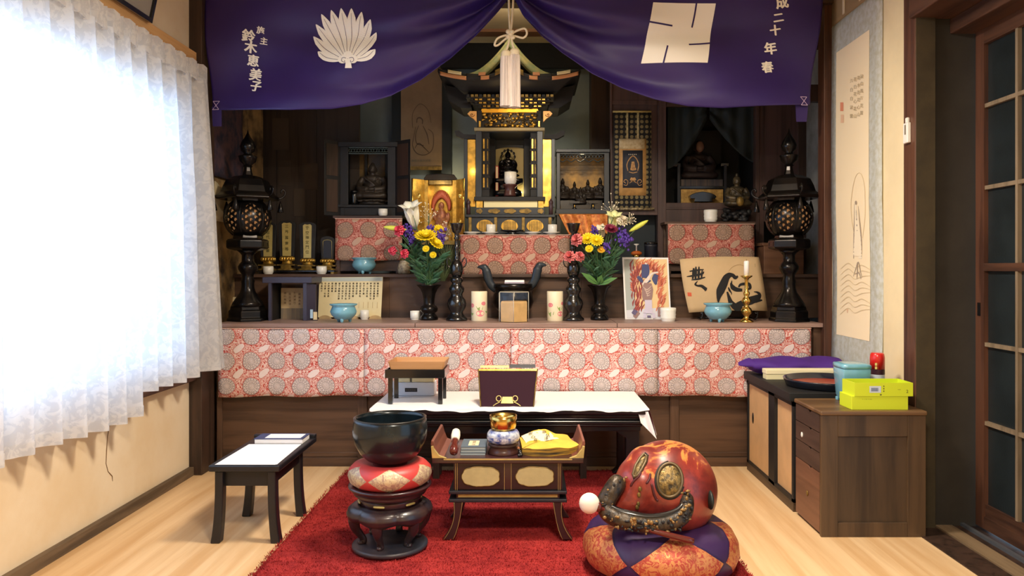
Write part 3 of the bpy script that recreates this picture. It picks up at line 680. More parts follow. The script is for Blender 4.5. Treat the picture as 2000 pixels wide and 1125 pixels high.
for a, b in ((0, .065), (ZH - .115, ZH - .02)): bx(XA + .075, XB - .082, YA, YA + .02, a, b).build('side_rail', M['chest_l'], ch, bev=.002)
bx(XA + .075, XB - .082, YA + .009, YA + .02, .065, ZH - .115).build('side_panel', M['chest'], ch)
dz = [.012, .284, .372, .462, ZH - .02]
M['drawer'] = wood('drawer_front_wood', (58, 42, 36), (92, 70, 58), 'y', 5, .5, .06); M['drawer_r'] = wood('reddish_drawer_wood', (96, 62, 46), (132, 92, 70), 'y', 5, .5, .06)
for i in range(4):
    z0, z1 = dz[i] + .002, dz[i + 1] - .002; yc_ = (YA + YC) / 2 - .03
    pts = [(YA + .022, z0), (YC - .012, z0), (YC - .012, z1), (yc_ + .02, z1), (yc_, z1 - .013), (yc_ - .02, z1), (YA + .022, z1)]
    m = MB(); n = len(pts); m.add([(XA, p[0], p[1]) for p in pts] + [(XA + .014, p[0], p[1]) for p in pts], [tuple(range(n)), tuple(range(2 * n - 1, n - 1, -1))] + [(k, n + k, n + (k + 1) % n, (k + 1) % n) for k in range(n)])
    dw = m.build('drawer', M['drawer_r'] if i == 0 else M['drawer'], ch)
    if i in (0, 2): MB().ell((XA - .002, YC - .10 if i == 2 else YC - .17, (z0 + z1) / 2 - (.01 if i else .0)), .004, .011, .013, 12, 8).build('round_pull', M['white_cer'] if i == 2 else M['gold_dull'], dw)
# things on the cupboard and chest
def cush(u, v):
    a = 2 * PI * v; x = 1.205 + .60 * u; r = (max(0.02, math.sin(PI * min(1, u * 3.2 + .03) / 2)) if u < .3 else 1.0) * (1 if u < .93 else max(.05, math.cos((u - .93) / .07 * PI / 2)))
    return (x, 4.44 + .12 * r * math.cos(a) + .01 * math.sin(u * 13), ZK + .052 + max(-.05, .050 * r * math.sin(a) + .007 * math.sin(u * 17 + 2 * math.cos(a)) + (.01 if u < .12 else 0)))
tag(MB().grid(cush, 46, 20).build('folded_cloth', M['purple_deep']), 'bundle of violet cloth lying along the back of the black cupboard', 'cloth')
bxm = thing('flat_box', 'flat cream paper box lying before the violet cloth bundle', 'box', (1.5, 4.2, ZK))
bx(1.305, 1.74, 4.235, 4.305, ZK, ZK + .045).build('box_body', mk('cream_card', (226, 220, 178), .8), bxm, bev=.003); bx(1.302, 1.743, 4.232, 4.308, ZK + .030, ZK + .056).build('box_lid', mk('pale_card', (236, 228, 190), .8), bxm, bev=.003)
tr = thing('round_tray', 'round red lacquer tray with black rim on the cupboard', 'tray', (1.545, 4.005, ZK)); tcn = (1.545, 4.005, ZK)
MB().lathe([(.16, 0), (.20, .004), (.213, .034), (.216, .040), (.213, .043), (.207, .040), (.198, .016), (.16, .0145)], tcn, 56, cap=False).build('rim', mk('blue_black_lacquer', (22, 30, 46), .22, coat=.5), tr)
MB().lathe([(.0005, .0148), (.199, .0155)], tcn, 48, cap=False).build('tray_floor', mk('vermilion_lacquer', (172, 74, 50), .3, coat=.3), tr)
MB().lathe([(.15, 0), (.17, .0), (.17, .014), (.15, .014)], tcn, 40).build('foot_ring', M['black'], tr)
jr = thing('square_jar', 'celadon blue square lidded jar on the drawer chest', 'jar', (1.54, 3.675, ZH))
def sqlathe(prof, c, n=4, rnd_=.25):
    m = MB(); k = 24; vs = []; fs = []
    for r, z in prof:
        for i in range(k):
            a = 2 * PI * i / k + PI / 4; f = 1 / max(abs(math.cos(a)), abs(math.sin(a))); f = 1 + (f - 1) * (1 - rnd_); vs.append((c[0] + r * f * math.cos(a), c[1] + r * f * math.sin(a), c[2] + z))
    for q_ in range(len(prof) - 1):
        for i in range(k): j = (i + 1) % k; fs.append((q_ * k + i, q_ * k + j, (q_ + 1) * k + j, (q_ + 1) * k + i))
    fs += [tuple(range(k - 1, -1, -1)), tuple((len(prof) - 1) * k + i for i in range(k))]; return m.add(vs, fs, True)
sqlathe([(.054, .012), (.06, .03), (.064, .09), (.068, .13), (.069, .158), (.066, .163)], (1.54, 3.675, ZH)).build('body', M['celadon'], jr, bev=.002)
sqlathe([(.067, .163), (.071, .166), (.071, .178), (.066, .184), (.05, .187)], (1.54, 3.675, ZH)).build('lid', M['celadon'], jr)
for sx_ in (-1, 1):
    for sy_ in (-1, 1): bx(1.54 + sx_ * .047 - .01, 1.54 + sx_ * .047 + .01, 3.675 + sy_ * .047 - .01, 3.675 + sy_ * .047 + .01, ZH, ZH + .018).build('foot', M['celadon'], jr, bev=.004)
sc = thing('spray_can', 'spray can with red cap and white and red label, behind the lime boxes', 'can', (1.685, 3.725, ZH)); c0 = (1.685, 3.725, ZH)
MB().lathe([(.031, 0), (.033, .003), (.033, .15)], c0, 28).build('can_body', mk('silver_can', (176, 186, 198), .3, .4), sc)
MB().lathe([(.0334, .02), (.0334, .125)], c0, 28, cap=False).build('label_band', mk('pale_blue_label', (196, 208, 222), .45), sc)
MB().lathe([(.0337, .055), (.0337, .068)], c0, 28, cap=False).build('label_stripe', mk('red_label', (196, 56, 60), .45), sc)
MB().lathe([(.0338, .125), (.0338, .15)], c0, 28, cap=False).build('label_band', mk('dark_label', (56, 24, 40), .45), sc)
MB().lathe([(.034, .15), (.034, .205), (.031, .222), (.026, .228)], c0, 28).build('cap', mk('red_plastic', (206, 34, 30), .3, coat=.3), sc)
lb_ = MB(); [lb_.box(1.660 + .012 * k, 1.669 + .012 * k, 3.6935, 3.695, ZH + .152 + .017 * j, ZH + .165 + .017 * j) for k in (0, 1) for j in (0, 1)]; lb_.build('label_print', mk('pale_yellow_label', (240, 226, 140), .5), sc)
M['lime'] = mk('lime_card', (206, 222, 40), .55); M['lime_in'] = mk('lime_card_inside', (186, 204, 36), .6)
def lime(x0, y0, z0, w_, dd, h_, label, open_):
    b = thing('lime_box', label, 'box', (x0 + w_ / 2, y0 + dd / 2, z0), 'two lime boxes on the chest'); t = .004
    if open_:
        for a in ((x0, x0 + w_, y0, y0 + t), (x0, x0 + w_, y0 + dd - t, y0 + dd), (x0, x0 + t, y0 + t, y0 + dd - t), (x0 + w_ - t, x0 + w_, y0 + t, y0 + dd - t)): bx(*a, z0, z0 + h_).build('wall_card', M['lime'], b)
        bx(x0 + t, x0 + w_ - t, y0 + t, y0 + dd - t, z0, z0 + .004).build('base_card', M['lime_in'], b)
    else: bx(x0, x0 + w_, y0, y0 + dd, z0, z0 + h_).build('card_body', M['lime'], b, bev=.002)
    return b
b1 = lime(1.447, 3.455, ZH, .255, .135, .062, 'closed lime green box, the lower of two on the drawer chest', False)
b2 = lime(1.460, 3.452, ZH + .062, .262, .138, .060, 'open-topped lime green box with a pale barcode sticker, on the other lime box', True)
fb = lambda u, v: Vector((1.460 + u, 3.4515, ZH + .062 + v))
m = MB(); flat(m, fb, rect(.066, .118, .016, .046)); m.build('barcode_sticker', mk('pale_blue_sticker', (200, 212, 226), .6), b2)
m = MB(); [flat(m, lambda u, v: fb(u, v) + Vector((0, -.0004, 0)), rect(.074 + k * .004, .0765 + k * .004, .022, .038)) for k in range(8)]; m.build('barcode_bars', mk('blue_grey_ink', (70, 90, 130), .7), b2)
m = MB(); [flat(m, fb, rect(.128, .133, .020 + .011 * k, .026 + .011 * k)) for k in range(3)]; write(m, fb, '2', .236, .022, .020); write(m, fb, '~~', .200, .030, .012); flat(m, fb, rect(.113, .121, .004, .010)); m.build('printing', mk('olive_ink', (96, 100, 30), .7), b2)
m = MB(); write(m, lambda u, v: Vector((1.447 + u, 3.4543, ZH + v)), '- - -- - ---', .07, .048, .012); m.build('printing', bpy.data.materials['olive_ink'], b1)
# ---------------------------------------------------------------- hanging scroll on the right wall
hs = thing('hanging_scroll', 'tall hanging scroll of a pale standing figure on the right wall, blue-grey mounting', 'scroll', (1.8, 4.27, .64))
def WR(y, z, h=0.0): return Vector((1.803 - h - .006 * math.sin(z * 4.2) * (1 if z < 1.6 else .3), y, z))
def YW(px): return 1.8 * FP / (px - CX)
def wp(h): return lambda px, py: WR(YW(px), Z(py, YW(px)), h)
MB().grid(lambda u, v: WR(3.93 + .66 * u, .64 + 2.0 * v), 8, 60).build('mounting', mk('blue_grey_figured_silk', (196, 202, 200), .8, c2=(178, 180, 166), vs=30), hs, solid=.002)
MB().grid(lambda u, v: WR(3.93 + .66 * u, 2.645 + .22 * v), 8, 6).build('upper_mounting', mk('brown_mounting_silk', (150, 126, 92), .8), hs, solid=.002)
MB().grid(lambda u, v: WR(4.075 + .44 * u, .815 + 1.655 * v, .003), 6, 50).build('painting', mk('cream_silk', (250, 234, 200), .85), hs)
MB().tube([(1.79, 3.90, .63), (1.79, 4.62, .63)], .016, 12).build('roller', M['dk_wood'], hs)
for y in (4.18, 4.40): bx(1.795, 1.80, y - .012, y + .012, 2.66, 2.9).build('hanging_ribbon', mk('pale_ribbon_%d' % (y * 100), (216, 204, 176), .8), hs)
m = MB(); W1 = wp(.005)
for px, n, y0 in ((1664, 5, 158), (1671, 6, 155), (1678, 6, 152), (1684, 6, 149)):
    for k in range(n): write(m, W1, random.Random(px + k).choice('山水月風花心海波白雲'), px, y0 + k * (86 / n), -8.5, 0, -.8)
m.build('poem', mk('faint_poem_ink', (196, 180, 146), .85), hs)
for q4 in ((1642, 1648, 200, 217), (1643, 1649, 224, 240), (1653, 1655, 603, 611)): m = MB(); flat(m, W1, rect(*q4)); m.build('seal', mk('pale_red_seal', (230, 150, 118) if q4[2] == 200 else (238, 200, 166), .8), hs)
m = MB(); brush(m, W1, [(1671, 470), (1664, 430), (1664, 385), (1672, 345), (1683, 340), (1690, 370), (1690, 420), (1684, 465)], [.8, .9, .8], 8)
for k in range(9):
    y0 = 520 + k * 11; brush(m, W1, [(1640, y0 + 6), (1655, y0 - 6), (1668, y0 + 3), (1682, y0 - 2), (1700, y0 + 8 - (k % 3) * 6)], [.4, 1.5, .9, 1.6, .4], 6)
m.build('halo_and_waves', mk('faint_wash', (222, 204, 166), .85), hs)
m = MB(); brush(m, W1, [(1672, 400), (1673, 450), (1671, 500)], [3, 8, 12]); brush(m, W1, [(1676, 420), (1679, 470), (1679, 505)], [2, 4, 7]); m.build('robe', mk('pale_robe', (250, 238, 210), .85), hs)
m = MB()
for p in ([(1670, 398), (1669, 430), (1667, 470), (1666, 505)], [(1677, 402), (1680, 440), (1682, 480), (1681, 505)], [(1673, 410), (1674, 455)], [(1665, 540), (1670, 525), (1675, 512), (1679, 530), (1682, 542)], [(1668, 536), (1676, 533), (1680, 545)], [(1674, 515), (1672, 545)]): brush(m, W1, p, [.5, 2.2, .8])
flat(m, W1, ring(1673, 396, 2.2, 4)); m.build('figure_lines', mk('grey_violet_ink', (170, 154, 136), .85), hs)
dv = thing('wall_thermometer', 'small white plastic thermometer on the brown post beside the recess', 'thermometer', (1.775, 3.62, 1.79))
bx(1.762, 1.78, 3.585, 3.63, 1.79, 1.885).build('case', M['white_cer'], dv, bev=.004); bx(1.766, 1.78, 3.597, 3.618, 1.885, 1.91).build('hook_tab', M['white_cer'], dv, bev=.004); bx(1.760, 1.763, 3.60, 3.61, 1.83, 1.875).build('scale_strip', M['ink_grey'], dv)
# ================================================================ statues
def figure(name, label, cat, base, h, mat, halo=None, seat=None, group=None, hood=False, slim=1.0, hold=False):
    rt = thing(name, label, cat, base, group); x, y, z = base; m = MB()
    E = lambda a, b, c, rx, ry, rz: m.ell((x + a * h * slim, y + b * h, z + c * h), rx * h * slim, ry * h, rz * h, 18, 12)
    T = lambda pts, r: m.tube(catmull([(x + a * h * slim, y + b * h, z + c * h) for a, b, c in pts], 5), [q * h for q in r] if False else r * h, 10)
    E(0, 0, .13, .44, .30, .14); E(.27, -.12, .12, .19, .19, .11); E(-.27, -.12, .12, .19, .19, .11)
    T([(-.42, -.10, .12), (-.15, -.27, .11), (.2, -.27, .10), (.42, -.10, .12)], .075)
    E(0, .02, .40, .23, .16, .30); E(0, .02, .58, .27, .14, .11); E(0, -.06, .34, .19, .14, .18)
    for s in (-1, 1):
        T([(.25 * s, .02, .60), (.34 * s, -.02, .44), (.30 * s, -.14, .31), (.08 * s, -.24, .27)], .085)
        T([(.33 * s, -.02, .42), (.34 * s, -.08, .25), (.36 * s, -.12, .12)], .06)
    E(0, -.24, .28, .10, .07, .05); T([(0, 0, .62), (0, -.01, .74)], .075)
    E(0, -.02, .83, .105, .12, .135); E(0, -.125, .81, .022, .03, .035); E(0, -.10, .77, .06, .04, .03)
    for s in (-1, 1): E(.108 * s, 0, .80, .02, .035, .06)
    if hood: E(0, .02, .86, .13, .13, .14); E(0, .0, 1.0, .05, .05, .10)
    else: E(0, 0, .955, .062, .065, .05)
    T([(-.20, -.13, .60), (-.02, -.18, .47), (.15, -.16, .32)], .03); T([(.16, -.14, .60), (.10, -.17, .50)], .025)
    if hold: T([(.2, -.24, .2), (.24, -.24, .85)], .025)
    m.build('body', mat, rt, remesh=max(.0035, h / 60))
    if halo:
        r = halo * h; MB().tube([(x + r * math.cos(a), y + .13 * h, z + .80 * h + r * math.sin(a)) for a in [2 * PI * i / 28 for i in range(28)]], .022 * h, 8, closed=True).build('halo_ring', mat, rt)
        k = MB()
        for i in range(7): a = PI * i / 6; k.ell((x + r * math.cos(a), y + .13 * h, z + .80 * h + r * math.sin(a)), .05 * h, .03 * h, .07 * h, 8, 6)
        k.build('halo_flames', mat, rt)
    if seat:
        k = MB().lathe([(.36 * h, -seat), (.40 * h, -seat * .9), (.34 * h, -seat * .6), (.40 * h, -seat * .35), (.46 * h, -seat * .1), (.44 * h, .01 * h)], base, 24, sy=.75)
        k.build('pedestal', mat, rt)
        k = MB()
        for i in range(14): a = 2 * PI * i / 14; k.ell((x + .44 * h * math.cos(a), y + .33 * h * math.sin(a), z - seat * .28), .075 * h, .06 * h, seat * .26, 8, 6)
        k.build('lotus_petals', mat, rt)
    return rt
# ================================================================ bronze lanterns
M['amber'] = mk('lit_amber_paper', (236, 176, 112), .7, emit=.12, ecol=(255, 186, 120))
def lantern(px, d, label):
    u = d / FP; c = Vector((X(px, d), d, ZS)); rt = thing('altar_lantern', label, 'lantern', c, 'pair of tall bronze altar lanterns')
    pr = lambda t: [(r * u, h_ * u) for r, h_ in t]
    MB().lathe(pr([(39, 0), (39, 5), (36, 8), (36, 20), (33, 23), (32, 29)]), c, 6, smooth=False, a0=R(30)).build('plinth', M['bronze'], rt, bev=.004)
    MB().lathe(pr([(31, 29), (28, 36), (21, 47), (15, 56), (12.5, 64), (12, 72), (13, 78), (11, 84), (11, 90), (14, 94), (18, 101), (18.5, 106), (15, 112), (11.5, 116), (11, 128), (14, 132), (20, 137)]), c, 32).build('shaft', M['bronze'], rt)
    MB().lathe(pr([(24, 137), (38, 141), (40, 143), (40, 156), (37, 159), (28, 161), (26, 170)]), c, 6, smooth=False, a0=R(30)).build('platform', M['bronze'], rt, bev=.003)
    for k in range(6):
        pl = MB()
        a = R(60 * k + 60); ca, sa = math.cos(a), math.sin(a); w_ = 13 * u; rr = 35.2 * u
        for (p0, p1, q0, q1) in ((-w_, w_, 145, 146.5), (-w_, w_, 152.5, 154), (-w_, -w_ + 1.5 * u, 146.5, 152.5), (w_ - 1.5 * u, w_, 146.5, 152.5)):
            pl.hexa([(c.x + ca * rr - sa * p, c.y + sa * rr + ca * p, c.z + z * u) for p, z in ((p0, q0), (p1, q0), (p1, q1), (p0, q1))], [(c.x + ca * (rr - .002) - sa * p, c.y + sa * (rr - .002) + ca * p, c.z + z * u) for p, z in ((p0, q0), (p1, q0), (p1, q1), (p0, q1))])
        pl.build('platform_moulding', M['bronze'], rt)
    def sph(a, b): th = 2 * PI * a; la = (b - .5) * 2; r_ = 44 * u * math.sqrt(max(.02, 1 - .62 * la * la)); return (c.x + r_ * math.cos(th + R(30)), c.y + r_ * math.sin(th + R(30)), c.z + (200 + 33 * la) * u)
    def keep(a, b):
        p = (a * 6) % 1.0 - .5; q = (b - .5) * 2
        if (p / .40) ** 2 + (q / .80) ** 2 > 1: return True
        gx = (p + .5) * 5.4; gy = (q + 1) * 3.0; ix = math.floor(gx); fx_, fy_ = gx - ix - .5, (gy + .5 * (ix % 2)) % 1 - .5
        r_ = math.hypot(fx_ + .06, fy_ - .05)
        if r_ < .20: return False
        an = math.atan2(fy_, fx_)
        return not (.0 < an < 2.4 and .20 <= math.hypot(fx_, fy_) < .36)
    MB().grid(sph, 300, 72, keep=keep).build('pierced_globe', M['bronze'], rt)
    MB().lathe(pr([(24, 172), (34, 182), (38.5, 200), (34, 218), (24, 228)]), c, 24, cap=False).build('lamp_lining', M['amber'], rt)
    rb = MB()
    for k in range(6): rb.tube([sph(k / 6, j / 10) for j in range(11)], 1.6 * u, 6)
    rb.build('globe_ribs', M['bronze'], rt)
    MB().lathe(pr([(27, 230), (29, 233), (30, 238), (58, 236), (61, 239), (59, 243), (50, 250), (46, 262), (40, 274), (26, 281), (10, 284), (8, 292), (7, 300), (10, 302)]), c, 6, smooth=False, a0=R(30)).build('roof', M['bronze'], rt, bev=.003)
    for k in range(6):
        a = R(60 * k + 30); o = Vector((math.cos(a), math.sin(a), 0))
        sp = [c + o * (r_ * u) + Vector((0, 0, z * u)) for r_, z in ((54, 240), (63, 242), (70, 248), (71, 255), (67, 259), (63, 256), (64, 252))]
        MB().tube(catmull(sp, 4), 1.9 * u, 6).build('roof_curl', M['bronze'], rt)
        MB().lathe(pr([(1, 236), (2.5, 231), (4.5, 224), (6.5, 214), (6, 213)]), c + o * (62 * u), 10).build('hanging_bell', M['bronze'], rt)
    MB().lathe(pr([(7, 300), (8, 305), (15, 311), (17, 318), (18, 321), (9, 324), (7, 327), (13, 332), (15, 340), (12, 349), (6, 358), (2, 366), (.3, 374)]), c, 24).build('finial', M['bronze'], rt)
    return rt
lt = lantern(484, 4.84, 'tall black bronze altar lantern beside the white curtain')
l2 = copy_tree(lt); l2.location = (X(1541, 4.80), 4.80, ZS); l2['label'] = 'tall black bronze altar lantern beside the hanging scroll and brown post'
# ================================================================ memorial tablets
M['navy'] = mk('blue_black_panel', (22, 27, 40), .5)
ts = thing('tablet_shelf', 'low black lacquer shelf under the row of memorial tablets', 'shelf', P(580, 535, 5.3))
bx(X(503, 5.25), X(655, 5.25), 5.22, 5.40, ZT + .014, ZT + .024).build('board', M['black'], ts, bev=.002)
for a in (508, 648): bx(X(a, 5.25), X(a + 6, 5.25), 5.22, 5.40, ZT, ZT + .014).build('foot', M['black'] if a < 600 else M['gold_dull'], ts)
def tablet(px, ytop, ybase, gw, label, gold=True, text='釈迦牟尼仏'):
    d = 5.31; u = L(1, d); z0 = ZT + .024; zb = Z(ybase, d); c = Vector((X(px, d), d, z0)); rt = thing('memorial_tablet', label, 'tablet', c, 'row of memorial tablets')
    pr = lambda t: [(r * u, h_) for r, h_ in t]; hz = zb - z0
    sqlathe([(15 * u, 0), (15 * u, .01), (10 * u, .014), (10 * u, hz * .35)], c, rnd_=.05).build('foot', M['gold_dull'], rt)
    bx(c.x - 17 * u, c.x + 17 * u, d - .035, d + .035, z0 + hz * .35, z0 + hz * .35 + .008).build('base_plate', M['gold_dull'], rt, bev=.001)
    MB().lathe(pr([(8, hz * .35 + .008), (11, hz * .5), (9, hz * .6), (13, hz * .85), (12, hz)]), c, 24, sy=.7).build('lotus_seat', M['gold'], rt)
    k = MB()
    for i in range(14): a = 2 * PI * i / 14; k.ell((c.x + 12.5 * u * math.cos(a), c.y + 9 * u * math.sin(a), z0 + hz * .82), 3.0 * u, 2.6 * u, hz * .16, 8, 6)
    k.build('lotus_petals', M['gold'], rt)
    zt = Z(ytop, d); w_ = (17 if gold else 14) * u
    arch = [(c.x - w_ * .82, zb), (c.x + w_ * .82, zb), (c.x + w_, zt - .02)] + [(c.x + w_ * math.cos(a), zt - .02 + .03 * math.sin(a)) for a in [PI * i / 12 for i in range(1, 12)]] + [(c.x - w_, zt - .02)]
    MB().prism(arch, d - .008, d + .008).build('plate', M['black_soft'], rt, bev=.002)
    g = gw * u / 2; hh = zt - zb
    if gold:
        pts = [(c.x - g * .86, zb + .004), (c.x + g * .86, zb + .004), (c.x + g, zt - .016), (c.x + g * .6, zt - .007), (c.x, zt - .011), (c.x - g * .6, zt - .007), (c.x - g, zt - .016)]
        MB().prism(pts, d - .011, d - .008).build('gold_face', M['gold_paint'], rt)
        m = MB(); fn = lambda a, b: Vector((a, d - .0118, b))
        for i, ch_ in enumerate(text): write(m, fn, ch_, c.x, zt - .032 - i * hh * .82 / len(text), min(.026, hh * .7 / len(text)))
        m.build('inscription', mk('olive_ink_%d' % px, (70, 66, 30), .8), rt)
    else:
        MB().tube([(c.x + s, d - .0095, z) for s, z in [(-g, zb + .008), (g, zb + .008), (g, zt - .03)] + [(g * math.cos(a), zt - .03 + .014 * math.sin(a)) for a in [PI * i / 8 for i in range(1, 8)]] + [(-g, zt - .03)]], .0016, 6, closed=True).build('gilt_outline', M['gold_paint'], rt)
        MB().prism([(c.x - g, zb + .008), (c.x + g, zb + .008), (c.x + g, zt - .03), (c.x, zt - .016), (c.x - g, zt - .03)], d - .0095, d - .008).build('face', M['navy'], rt)
tablet(524, 436, 502, 19, 'gilt memorial tablet half hidden behind the lantern at the curtain side', text='先祖代々之霊')
tablet(561, 433, 501, 19, 'tallest gilt memorial tablet, second from the lantern, dark blurred inscription', text='三界萬霊等')
tablet(601, 436, 505, 17, 'gilt memorial tablet with a narrow notched gold face, third from the lantern', text='皆空禅定門位')
tablet(640, 464, 506, 17, 'small black memorial tablet outlined in gold, next to the red brocade', gold=False)
# ================================================================ cups
def cup(px, ybot, d, w_, h_, label, z=None, rib=False):
    u = d / FP; c = Vector((X(px, d), d, z if z is not None else Z(ybot, d))); r = w_ * u / 2; h_ = h_ * u
    rt = thing('white_cup', label, 'cup', c, 'white porcelain offering cups')
    if rib: pr = [(r * .82, 0), (r * .86, h_ * .08), (r * .95, h_ * .2), (r * .98, h_ * .3), (r * .94, h_ * .36), (r, h_ * .5), (r * .95, h_ * .62), (r, h_ * .8), (r * .98, h_), (r * .9, h_), (r * .88, h_ * .2), (.0005, h_ * .15)]
    else: pr = [(r * .82, 0), (r * .84, h_ * .12), (r * .97, h_ * .18), (r, h_ * .5), (r * .99, h_), (r * .9, h_), (r * .88, h_ * .2), (.0005, h_ * .15)]
    MB().lathe(pr, c, 28, cap=False).build('cup_body', M['white_cer'], rt)
    MB().lathe([(r * .885, h_ * .82), (.0005, h_ * .82)], c, 24, cap=False).build('water', mk('still_water', (214, 220, 220), .08), rt)
    return rt
cup(524, 530, 5.2, 20, 15, 'white cup in front of the tablet at the lantern side', ZT); cup(628, 530, 5.2, 20, 15, 'white cup in front of the small black tablet', ZT)
cup(748, 421, 5.36, 18, 14, 'white cup on the stand before the black open shrine', zl); cup(1388, 433, 5.37, 27, 24, 'white ribbed cup on the stand before the curtained niche', zr, True)
cup(811, 619, 4.96, 20, 17, 'small white cup beside the flower vase nearest the curtain', ZS); cup(712, 621, 4.98, 17, 18, 'small white cup before the text board, behind the blue bowl', ZS)
cup(1305, 626, 4.82, 31, 26, 'wide white ribbed cup in front of the flame card', ZS, True)
# ================================================================ celadon bowls
def bowl(px, d, z, w_, h_, label):
    u = d / FP; r = w_ * u / 2; h_ = h_ * u; c = Vector((X(px, d), d, z)); rt = thing('incense_bowl', label, 'bowl', c, 'celadon incense bowls')
    MB().lathe([(r * .45, h_ * .14), (r * .6, h_ * .17), (r * .9, h_ * .42), (r * .97, h_ * .58), (r * .86, h_ * .78), (r * .82, h_ * .86), (r, h_ * .94), (r * 1.0, h_), (r * .86, h_ * .98), (r * .76, h_ * .84), (r * .8, h_ * .6), (.001, h_ * .55)], c, 40).build('bowl_body', M['celadon'], rt)
    for k in range(3):
        a = R(90 + 120 * k + 60); MB().lathe([(.006, 0), (.008, .003), (r * .2, h_ * .3)], c + Vector((r * .48 * math.cos(a), r * .48 * math.sin(a), 0)), 12).build('foot', M['celadon'], rt)
    MB().lathe([(r * .79, h_ * .78), (.0005, h_ * .8)], c, 24, cap=False).build('ash', mk('pale_ash', (206, 204, 196), .95), rt)
bowl(671, 4.73, ZS, 53, 36, 'light blue celadon bowl in front of the text board'); bowl(711, 5.2, ZT, 48, 32, 'light blue celadon bowl on the upper tier below the red brocade'); bowl(1402, 4.74, ZS, 55, 37, 'light blue celadon bowl in front of the ink painting')
# ================================================================ black lacquer shrine, left
def shrine_left():
    d = 5.42; rt = thing('black_shrine', 'black lacquer shrine with open side doors holding a seated dark figure', 'shrine', P(717, 420, d + .1)); z0 = zl
    b = lambda a, c, e, f, dd, dep, n, m: MB().pbox(a, c, e, f, dd, dep).build(n, m, rt, bev=.002)
    zz_ = 421 + 0
    MB().box(X(664, d), X(772, d), d, d + .30, z0, Z(405, d)).build('base', M['black_soft'], rt, bev=.003)
    MB().box(X(672, d), X(765, d), d - .006, d, z0 + .008, Z(408, d)).build('base_panel', M['black_soft'], rt, bev=.002)
    MB().box(X(660, d), X(776, d), d - .015, d + .31, Z(405, d), Z(400, d)).build('sill', M['black_soft'], rt, bev=.002)
    for a, c in ((664, 680), (757, 772)): b(a, c, 285, 400, d, .02, 'front_post', M['black_soft'])
    b(664, 667, 285, 400, d + .02, .27, 'side_wall', M['black_soft']); b(769, 772, 285, 400, d + .02, .27, 'side_wall', M['black_soft'])
    b(660, 776, 277, 286, d - .02, .33, 'roof_board', M['black_soft'])
    b(664, 772, 282, 401, d + .285, .01, 'back_panel', mk('dim_gilt_back', (120, 98, 58), .5, .2, c2=(64, 58, 54), vs=6))
    for a in (712, 752): b(a, a + 5, 300, 400, d + .25, .02, 'inner_post', M['black_soft'])
    v = MB(); n = 14
    for i in range(n):
        px = 681 + (757 - 681) * (i + .5) / n; v.tube([P(px + 2.4 * math.cos(t) * (1 + .3 * (i % 2)), 294 + 3.2 * math.sin(t), d + .005) for t in [2 * PI * k / 12 for k in range(12)]], .0028, 6, closed=True)
    v.pbox(681, 757, 286, 289, d, .01); v.pbox(681, 757, 299, 301, d, .01)
    v.build('carved_valance', mk('grey_green_carving', (52, 66, 66), .5), rt)
    for s, a, c in ((-1, 633, 664), (1, 772, 801)):
        q = [P(a, 274 if s < 0 else 279, d - (.10 if s < 0 else 0)), P(c, 279 if s < 0 else 274, d - (0 if s < 0 else .10)), P(c, 419, d - (0 if s < 0 else .10)), P(a, 419, d - (.10 if s < 0 else 0))]
        for p in (q[2], q[3]): p.z = z0 + .004
        q[0].z = q[1].z = Z(276, d)
        dr_ = MB().hexa(q, [p + Vector((0, .014, 0)) for p in q]).build('open_door', M['black_soft'], rt, bev=.002)
        i_ = lambda u_, v_: q[0].lerp(q[1], u_).lerp(q[3].lerp(q[2], u_), v_) - Vector((0, .003, 0))
        for (u0, u1, v0, v1) in ((.14, .86, .05, .47), (.14, .86, .52, .95)): MB().add([i_(u0, v0), i_(u1, v0), i_(u1, v1), i_(u0, v1)], [(3, 2, 1, 0)]).build('door_panel', M['dk_wood'], dr_, solid=.003)
    return d
d_ = shrine_left()
figure('seated_buddha', 'dark seated figure with folded hands inside the black open shrine', 'statue', (X(728, 5.55), 5.55, Z(400, 5.55) + .03), L(74, 5.55), mk('old_dark_wood', (54, 46, 38), .5, .1), seat=.03)
iv = thing('incense_jar', 'small dark lidded jar beside the seated figure in the black shrine', 'jar', (X(692, 5.5), 5.5, Z(400, 5.5)))
MB().lathe([(.022, 0), (.026, .01), (.028, .07), (.026, .085)], worg(iv), 18).build('jar_body', M['black'], iv); MB().lathe([(.028, .085), (.026, .1), (.01, .106)], worg(iv), 18).build('lid', M['black'], iv)
iv = thing('small_figurine', 'tiny dark figurine at the far side of the seated figure in the black shrine', 'figurine', (X(763, 5.56), 5.56, Z(400, 5.56)))
MB().lathe([(.02, 0), (.022, .02), (.014, .03), (.02, .05), (.012, .075), (.012, .09), (.004, .1)], worg(iv), 14).build('body', M['black_soft'], iv); MB().ell(worg(iv) + Vector((0, 0, .105)), .012, .012, .014, 10, 8).build('head', M['black_soft'], iv)
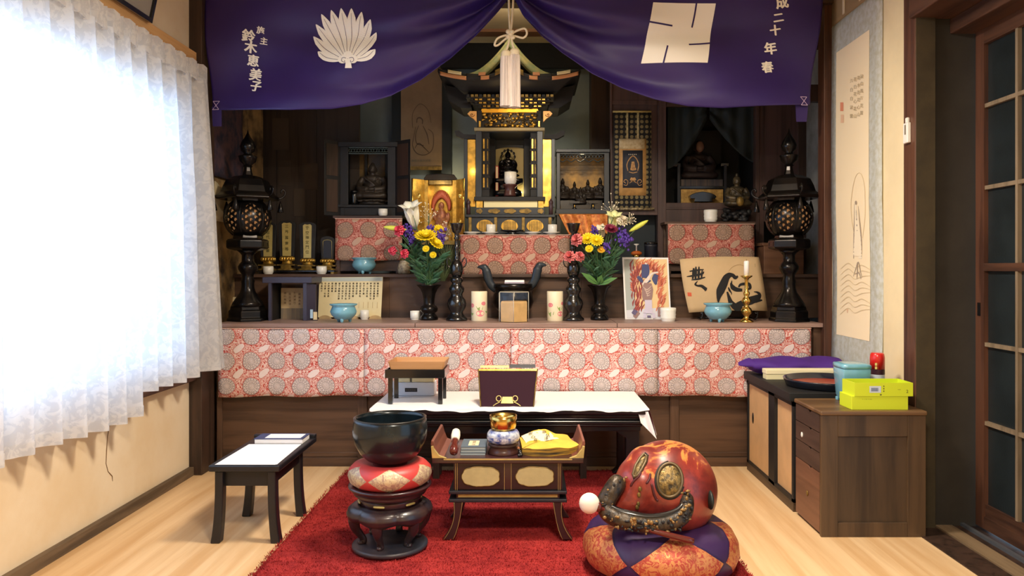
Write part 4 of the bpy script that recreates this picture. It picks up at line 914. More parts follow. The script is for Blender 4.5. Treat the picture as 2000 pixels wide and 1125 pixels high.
# scroll on the back wall
sb = thing('back_scroll', 'faded hanging scroll of a seated saint on the back wall behind the gold shrine', 'scroll', P(824, 335, 5.98))
MB().pbox(783, 863, 60, 332, 5.985, .004).build('paper', mk('faded_paper', (150, 128, 104), .9, var=.1, vs=5), sb); MB().pbox(784, 862, 325, 332, 5.98, .008).build('lower_rod', M['gold_dull'], sb)
m = MB(); f5 = lambda a, b: P(a, b, 5.982)
for p, w_ in (([(806, 250), (806, 222), (820, 203), (836, 215), (842, 240)], [.8, 1.2, .8]), ([(812, 248), (808, 268), (806, 285), (815, 300), (832, 302), (845, 290), (846, 262), (836, 252)], [1, 2, 1]), ([(818, 245), (812, 262), (814, 280), (828, 284)], [1, 2, 1]), ([(826, 246), (834, 262), (838, 282)], [1, 2, 1]), ([(810, 290), (818, 280), (830, 290), (838, 298)], [1, 2.4, 1])): brush(m, f5, p, w_)
brush(m, f5, [(814, 240), (815, 232), (820, 230), (825, 234), (825, 242)], [1.5, 3, 1.5]); m.build('saint_drawing', mk('umber_wash', (98, 82, 70), .9), sb)
m = MB(); [write(m, f5, t, 806 + 5.5 * i, 314, -5.5, 0, -1) for i, t in enumerate('南無大慈大悲菩')]; m.build('caption', M['ink_grey'], sb)
# ================================================================ small gold shrine
def gold_shrine():
    d = 5.38; rt = thing('gold_shrine', 'small black and gold shrine with open gilded doors and a red flame image', 'shrine', (X(857, d), d + .06, ZT))
    MB().box(X(818, d), X(897, d), d, d + .13, ZT, Z(478, d)).build('pedestal', M['black'], rt, bev=.003)
    MB().box(X(822, d), X(894, d), d - .01, d + .12, Z(478, d), Z(470, d)).build('base_step', M['gold_dull'], rt, bev=.002)
    def arch(x0, x1, yt, yb, r): return [(X(x0, d), Z(yb, d)), (X(x1, d), Z(yb, d)), (X(x1, d), Z(yt + r, d)), (X(x1 - r * .6, d), Z(yt + r * .2, d)), (X((x0 + x1) / 2, d), Z(yt, d)), (X(x0 + r * .6, d), Z(yt + r * .2, d)), (X(x0, d), Z(yt + r, d))]
    MB().prism(arch(829, 891, 340, 470, 9), d + .10, d + .12).build('back_panel', M['gold'], rt)
    for a, c in ((829, 836), (884, 891)): MB().pbox(a, c, 350, 470, d, .10).build('side_wall', M['gold'], rt)
    pts = arch(828, 892, 339, 352, 9); MB().prism(pts, d - .005, d + .125).build('domed_roof', M['black'], rt, bev=.004)
    MB().pbox(838, 882, 352, 360, d + .01, .01).build('canopy', M['gold_dull'], rt)
    for s in (-1, 1):
        x0, x1 = (805, 829) if s < 0 else (891, 906); f = d - .075
        n0, n1 = (P(x0, 350, f), P(x1, 350, d)) if s < 0 else (P(x0, 350, d), P(x1, 347, f))
        n0.z = n1.z = Z(351, d); m0, m1 = n0.copy(), n1.copy(); m0.z = m1.z = Z(470, d)
        dr_ = MB().hexa([n0, n1, m1, m0], [p + Vector((0, .01, 0)) for p in (n0, n1, m1, m0)]).build('gilded_door', M['gold'], rt, bev=.002)
        MB().tube([n0 if s < 0 else n1, m0 if s < 0 else m1], .006, 8).build('door_edge', M['brass'], dr_)
        for k in (.28, .7): MB().ell((n0.lerp(n1, .55) + Vector((0, -.004, 0))).lerp(m0.lerp(m1, .55), k), .012, .004, .02, 10, 6).build('door_fitting', M['brass'], dr_)
    im = thing('flame_icon', 'small red and gold flame image standing in the gold shrine', 'statue', P(862, 470, d + .06))
    m = MB()
    for i in range(19):
        a = PI * i / 18; r0 = 12; x0, y0 = 862 + (r0 + 3) * math.cos(a), 405 - (r0 + 12) * math.sin(a)
        m.tube(catmull([P(x0, y0 + 6, d + .085), P(x0 + 2 * math.cos(a * 3), y0 - 4, d + .082), P(x0 + 3 * math.cos(a), y0 - 11, d + .085)], 4), [.010, .012, .012, .011, .010, .008, .006, .003, .001], 6)
    m.build('flames', mk('red_gold_flames', (176, 84, 52), .5, .2), im)
    m = MB(); e = lambda a, b, r, q, y=.06: m.ell(P(a, b, d + y), L(r, d), L(min(r, q) * .6, d), L(q, d), 12, 8)
    e(862, 402, 6, 8); e(862, 424, 11, 17); e(849, 420, 5, 11); e(875, 424, 5, 10); e(862, 446, 13, 10); e(855, 436, 6, 9); e(870, 437, 6, 8)
    m.build('body', mk('red_brown_gilt', (170, 112, 66), .45, .3, c2=(120, 60, 44), vs=40), im, remesh=.004)
    MB().lathe([(.05, 0), (.055, .02), (.04, .035), (.05, .055)], P(862, 470, d + .06), 16, sy=.6).build('rock_base', mk('pale_rock', (214, 200, 176), .7, c2=(120, 60, 60), vs=40), im)
gold_shrine()
# ================================================================ tall central shrine
def great_shrine():
    d = 5.32; u = L(1, d); rt = thing('great_shrine', 'tall gilded and black lacquered shrine with curved temple roof in the middle of the altar', 'shrine', (X(996, d), d + .25, zc))
    K, G, GD = M['black_soft'], M['gold'], M['gold_dull']; N = mk('blue_black_lacquer_2', (30, 42, 54), .35)
    b = lambda a, c, e, f, n, m, y=0.0, dep=.4, bev=.002, par=None: MB().pbox(a, c, e, f, d + y, dep).build(n, m, par or rt, bev=bev)
    MB().box(X(913, d), X(1079, d), d + .02, d + .42, zc, Z(423, d)).build('lower_base', N, rt)
    b(908, 1084, 419, 424, 'base_moulding', N, 0, .44); MB().box(X(910, d), X(1082, d), d, d + .44, zc, zc + .012).build('base_foot', N, rt)
    for a in (915, 965, 1019, 1071): b(a, a + 6, 424, 452, 'base_post', GD, .008, .02)
    for a in (947, 995, 1045):
        MB().prism([(X(a + 16.5 * math.cos(t), d), Z(442 + 13 * math.sin(t) * (1 if math.sin(t) < 0 else .8), d)) for t in [2 * PI * i / 28 for i in range(28)]], d + .010, d + .021).build('gilt_window', G, rt)
        k = MB(); [k.pbox(a - 11 + 3.1 * i, a - 9.6 + 3.1 * i, 432, 451, d + .006, .006) for i in range(8)]; k.build('window_slats', mk('brown_slat_%d' % a, (96, 74, 30), .5), rt)
    b(928, 1064, 405, 419, 'middle_base', N, .02, .38)
    for a, w_ in ((936, 6), (965, 12), (996, 12), (1026, 12), (1056, 6)): MB().prism([(X(a + w_ * math.cos(t), d), Z(412 + 4.5 * math.sin(t) * (1 + .2 * math.cos(5 * t)), d)) for t in [2 * PI * i / 24 for i in range(24)]], d + .012, d + .021).build('gilt_motif', GD, rt)
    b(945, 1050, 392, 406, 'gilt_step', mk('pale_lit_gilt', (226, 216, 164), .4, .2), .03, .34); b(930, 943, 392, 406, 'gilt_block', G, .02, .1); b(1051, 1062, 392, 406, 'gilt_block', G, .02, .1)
    b(926, 1065, 384, 392, 'sill', K, .005, .40)
    # body
    b(929, 941, 254, 385, 'corner_post', N, .02, .03); b(1049, 1060, 254, 385, 'corner_post', N, .02, .03)
    b(929, 932, 254, 385, 'side_wall', N, .05, .33); b(1057, 1060, 254, 385, 'side_wall', N, .05, .33)
    b(930, 1059, 254, 385, 'back_wall', N, .375, .01); b(930, 1059, 250, 258, 'ceiling_board', N, .03, .34)
    ib = mk('greenish_gilt', (150, 150, 96), .5, .1, c2=(176, 150, 84), vs=3)
    MB().prism([(X(955, d), Z(384, d)), (X(1037, d), Z(384, d))] + [(X(996 + 41 * math.cos(t), d), Z(284 - 12 * math.sin(t), d)) for t in [PI * i / 16 for i in range(17)]], d + .355, d + .37).build('inner_panel', ib, rt)
    b(955, 968, 259, 384, 'inner_frame', K, .30, .02); b(1023, 1036, 259, 384, 'inner_frame', K, .30, .02); b(955, 1036, 258, 270, 'inner_frame', K, .30, .02)
    for s in (-1, 1):                               # folded lattice doors
        x0, x1 = (941, 956) if s < 0 else (1036, 1049)
        dr_ = b(x0, x1, 258, 384, 'folding_door', K, .05, .012)
        for y_ in (268, 292, 318, 344, 366): b(x0 - 1, x1 + 1, y_, y_ + 3, 'door_rail', K, .042, .01, .001, dr_)
        for y_ in (271, 295, 321, 347): b(x0 + 2.5, x0 + 5.5, y_, y_ + 19, 'gilt_inlay', G, .045, .006, .0005, dr_); b(x1 - 5, x1 - 2.5, y_, y_ + 19, 'gilt_inlay', GD, .045, .006, .0005, dr_)
    for s in (-1, 1):                               # opened outer doors with gilded faces
        x0, x1 = (913, 929) if s < 0 else (1060, 1077)
        dr_ = b(x0, x1, 272, 404, 'outer_door', G, .06, .012); e0, e1 = (906, 913) if s < 0 else (1077, 1084)
        b(e0, e1, 270, 405, 'door_stile', N, .05, .02, .002, dr_)
        q = [(888, 255), (896, 255), (906, 262), (929, 263), (929, 271), (903, 271), (890, 264)]
        q = q if s < 0 else [(1992 - a, y_) for a, y_ in q]
        MB().pprism(q, d + .04, .05).build('curved_rail', K, dr_)
        c = P(915 if s < 0 else 1076, 419, d + .02); MB().lathe([(.014, 0), (.014, .06), (.010, .068), (.014, .076), (.016, .088), (.008, .10), (.002, .112)], c, 14).build('railing_post', mk('plum_lacquer_%d' % s, (66, 44, 50), .4), rt)
    # frieze
    b(926, 1064, 249, 255, 'lintel', mk('pale_lintel', (150, 138, 104), .5), 0, .40)
    b(940, 1050, 220, 249, 'frieze_ground', mk('black_gilt_ground', (26, 24, 22), .5), .03, .02)
    rr = random.Random(7); k1, k2 = MB(), MB()
    for i in range(150):
        a, y_ = rr.uniform(942, 1048), rr.uniform(222, 247); s_ = rr.uniform(1.4, 3.4); (k1 if rr.random() < .4 else k2).ell(P(a, y_, d + rr.uniform(.012, .03)), s_ * u * rr.uniform(.7, 1.7), s_ * u, s_ * u, 7, 5, None)
    tag(k1.build('gilt_carving', G, rt), kind='stuff'); tag(k2.build('dark_carving', mk('umber_gilt', (70, 58, 34), .4, .3), rt), kind='stuff')
    for a in (932, 1048): b(a, a + 9, 216, 249, 'frieze_post', K, .015, .04); b(a + 3, a + 7, 236, 248, 'gilt_plate', G, .01, .01)
    for s in (-1, 1):
        q = [(931, 217), (931, 238), (924, 231), (917, 226), (913, 222), (918, 217)]; q = q if s < 0 else [(1992 - a, y_) for a, y_ in q]
        MB().pprism(q, d + .02, .04).build('beam_nose', mk('orange_gilt_%d' % s, (232, 176, 104), .4, .3), rt)
        sp = [(922 + 5 * math.exp(-.22 * t) * math.cos(t), 224 + 5 * math.exp(-.22 * t) * math.sin(t)) for t in [i * .5 for i in range(17)]]
        sp = sp if s < 0 else [(1992 - a, y_) for a, y_ in sp]
        MB().tube([P(a, y_, d + .018) for a, y_ in sp], .0022, 5).build('spiral_line', mk('brown_line_%d' % s, (120, 70, 30), .6), rt)
    b(941, 1050, 212, 220, 'gilt_band', mk('bright_gold', (250, 190, 60), .35, .6), .03, .06)
    k = MB()
    for i in range(7): a = 946 + i * 16.5; k.pprism([(a - 8, 219), (a + 8, 219), (a + 4, 211), (a, 208), (a - 4, 211)], d + .022, .01)
    k.build('gilt_cusps', bpy.data.materials['bright_gold'], rt)
    # bracket tiers
    for t in range(4):
        y_ = 205 - t * 6.6; hw = 62 + t * 8; n = 15 + 2 * t; f = -.015 - .038 * t
        b(996 - hw, 996 + hw, y_ + 3.6, y_ + 6.2, 'bracket_beam', K, f + .02, .44 - f, .001)
        k = MB(); k2 = MB()
        for i in range(n):
            a = 996 - hw + 2 * hw * (i + .5) / n; (k if i % 3 else k2).pbox(a - 2.9, a + 2.9, y_ - 1, y_ + 3.4, d + f, .06)
        tag(k.build('gilt_bearing_blocks', G if t < 3 else GD, rt), kind='stuff'); tag(k2.build('dark_bearing_blocks', K, rt), kind='stuff')
    # eaves and roof: a curved sheet with upturned corners
    def eave(u_, v_, lift=0.0):
        a = (u_ - .5) * 2; yv = d - .20 + .72 * v_
        up_ = (abs(a) ** 3.2) * 13 + (abs(v_ - .5) * 2) ** 4 * 2; bell = 15 * math.exp(-(a / .20) ** 2) * (1 if v_ < .25 else max(0, 1 - (v_ - .25) * 2.2))
        py = 166 - up_ - bell + lift
        return Vector((X(996, d) + a * L(134, d), yv, Z(py, d)))
    MB().grid(lambda a, c: eave(a, c), 60, 16).build('eave_board', K, rt, solid=.018)
    def edge(a0, a1, lo, hi, name, mat, fwd):
        MB().grid(lambda a, c: eave(a0 + (a1 - a0) * a, 0, lo + (hi - lo) * (1 - c)) + Vector((0, -fwd, 0)), 14, 1).build(name, mat, rt, solid=.006)
    cu = mk('copper_gilt', (206, 146, 100), .45, .3); pa = mk('pale_gilt', (226, 214, 168), .4, .3)
    for s in (0, 1):
        g = lambda a, c: (a, c) if s == 0 else (1 - c, 1 - a)
        edge(*g(.015, .20), 2, 9, 'eave_gilding', cu, .004); edge(*g(.07, .165), -5, 1, 'eave_gilding', pa, .006); edge(*g(.20, .30), -4, 8, 'eave_edge', K, .003)
        edge(*g(.30, .36), 0, 7, 'eave_gilding', cu, .006); edge(*g(.285, .335), -7, -1, 'eave_gilding', cu, .006); edge(*g(.40, .49), -6, 4, 'eave_gilding', GD, .006)
    def under(a, c):                                # dark slope from bracket tiers out to the eave edge
        e = eave(a, 0); q = Vector((X(996, d) + (a - .5) * 2 * L(88, d), d - .09, Z(186, d))); return e.lerp(q, c) + Vector((0, .012, -.01))
    MB().grid(under, 40, 4).build('eave_soffit', K, rt, solid=.006)
    for s in (-1, 1):
        q = [(868, 166), (915, 176), (921, 212), (900, 211), (876, 196)]; q = q if s < 0 else [(1992 - a, y_) for a, y_ in q]; MB().pprism(q, d + .06, .30).build('eave_flank', K, rt)
    green = mk('verdigris_gilt', (208, 200, 138), .5, .1, c2=(168, 184, 138), vs=20)
    def roof(u_, v_):
        a = (u_ - .5) * 2; t = abs(a); px = 996 + a * 84; py = 78 + 70 * (1 - (1 - t) ** 1.75) + 3
        return Vector((X(px, d), d - .02 + .5 * v_, Z(py, d) + .004 * math.sin(v_ * 60)))
    MB().grid(roof, 40, 14).build('gable_roof', green, rt, solid=.02)
    for w_, f, mt in ((0, -.035, green), (8, -.028, GD), (15, -.022, green)):
        for s in (0, .5): MB().tube([roof(s + .5 * i / 20, 0) + Vector((0, f, -w_ * u)) for i in range(21) if w_ + 4 < 150], .011, 8).build('barge_board', mt, rt)
    MB().prism([(X(996 + a * 78, d), Z(80 + 66 * (1 - (1 - abs(a)) ** 1.75) + 8, d)) for a in [i / 12 - 1 for i in range(25)]] + [(X(1070, d), Z(160, d)), (X(922, d), Z(160, d))], d + .03, d + .05).build('gable_wall', K, rt)
    for s in (0, .5): MB().grid(lambda a, c: roof(s + .5 * a, 0) + Vector((0, -.05, -.004 - c * 15 * u)), 20, 2).build('barge_face', green, rt, solid=.006)
    MB().tube([(X(996, d), d - .05, Z(79, d)), (X(996, d), d + .5, Z(79, d))], .022, 10).build('ridge', green, rt)
    MB().grid(lambda a, c: eave(a, .12 + .8 * c, 0).lerp(Vector((X(996, d) + (a - .5) * 2 * L(74, d), d + .15, Z(146, d))), .0 if c == 0 else c * .9) + Vector((0, 0, .02)), 30, 6).build('lower_roof', K, rt)
    return d
dz_ = great_shrine()
figure('shrine_deity', 'small dark many-rayed seated figure inside the tall gilded shrine', 'statue', (X(992, 5.55), 5.55, Z(346, 5.55) + .02), L(44, 5.55), M['bronze'], halo=.30, seat=.03, hood=True)
pd = thing('statue_pedestal', 'black tiered pedestal carrying the figure inside the tall shrine', 'pedestal', (X(992, 5.55), 5.55, Z(384, 5.55)))
sqlathe([(.10, 0), (.10, .03), (.07, .05), (.07, .08), (.11, .10), (.11, .12), (.06, .125)], worg(pd), rnd_=.1).build('steps', M['black'], pd)
cs = thing('cup_stand', 'plum brown turned cup stand in the tall shrine doorway', 'stand', (X(996, 5.40), 5.40, Z(384, 5.40)))
MB().lathe([(.042, 0), (.044, .01), (.038, .03), (.036, .06), (.05, .075), (.052, .085)], worg(cs), 24).build('turned_body', mk('plum_wood', (78, 44, 40), .35), cs)
cup(997, 358, 5.40, 24, 24, 'white cup on the brown stand in the tall shrine doorway', Z(384, 5.40) + .085)
bk = thing('red_book', 'thin red booklet standing inside the tall shrine', 'book', (X(971, 5.5), 5.5, Z(384, 5.5)))
bx(X(968, 5.5), X(974, 5.5), 5.46, 5.54, Z(384, 5.5), Z(325, 5.5)).build('cover', mk('red_cover', (150, 40, 34), .6), bk, bev=.001); bx(X(969, 5.5), X(973, 5.5), 5.458, 5.46, Z(382, 5.5), Z(327, 5.5)).build('page_edges', M['cream_paper'], bk)
# dishes and cups in front of the tall shrine
def dish(px, d, w_, label):
    c = Vector((X(px, d), d, zc)); r = L(w_, d) / 2; rt = thing('white_dish', label, 'dish', c, 'white dishes before the tall shrine')
    MB().lathe([(r * .5, 0), (r * .55, .006), (r, .016), (r * 1.0, .019), (r * .92, .018), (r * .5, .010), (.0005, .009)], c, 32, cap=False).build('plate', M['white_cer'], rt); MB().lathe([(r * .52, 0), (r * .5, .004)], c, 24).build('foot_ring', M['white_cer'], rt)
for a, t in ((922, 'white dish nearest the gold shrine, empty'), (957, 'white dish under the left white cup of the tall shrine'), (1041, 'empty white dish right of the black holder'), (1077, 'white dish under the right white cup of the tall shrine')): dish(a, 5.275, 33, t)
cup(959, 456, 5.275, 18, 17, 'white cup on a dish, left in front of the tall shrine', zc + .011); cup(1079, 456, 5.275, 18, 17, 'white cup on a dish, right in front of the tall shrine', zc + .011)
bh = thing('incense_holder', 'flat black lacquer holder between the dishes of the tall shrine', 'holder', (X(1000, 5.275), 5.275, zc))
MB().lathe([(.05, 0), (.052, .006), (.03, .012), (.03, .02), (.078, .026), (.08, .034), (.072, .034), (.066, .029), (.0005, .028)], worg(bh), 28, sy=.4).build('body', M['black'], bh)
# ================================================================ shrine with the row of small figures
def group_shrine():
    d = 5.46; rt = thing('figure_shrine', 'black open shrine with carved valance over a row of small dark figures', 'shrine', P(1137, 416, d + .1)); K = M['black']; N = mk('dark_teal_lacquer', (24, 34, 44), .35)
    b = lambda a, c, e, f, n, m, y=0.0, dep=.02: MB().pbox(a, c, e, f, d + y, dep).build(n, m, rt, bev=.002)
    b(1086, 1191, 291, 297, 'roof_board', N, -.02, .26); b(1087, 1094, 297, 416, 'front_post', N); b(1180, 1190, 297, 416, 'front_post', N)
    b(1087, 1089, 297, 416, 'side_wall', N, .02, .22); b(1188, 1190, 297, 416, 'side_wall', N, .02, .22); b(1088, 1189, 296, 416, 'back_panel', mk('smoky_gold_panel', (190, 146, 66), .45, .3, c2=(74, 62, 48), vs=4), .23, .01)
    b(1086, 1191, 408, 417, 'floor_board', N, -.01, .25)
    v = MB()
    for i in range(13): v.tube([P(1097 + 6.4 * i + 2.8 * math.cos(t), 306 + (3 + (i % 2)) * math.sin(t), d - .004) for t in [2 * PI * k / 12 for k in range(12)]], .003, 6, closed=True)
    v.tube([P(1094 + 86 * i / 24, 314 + 2.5 * math.sin(i * 1.3), d - .004) for i in range(25)], .004, 6); v.pbox(1094, 1180, 297, 301, d, .01); v.build('carved_valance', mk('slate_carving', (46, 58, 64), .45), rt)
    st = MB().box(X(1096, d), X(1180, d), d + .14, d + .22, Z(408, d), Z(388, d)).box(X(1096, d), X(1180, d), d + .05, d + .14, Z(408, d), Z(399, d)).build('inner_steps', K, rt)
    for i, (a, s) in enumerate(((1099, 1.12), (1122, .95), (1148, 1.05), (1172, 1.15))):
        figure('row_figure', ('dark robed small figure at the gilded door end of the row', 'dark small figure second in the row, slightly shorter', 'dark small seated figure in the middle right of the row', 'dark small figure at the scroll end of the row')[i], 'statue', (X(a, d + .18), d + .18, Z(388, d) + .004), L(40 * s, d), mk('brown_black_wood_%d' % i, (44, 36, 30), .5), group='figures in the black shrine', slim=.72)
    figure('row_figure', 'smallest dark figure in front of the row of small figures', 'statue', (X(1134, d + .10), d + .10, Z(399, d) + .003), L(36, d), mk('brown_black_wood_s', (40, 34, 30), .5), group='figures in the black shrine', slim=.7)
    for a, lb_ in ((1122, 'tiny gilded lamp stand before the shorter figure of the row'), (1158, 'tiny gilded lamp stand before the middle right figure of the row')):
        t = thing('mini_stand', lb_, 'stand', (X(a, d + .03), d + .03, Z(408, d)), 'tiny stands in the black shrine')
        MB().lathe([(.02, 0), (.012, .01), (.008, .025), (.010, .04)], worg(t), 14).build('foot', K, t); bx(worg(t).x - .035, worg(t).x + .035, d + .01, d + .05, worg(t).z + .04, worg(t).z + .055).build('tray', K, t); MB().ell(worg(t) + Vector((0, -.014, .022)), .007, .006, .014, 10, 8).build('gilt_drop', M['brass'], t)
group_shrine()
gs = thing('shrine_table', 'black table under the shrine with small figures', 'table', (X(1137, 5.46), 5.56, ZT)); zg = Z(417, 5.46)
bx(X(1084, 5.44), X(1193, 5.44), 5.44, 5.72, zg - .012, zg).build('table_top', M['black'], gs)
for a in (1088, 1182): [bx(X(a, 5.44), X(a + 7, 5.44), y_, y_ + .03, ZT, zg - .012).build('leg', M['black'], gs) for y_ in (5.45, 5.68)]
oc = thing('orange_cloth', 'glowing orange and gold brocade cloth hung under the row of small figures', 'cloth', P(1140, 470, 5.42))
MB().grid(lambda u_, v_: P(1091 + 96 * u_ + 22 * (1 - v_) * (1 - u_), 470 - 52 * v_ - (1 - v_) * (8 + 8 * math.sin(u_ * 9)), 5.425 + .006 * math.sin(u_ * 21)), 40, 14).build('hanging_cloth', M['brocade_or'], oc, solid=.003)
# ================================================================ brocade scroll on the cupboard door
bs_ = thing('brocade_scroll', 'gold figured hanging scroll with a small dark painting of an enthroned deity', 'scroll', P(1235, 408, 5.47)); dS = 5.48
f6 = lambda y=0.0: (lambda a, b: P(a, b, dS) + Vector((0, -y, 0)))
uvf = lambda x0, x1, y0, y1: (lambda u_, v_: (X(x0 + (x1 - x0) * u_, dS) + 3, Z(y1 + (y0 - y1) * v_, dS)))
def sheet(x0, x1, y0, y1, y, n, m_): return MB().grid(lambda u_, v_: f6(y)(x0 + (x1 - x0) * u_, y1 + (y0 - y1) * v_), 4, 4, uvf(x0, x1, y0, y1)).build(n, m_, bs_, solid=.002)
sheet(1198, 1272, 219, 407, .0, 'brocade_mounting', M['brocade_dk']); sheet(1209, 1262, 271, 382, .004, 'inner_border', mk('ochre_silk', (206, 160, 96), .6, .1, var=.15, vs=20)); sheet(1209, 1259, 271, 291, .0055, 'upper_border', mk('pale_ochre_silk', (186, 164, 120), .6, .1, c2=(214, 200, 160), vs=40)); sheet(1216, 1255, 294, 367, .007, 'painting', mk('blue_black_silk', (44, 48, 60), .7, var=.12, vs=14))
for a in (1223, 1244): sheet(a, a + 4, 220, 272, .004, 'hanging_band', mk('pale_band_%d' % a, (150, 140, 104), .6, c2=(200, 190, 140), vs=60))
MB().tube([P(1197, 218, dS - .004), P(1272, 218, dS - .004)], .007, 8).build('top_rod', M['gold_paint'], bs_); MB().tube([P(1197, 408, dS - .006), P(1278, 408, dS - .006)], .009, 10).build('roller', mk('figured_roller', (176, 160, 120), .5, c2=(60, 50, 40), vs=60), bs_)
m = MB(); g7 = f6(.0095)
for p, w_ in (([(1226, 334), (1224, 322), (1229, 311), (1236, 305), (1243, 311), (1247, 322), (1245, 334)], [1.6, 2, 1.6]), ([(1228, 336), (1236, 338), (1245, 336)], [1, 2, 1]), ([(1231, 349), (1236, 351), (1241, 349)], [5, 8, 5]), ([(1229, 358), (1236, 354), (1244, 358)], [1, 2, 1]), ([(1222, 358), (1218, 355), (1221, 351), (1226, 354), (1224, 362), (1218, 361)], [1, 1.2, 1]), ([(1249, 358), (1253, 355), (1250, 351), (1245, 354), (1247, 362), (1253, 361)], [1, 1.2, 1]), ([(1231, 330), (1236, 331), (1242, 330)], [4, 5, 4]), ([(1236, 316), (1236, 328)], [5, 9])): brush(m, g7, p, w_)
m.build('enthroned_deity', mk('gold_ochre_paint', (196, 152, 92), .6, c2=(150, 110, 70), vs=50), bs_)
m = MB(); [write(m, g7, '・', 1228 + 3.5 * i, 302, -9, 0, -1) for i in range(5)]; m.build('inscription', mk('pale_ink', (186, 178, 160), .7), bs_)
# ================================================================ niche: parted black curtain, priest statue on chair
nv = thing('niche_curtain', 'parted dark green-black curtain framing the niche', 'curtain', P(1388, 330, 5.56))
M['niche_cloth'] = mk('green_black_cloth', (28, 38, 40), .85)
for s in (-1, 1):
    def g(u_, v_):
        a = 1304 + 76 * u_ if s < 0 else 1474 - 88 * u_; lo = (330 - 95 * u_ ** 1.5) if s < 0 else (318 - 85 * u_ ** 1.4); b_ = 205 + (lo - 205) * (1 - v_)
        return P(a, b_, 5.57 + .02 * math.sin(5 * (1 - v_) * 2 + u_ * 4) * u_ + .01 * math.sin(u_ * 20))
    MB().grid(g, 30, 24).build('curtain_half', M['niche_cloth'], nv, solid=.004)
pc = thing('priest_chair', 'dark lacquer chair with gold brocade front under the priest statue', 'chair', (X(1370, 5.72), 5.76, Z(398, 5.5))); dP = 5.70; zf = Z(398, 5.5)
bx(X(1327, dP), X(1413, dP), dP + .005, dP + .20, zf, Z(368, dP)).build('seat_box', M['black_soft'], pc); bx(X(1330, dP), X(1412, dP), dP - .004, dP + .005, zf + .004, Z(370, dP)).build('gold_front', mk('gold_figured_front', (196, 158, 84), .5, .2, c2=(150, 112, 50), vs=40), pc)
bx(X(1326, dP), X(1414, dP), dP - .01, dP + .20, Z(368, dP), Z(364, dP)).build('seat_board', M['black'], pc); bx(X(1330, dP), X(1412, dP), dP - .006, dP + .19, Z(364, dP), Z(350, dP)).build('striped_cushion', mk('striped_cushion', (92, 82, 74), .8, c2=(50, 50, 60), vs=16, stretch=(4, .1, .1)), pc, bev=.006)
for a in (1323, 1414): bx(X(a, dP), X(a + 5, dP), dP - .005, dP + .02, zf, Z(322, dP)).build('front_leg', M['navy'], pc)
for a, c in ((1310, 1330), (1408, 1424)): MB().pbox(a, c, 318, 325, dP, .18).build('arm_rest', M['black'], pc, bev=.004)
MB().pbox(1334, 1408, 255, 350, dP + .19, .02).build('back_board', M['black_soft'], pc)
fg = figure('priest_statue', 'dark robed priest statue seated on the chair in the curtained niche', 'statue', (X(1364, dP + .1), dP + .1, Z(350, dP)), L(80, dP), mk('dark_robe', (44, 34, 34), .6), hood=False)
MB().ell((X(1364, dP + .1), dP + .045, Z(350, dP) + L(80, dP) * .82), L(8, dP), L(5, dP), L(11, dP), 16, 12).build('face', mk('dim_flesh_paint', (120, 92, 82), .5), fg)
ft = thing('foot_rest', 'black cloud-shaped foot rest before the priest chair', 'footrest', (X(1374, 5.6), 5.6, zf))
MB().pprism([(1356, 394), (1357, 388), (1349, 388), (1347, 382), (1352, 379), (1360, 376), (1372, 374), (1386, 376), (1396, 380), (1400, 384), (1396, 389), (1391, 387), (1392, 394)], 5.6, .06).build('cloud_panel', M['black'], ft, bev=.003)
bx(X(1352, 5.6), X(1396, 5.6), 5.6, 5.66, zf, zf + .012).build('base_board', M['black'], ft)
rk = figure('rock_figure', 'small gilded seated figure on a dark carved rock at the niche corner', 'statue', (X(1441, 5.36), 5.385, Z(405, 5.36)), L(62, 5.36), mk('tarnished_gilt', (86, 74, 50), .45, .35, c2=(40, 38, 34), vs=30), hood=True, slim=.95)
m = MB(); r_ = random.Random(3)
for i in range(34): m.ell((X(1441, 5.36) + r_.uniform(-.085, .085), 5.385 + r_.uniform(-.055, .055), zr + r_.uniform(.012, .09)), r_.uniform(.015, .03), .02, r_.uniform(.01, .02), 8, 6)
m.build('rock_base', M['black_soft'], rk, remesh=.005)
MB().ell((X(1441, 5.36), 5.30, Z(395, 5.36)), .026, .02, .035, 14, 10).build('gilt_belly', M['gold_dull'], rk)
